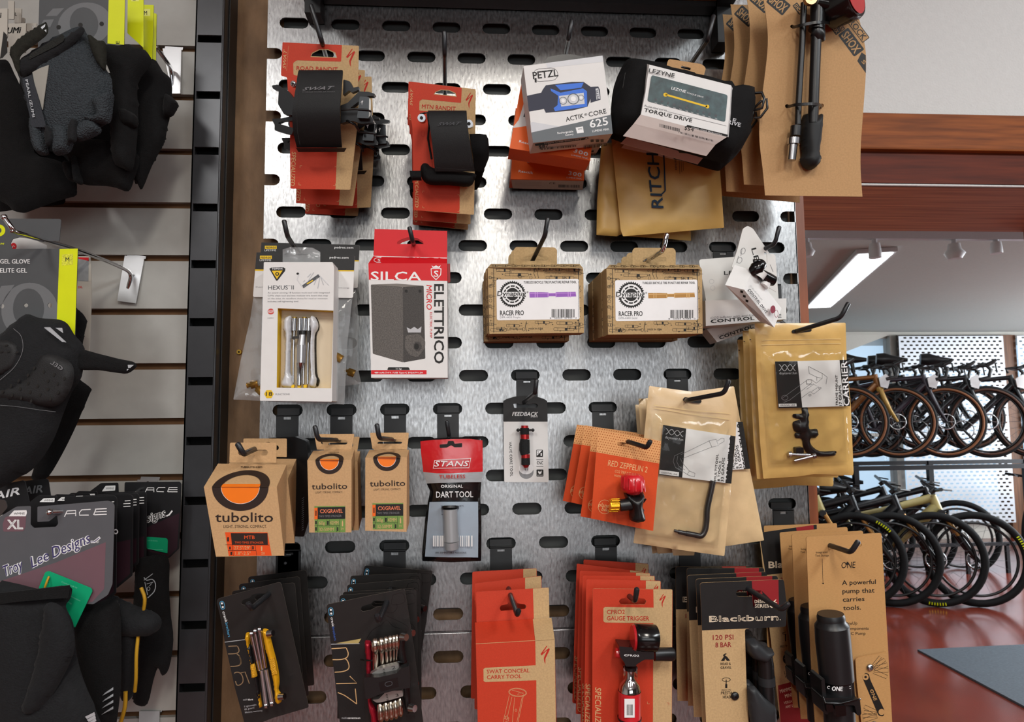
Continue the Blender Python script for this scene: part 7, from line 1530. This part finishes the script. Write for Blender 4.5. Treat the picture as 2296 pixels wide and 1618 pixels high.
def tld(m,x,y,s_,k=2,part=None,shade=True):
    for (t_,a,b,h) in (('Troy',(30,838),(132,795),56),('Lee',(170,795),(270,745),56),('Designs',(282,742),(492,655),58)):
        A=(x+a[0]*s_,y+a[1]*s_);B=(x+b[0]*s_,y+b[1]*s_)
        m.text(t_,A,B,h*s_,WHI,k,bold=.11,shear=.35); m.text(t_,A,B,h*s_,PUR,k+2,bold=.005,shear=.35)
    m.line([(x+a*s_,y+b*s_) for a,b in ((485,655),(505,655),(535,630))],13*s_,WHI,k); m.line([(x+a*s_,y+b*s_) for a,b in ((485,655),(505,654),(532,632))],4*s_,PUR,k+2)
tld(m,0,0,1.0); m.text('®',(514,662),(530,660),14,WHI,2)
m.build('card',T)
m=MB(pl); m.poly(rr([(205,905),(243,815),(262,811),(488,902),(495,918),(400,1116),(340,1000),(300,905)],8),GRNT,.004,.0006,holes=[stad(258,856,12,34)]); 
for i,(a,b) in enumerate((((328,872),(412,905)),((330,905),(380,925)),((340,930),(428,974)),((355,975),(382,990)))): m.text(('Comfort made by','with','design innovation','grip')[i],a,b,9,mat('mint_ink','6fd0b0',.5),2,d=.004)
m.build('green_tag',T)
m=MB(pl); m.tubeP([(262,840,.006),(250,870,.010),(238,905,.008)],.0014,YSE,n=6); m.build('tag_cord',T)
# black cards behind
for i,(x,yt,xl_,Yc) in enumerate(((625,408,345,-.19),(712,402,440,-.155),(745,395,520,-.12),(785,385,560,-.09))):
    pl=Pl.px((xl_-200,yt,Yc),(x,yt,Yc),(xl_-200,yt+500,Yc+.01)); m=MB(pl); bt=[1000,905,840,835][i]
    m.poly(rr([(xl_-220,yt+60),(xl_-140,yt-2),(xl_-40,yt),(xl_-40,yt+80),(xl_,yt+80),(xl_,yt+6),(x-12,yt),(x,yt+12),(x-4,bt-70),(x-90,bt),(xl_-220,bt-40)],8),TBK,0,.001,side=mat('grey_card_edge','3c3c3e',.5))
    m.ink([(xl_-200,yt+340),(x-14,yt+240),(x-16,bt-80),(x-90,bt-14),(xl_-200,bt-50)],MARD,1); m.ink(rr([(xl_-134,yt+34),(xl_-112,yt+14),(xl_-52,yt+12),(xl_-54,yt+34)],3),WHI,2); m.text('WMNS',(xl_-110,yt+30),(xl_-60,yt+29),10,BLKI,3)
    for b in (34,49,64): m.line([(x-52+ (8 if b<40 else 0),yt+b),(x-14,yt+b-2)],4,WHI,2)
    if i==0: m.ink(ell(x+4-10,yt+192,14,14,12),WHI,2,holes=[ell(x-6,yt+192,7,8,10)])
    o=m.build('glove_card'); tag(o,'black and maroon card, %s behind the slate card'%['first','second','third','fourth'][i],'hang card','women size glove cards')
pl=Pl.px((665,335,-.06),(968,335,-.06),(665,740,-.055)); m=MB(pl); m.poly(rr([(460,400),(540,340),(632,338),(636,420),(665,420),(667,336),(962,333),(970,345),(958,690),(905,742),(700,730),(460,700)],8),TBK,0,.001,side=MC['grey_card_edge'])
ace(m,778,358,.76,dy=0.0); m.ink([(780,580),(960,500),(948,690),(900,735),(780,700)],MARD,1); m.text('signs',(785,552),(895,515),44,WHI,2,bold=.11,shear=.35); m.text('signs',(785,552),(895,515),44,BLKI,4,bold=.0,shear=.35); m.line([(890,517),(905,510),(922,488)],8,WHI,2); m.ink(rr([(545,385),(565,355),(618,353),(616,380)],3),WHI,2); m.text('WMNS',(566,374),(610,373),10,BLKI,3)
m.poly(rr([(785,628),(890,634),(898,645),(896,716),(785,690)],5),GRNT,.002,.0006); m.text('made by sustaining',(790,650),(842,652),7,MC['mint_ink'],2,d=.002); m.line([(790,692),(872,698)],2,MC['mint_ink'],2,d=.002)
o=m.build('glove_card'); tag(o,'black and maroon card at the back, beside the black upright, with green tag','hang card','women size glove cards')
# AIR cards at the left border
for (c,lb,Yc,t0,t1) in ((((-60,360),(132,324),(165,480),(-40,520)),'black card with white AIR letters at the left border, in front',-.17,(-40,432),(108,400)),(((120,330),(258,316),(276,440),(150,470)),'black card with grey AIR letters behind its left neighbour',-.14,(125,402),(230,388))):
    pl=Pl.px((c[0][0],c[0][1],Yc),(c[1][0],c[1][1],Yc),(c[3][0],c[3][1],Yc)); m=MB(pl); m.poly(rr(list(c),14),TBK,0,.001,side=MC['grey_card_edge']); m.text('AIR',t0,t1,40,WHI if Yc<-.15 else CGL,2,bold=.05,shear=.3)
    o=m.build('glove_card'); tag(o,lb,'hang card','black AIR lettered cards')
for (c,lb,Yc) in ((((-60,425),(28,430),(42,470),(-40,560)),'brown grey rounded card corner at the left border under the AIR cards',-.19),):
    pl=Pl.px((c[0][0],c[0][1],Yc),(c[1][0],c[1][1],Yc),(c[3][0],c[3][1],Yc)); m=MB(pl); m.poly(rr(list(c),12),mat('brown_grey_card','3a3230',.5),0,.001,side=MC['grey_card_edge']); o=m.build('glove_card'); tag(o,lb,'hang card')
# gloves of the lower hook
pl,T=glove('black long fingered glove with a folded thumb, front of the lower hook',[([(-60,930),(200,905),(372,890),(378,955),(352,1000),(392,1090),(405,1220),(430,1340),(470,1450),(515,1560),(520,1750),(-60,1780)],0)],-.235,GB2,grp='black long fingered gloves',seed=81,th=.020)
m=MB(pl); m.pillow(bezc([(250,985),(330,1000),(378,1090),(402,1190),(380,1290),(290,1460),(200,1560),(145,1575),(122,1530),(190,1310),(225,1120)],3),GB2,.018,.012,.2,rim=.5); m.build('thumb',T)
m=MB(pl); m.sheet([[(-60,935,.014),(100,918,.020),(250,902,.020),(370,888,.008)],[(-60,995,.014),(100,975,.022),(250,962,.022),(362,955,.010)]],GB,.002); m.build('cuff',T)
m=MB(pl)
for i in range(3): m.ink([(455+i*10,1610+i*16-20),(505+i*3,1575+i*16-10),(510+i*3,1590+i*16-10),(465+i*10,1622+i*16-20)],REFL,2,d=.016)
m.build('reflective_bar',T)
pl,T=glove('black long fingered glove with grey reflective bars, behind the folded thumb',[([(400,1000),(500,990),(580,960),(640,1000),(650,1300),(640,1500),(600,1720),(520,1720),(470,1480),(420,1300)],0)],-.18,GB,grp='black long fingered gloves',seed=91)
m=MB(pl)
for i in range(4): m.ink([(548+i*-2,1478+i*34),(562,1462+i*34),(606,1432+i*34),(606,1446+i*34)],REFL,2,d=.0175)
m.build('reflective_bar',T)
pl,T=glove('black glove thumb pointing right with mustard piping below',[([(520,960),(600,940),(700,985),(800,1020),(848,1045),(866,1085),(845,1130),(780,1152),(650,1150),(530,1140)],0),([(640,1100),(740,1120),(740,1300),(720,1450),(690,1500),(650,1470),(640,1300)],-.004)],-.155,GB2,grp='black long fingered gloves',seed=101)
m=MB(pl); m.tubeP(bez([(755,900,.0),(775,960,.004),(765,1040,.0)],3),.0026,YSE,n=6); m.tubeP(bez([(740,1155,.006),(730,1260,.01),(728,1380,.01),(722,1455,.006)],3),.0026,YSE,n=6); m.tubeP(bez([(672,1455,.008),(668,1540,.01),(640,1640,.01)],3),.003,YSE,n=6); m.build('piping',T)
pl,T=glove('black long fingered glove at the back with a silver shield emblem',[([(730,760),(800,730),(900,735),(905,900),(915,1050),(928,1180),(905,1330),(868,1370),(845,1330),(820,1400),(790,1520),(740,1530),(710,1480),(700,1200),(720,900)],0)],-.085,GB,grp='black long fingered gloves',seed=111,th=.012)
m=MB(pl); m.line(bez([(770,845),(785,860),(815,855),(832,880),(825,920),(790,955)],3),5,REFL,2,d=.0125); m.line([(770,860),(818,825)],4,REFL,2,d=.0125); m.line([(775,870),(790,940)],4,REFL,2,d=.0125); m.line([(785,880),(820,870),(800,890)],4,REFL,2,d=.0125); m.line(ell(795,905,8,10,8),3,REFL,2,d=.0125,closed=True); m.build('emblem',T)
V()
# ================= next room =================
# ceiling light fixture
a=PZ(1964,568,zcl-.03); b=PZ(1836,688,zcl-.03); d=(b-a); L_=d.length; d.normalize()
pl=Pl((a+b)/2,d,Vector((-d.y,d.x,0))); pl.n=Vector((0,0,1)); 
T=bpy.data.objects.new('ceiling_light',None); C.objects.link(T); T.location=(a+b)/2; T.rotation_euler=(0,0,math.atan2(d.y,d.x)); tag(T,'long bright rectangular light fixture on the grey ceiling','ceiling light')
m=MB(); m.box(-L_/2-.03,L_/2+.03,-.12,.12,-.0,.028,mat('fixture_white','c8cacc',.5)); m.build('housing',T)
LE=mat('light_diffuser','ffffff',.5,emit=('f4fbff',9.0)); m=MB(); m.box(-L_/2,L_/2,-.10,.10,-.006,-.001,LE); m.build('diffuser',T)
# track and spot heads
zt_k=zcl-.02; A=P(1790,531,2.75);B=P(2296,531,2.75)
m=MB(); zk=A.z; m.box(A.x,B.x+1,2.73,2.77,zk-.01,zcl,mat('track_white','c2c4c8',.4)); tag(m.build('track_rail'),'white lighting track running across the ceiling behind the beam','track')
for (x,y0,y1,w_,nm,bulb) in ((1808,532,575,.035,'leftmost beside the wooden post',1),(1960,532,578,.040,'overlapping the bright ceiling fixture',0),(2138,532,580,.045,'bulb shaped, third from the left',1),(2232,532,568,.038,'rightmost and shortest',0)):
    t=P(x,y0,2.75);e=P(x,y1,2.75); h=t.z-e.z
    T=bpy.data.objects.new('track_spotlight',None); C.objects.link(T); T.location=t; tag(T,'white track spotlight, '+nm,'spotlight','track spotlights')
    m=MB(); m.tube([(0,0,0),(0,0,-h*.35)],.014,MC['track_white'],n=10); m.build('bracket',T)
    m=MB(); m.tube([(0,0,-h*.3),(0,0,-h*.55),(0,0,-h*.75),(0,0,-h)],[w_*.7,w_*.8,w_*(1.25 if bulb else .85),w_*(.8 if bulb else .85)],MC['fixture_white'],n=18); m.build('head',T)
# rubber mat
mz=.012; p=[PZ(2057,1455,mz),PZ(2420,1438,mz),PZ(2600,1700,mz),PZ(2330,1600,mz)]
m=MB(); pts=[(v.x,v.y) for v in p]; RM=mat('ribbed_rubber_mat','4c545c',.6,0,var=.25,vscale=60,bump=1,bscale=70,stretch=(1,3,1))
m.add([(x,y,mz) for x,y in pts]+[(x,y,0.001) for x,y in pts],[(0,1,2,3)]+[(i,(i+1)%4,4+(i+1)%4,4+i) for i in range(4)],RM); tag(m.build('floor_mat'),'dark grey ribbed rubber mat on the red floor','mat')
# slotted panels before the far windows
def farboard(x0,x1,z0,z1,lab,y):
    m=MB(); px_,pz=.075,.046; nz=int((z1-z0)/pz); 
    for j in range(nz):
        za=z0+j*pz; hs=[]; k=0; x=x0+.045+(px_/2 if j%2 else 0)
        while x+.03<x1: hs.append(stad(x,za+pz/2,.044,.021,3)); x+=px_
        loops=[[(x0,za),(x1,za),(x1,za+pz),(x0,za+pz)]]+hs; flat=[p_ for l in loops for p_ in l]
        m.add([(p_[0],y,p_[1]) for p_ in flat],tessellate_polygon([[Vector((p_[0],p_[1],0)) for p_ in l] for l in loops]),mat('white_slotted_steel','b9bec4',.45,.2))
    tag(m.build('steel_pegboard'),lab,'pegboard')
farboard(fx(2013),fx(2247),P(2100,1172,yf).z,ztopw-.01,'white slotted panel against the far window, behind the road bikes',yf-.09)
farboard(fx(2278),fx(2500),P(2100,1172,yf).z,ztopw-.01,'white slotted panel at the right border of the far window wall',yf-.09)
m=MB(); m.box(fx(2013),fx(2247),yf-.05,yf-.04,P(2100,832,yf).z,ztopw,mat('shelf_back','4a4440',.7)); tag(m.build('backing_board'),'dark board behind the top of the far slotted panel','board')
# ---- bikes
SPK=mat('spoke_grey','55585c',.4,.6); TYR=mat('tyre_black','121314',.7); TAN=mat('tan_sidewall','7d5238',.7)
def wheel(R,r,side,name,T,c,spokes=20,disc=True,mark=None):
    m=MB(); n=44; pts=[(c[0]+math.cos(2*PI*i/n)*(R-r),0,c[1]+math.sin(2*PI*i/n)*(R-r)) for i in range(n)]
    m.tube(pts,r,TYR,n=8,closed=True); o=m.build(name,T)
    if side:
        m=MB()
        for yy in (-r*.75,r*.75): m.tube([(c[0]+math.cos(2*PI*i/n)*(R-r*1.9),yy,c[1]+math.sin(2*PI*i/n)*(R-r*1.9)) for i in range(n)],r*.62,side,n=6,closed=True)
        m.build('sidewall',o)
    m=MB(); m.tube([(c[0]+math.cos(2*PI*i/n)*(R-r*3.0),0,c[1]+math.sin(2*PI*i/n)*(R-r*3.0)) for i in range(n)],.011,BLKP,n=6,closed=True); m.build('rim',o)
    m=MB()
    for i in range(spokes):
        a=2*PI*i/spokes; b=a+(.5 if i%2 else -.5); m.tube([(c[0]+math.cos(b)*.025,(.025 if i%4<2 else -.025),c[1]+math.sin(b)*.025),(c[0]+math.cos(a)*(R-r*3),0,c[1]+math.sin(a)*(R-r*3))],.0012,SPK,n=3,cap=False)
    m.tube([(c[0],-.05,c[1]),(c[0],.05,c[1])],.018,BLKP,n=10); m.build('spokes',o)
    if disc:
        m=MB(); m.tube([(c[0]+.072*math.cos(2*PI*i/20),-.035,c[1]+.072*math.sin(2*PI*i/20)) for i in range(20)],.007,STEEL,n=4,closed=True)
        for i in range(5): m.tube([(c[0],-.035,c[1]),(c[0]+.07*math.cos(i*1.256),-.035,c[1]+.07*math.sin(i*1.256))],.003,STEEL,n=4)
        m.build('disc_rotor',o)
    if mark:
        m=MB(); 
        for k in range(7): 
            a=mark+k*.055; ca,sa=math.cos(a),math.sin(a); rr_=R-r; m.tube([(c[0]+ca*(rr_-.010),-r*1.0,c[1]+sa*(rr_-.010)),(c[0]+ca*(rr_+.010),-r*1.0,c[1]+sa*(rr_+.010))],.0045,NEO,n=4)
        m.build('tyre_lettering',o)
def bike(label,axle,hd,fc,kind,side,forkc,grp,mark=None,tag_=False):
    """axle: world position of front axle; hd: heading angle"""
    R=.345 if kind=='road' else .37; r=.019 if kind=='road' else .029
    fx_=.60 if kind=='road' else .78; rx=-.42 if kind=='road' else -.44
    T=bpy.data.objects.new('bicycle',None); C.objects.link(T); u=Vector((math.cos(hd),math.sin(hd),0))
    T.location=axle-u*fx_-Vector((0,0,R)); T.rotation_euler=(0,0,hd); tag(T,label,'bicycle',grp)
    wheel(R,r,side,'front_wheel',T,(fx_,R),mark=mark); wheel(R,r,side,'rear_wheel',T,(rx,R))
    F=mat(*fc); m=MB()
    if kind=='road':
        bb=(0,0,.27);st=(-.14,0,.72);sh=(-.12,0,.62);ht=(.43,0,.80);hb=(.455,0,.68)
        m.tube([bb,(.2,0,.46),(.44,0,.70)],[.030,.032,.034],F,n=10); m.tube([(-.13,0,.70),(.15,0,.755),(.43,0,.775)],[.018,.02,.024],F,n=10); m.tube([bb,st],[.024,.017],F,n=10); m.tube([hb,ht],[.028,.026],F,n=12)
        for s_ in (-1,1): m.tube([(0,s_*.02,.27),(-.2,s_*.05,.30),(rx,s_*.065,R)],[.016,.013,.011],F,n=8); m.tube([(-.125,s_*.015,.64),(-.25,s_*.05,.52),(rx,s_*.065,R)],[.011,.010,.010],F,n=8)
    else:
        bb=(0,0,.33);ht=(.50,0,.86);hb=(.54,0,.74)
        m.tube([bb,(.25,0,.50),(.53,0,.77)],[.038,.042,.045],F,n=10); m.tube([(-.14,0,.66),(.18,0,.74),(.50,0,.84)],[.022,.026,.034],F,n=10); m.tube([bb,(-.16,0,.70)],[.03,.02],F,n=10); m.tube([hb,ht],[.036,.034],F,n=12)
        for s_ in (-1,1): m.tube([(0,s_*.03,.36),(-.2,s_*.06,.36),(rx,s_*.075,R)],[.022,.018,.014],F,n=8); m.tube([(.02,s_*.03,.55),(-.2,s_*.055,.50),(rx,s_*.075,R)],[.016,.014,.012],F,n=8)
        m.tube([(.0,0,.42),(.18,0,.62)],.022,BLKP,n=10)
    m.build('frame',T)
    G=mat(*forkc); m=MB()
    if kind=='road':
        m.tube([(.46,0,.68),(.475,0,.64)],[.034,.036],G,n=10)
        for s_ in (-1,1): m.tube([(.47,s_*.02,.66),(.50,s_*.05,.56),(.545,s_*.055,.45),(fx_,s_*.055,R)],[.022,.022,.016,.012],G,n=8)
        m.build('fork',T)
    else:
        for s_ in (-1,1): m.tube([(.565,s_*.065,.72),(.62,s_*.065,.62),(.70,s_*.065,.50)],.018,G,n=10)
        f=m.build('fork',T); m=MB()
        m.tube([(.55,-.08,.73),(.55,.08,.73)],.026,BLKP,n=10)
        for s_ in (-1,1): m.tube([(.66,s_*.065,.56),(.72,s_*.065,.46),(fx_,s_*.07,R)],[.024,.023,.018],BLKP,n=10)
        m.tube([(.665,-.07,.565),(.70,0,.62),(.665,.07,.565)],.014,BLKP,n=8); m.build('fork_lower',f)
    m=MB()
    if kind=='road':
        m.tube([(.42,0,.82),(.40,0,.86),(.50,0,.87)],.015,BLKP,n=8); m.tube([(.50,-.20,.87),(.50,.20,.87)],.014,BLKP,n=8)
        for s_ in (-1,1):
            m.tube([(.50,s_*.19,.87),(.57,s_*.21,.87),(.60,s_*.215,.83),(.58,s_*.22,.76),(.50,s_*.23,.74)],.017,BLKP,n=8)
            m.tube([(.57,s_*.21,.875),(.62,s_*.21,.90),(.65,s_*.21,.925)],[.020,.018,.012],BLKP,n=8); m.tube([(.64,s_*.21,.89),(.65,s_*.21,.80)],.007,BLKG,n=6)
    else:
        m.tube([(.49,0,.88),(.53,0,.91)],.02,BLKP,n=8); m.tube([(.50,-.38,.94),(.52,-.1,.91),(.53,0,.91),(.52,.1,.91),(.50,.38,.94)],.014,BLKP,n=8)
        for s_ in (-1,1): m.tube([(.50,s_*.30,.935),(.60,s_*.22,.92)],.007,BLKG,n=6)
    m.build('handlebar',T)
    m=MB(); zs=.97 if kind=='road' else .90; m.tube([(-.14,0,.68),(-.19,0,zs-.03)],.014,BLKP,n=8)
    m.tube([(-.33,0,zs+.015),(-.26,0,zs+.01),(-.15,0,zs),(-.05,0,zs-.005)],[.055,.065,.035,.018],BLKP,n=12,flat=None); m.build('saddle',T)
    m=MB(); zb_=.27 if kind=='road' else .33; m.tube([(.09*math.cos(2*PI*i/24),-.05,zb_+.09*math.sin(2*PI*i/24)) for i in range(24)],.006,STEEL,n=4,closed=True); m.tube([(0,-.06,zb_),(.10,-.08,zb_-.13)],.012,BLKP,n=8); m.tube([(0,.06,zb_),(-.10,.08,zb_+.13)],.012,BLKP,n=8); m.tube([(.10,-.08,zb_-.13),(.10,-.17,zb_-.13)],.014,BLKP,n=6)
    m.tube([(0,-.05,zb_+.09),(rx,-.05,R+.03)],.004,SPK,n=4); m.tube([(0,-.05,zb_-.09),(rx,-.05,R-.08)],.004,SPK,n=4)
    m.build('crankset',T)
    if tag_:
        m=MB(); m.box(.50,.502,-.05,.05,.66,.78,WHI); m.prism([(.47,.68),(.53,.66),(.56,.76),(.52,.80),(.46,.76)],WHI,.06,.002); m.build('price_tag',T)
    return T
hd=math.radians(-24)
up=((1904,'copper road bike at the left end of the upper rack',('copper_paint','8a3c1e',.35,.3),('copper_fork','7a4a28',.35,.2),TAN),
    (2011,'gold road bike with a golden fork, second on the upper rack',('bronze_gold_paint','7a4c20',.35,.3),('gold_fork','a98544',.3,.2),TAN),
    (2120,'dark plum road bike with tan walled tyres in the upper rack middle',('plum_paint','2e2630',.35,.2),('plum_fork','2a242c',.35,.2),TAN),
    (2215,'black road bike fourth on the upper rack',('black_paint','17181b',.3,.2),('black_fork','16171a',.3,.2),mat('dark_brown_wall','4a3228',.7)),
    (2318,'black road bike at the right border of the upper rack',('black_paint','17181b',.3,.2),('black_fork','16171a',.3,.2),MC['dark_brown_wall']))
for x,lb,fc,gc,sd in up: bike(lb,P(x,945,5.42),hd,fc,'road',sd,gc,'road bikes on the upper rack',tag_=True)
lo=((1919,'pale olive mountain bike behind the plain kraft pump cards',('olive_cream_paint','a89a62',.4,0),None),
    (1998,'black mountain bike, second on the floor rack',('black_paint','17181b',.3,.2),None),
    (2096,'black mountain bike with yellow tyre lettering at the bottom',('black_paint','17181b',.3,.2),None),
    (2188,'pale olive mountain bike, rightmost whole one on the floor rack',('olive_cream_paint','a89a62',.4,0),1))
GS=('gold_stanchion','b98a4c',.25,.4)
for i,(x,lb,fc,_) in enumerate(lo): bike(lb,PZ(x,1253,.37),hd,fc,'mtb',None,GS,'mountain bikes standing on the red floor',mark=[.75,None,-1.75,.25][i])
for i,(x,lb) in enumerate(((1958,'black mountain bike half hidden in the back row at the left'),(2052,'black mountain bike half hidden in the middle of the back row'),(2150,'black mountain bike half hidden at the right of the back row'))):
    bike(lb,P(x,1205,5.75),hd,('black_paint','17181b',.3,.2),'mtb',None,('black_fork','16171a',.3,.2),'mountain bikes in the back row')
for i,(x,lb) in enumerate(((1960,'black road bike behind the copper and golden ones'),(2068,'black road bike behind the golden and plum ones'),(2170,'black road bike behind the plum one'))):
    bike(lb,P(x,935,6.15),hd,('black_paint','17181b',.3,.2),'road',MC['dark_brown_wall'],('black_fork','16171a',.3,.2),'road bikes in the back row of the upper rack')
bike('teal framed bike at the right border of the floor rack',P(2330,1195,5.9),math.radians(-150),('teal_paint','4f8c80',.4,0),'mtb',None,('black_fork','16171a',.3,.2),None)
# rack
RK=mat('rack_black_steel','15161a',.4,.3)
z1=P(2100,1036,5.6).z
T=bpy.data.objects.new('bike_rack',None); C.objects.link(T); o_=P(1850,1036,5.6); T.location=(o_.x,o_.y,0); tag(T,'black steel two tier rack carrying the bicycles','bike rack')
for yy in (-.25,.45):
    m=MB(); m.box(-.6,3.6,yy-.02,yy+.02,z1-.05,z1-.01,RK); m.build('beam',T)
for xx in (-.3,.55,1.35,2.4,3.4):
    m=MB(); m.box(xx-.025,xx+.025,.42,.47,0,z1-.01,RK); m.build('post',T)
m=MB(); m.box(-.6,3.6,-.1,-.07,.26,.29,RK); m.build('floor_bar',T)
for xx in (.1,.5,.9,1.3,1.7,2.1):
    m=MB(); m.box(xx,xx+.03,-.10,-.07,0,.27,RK); m.build('bar_leg',T)
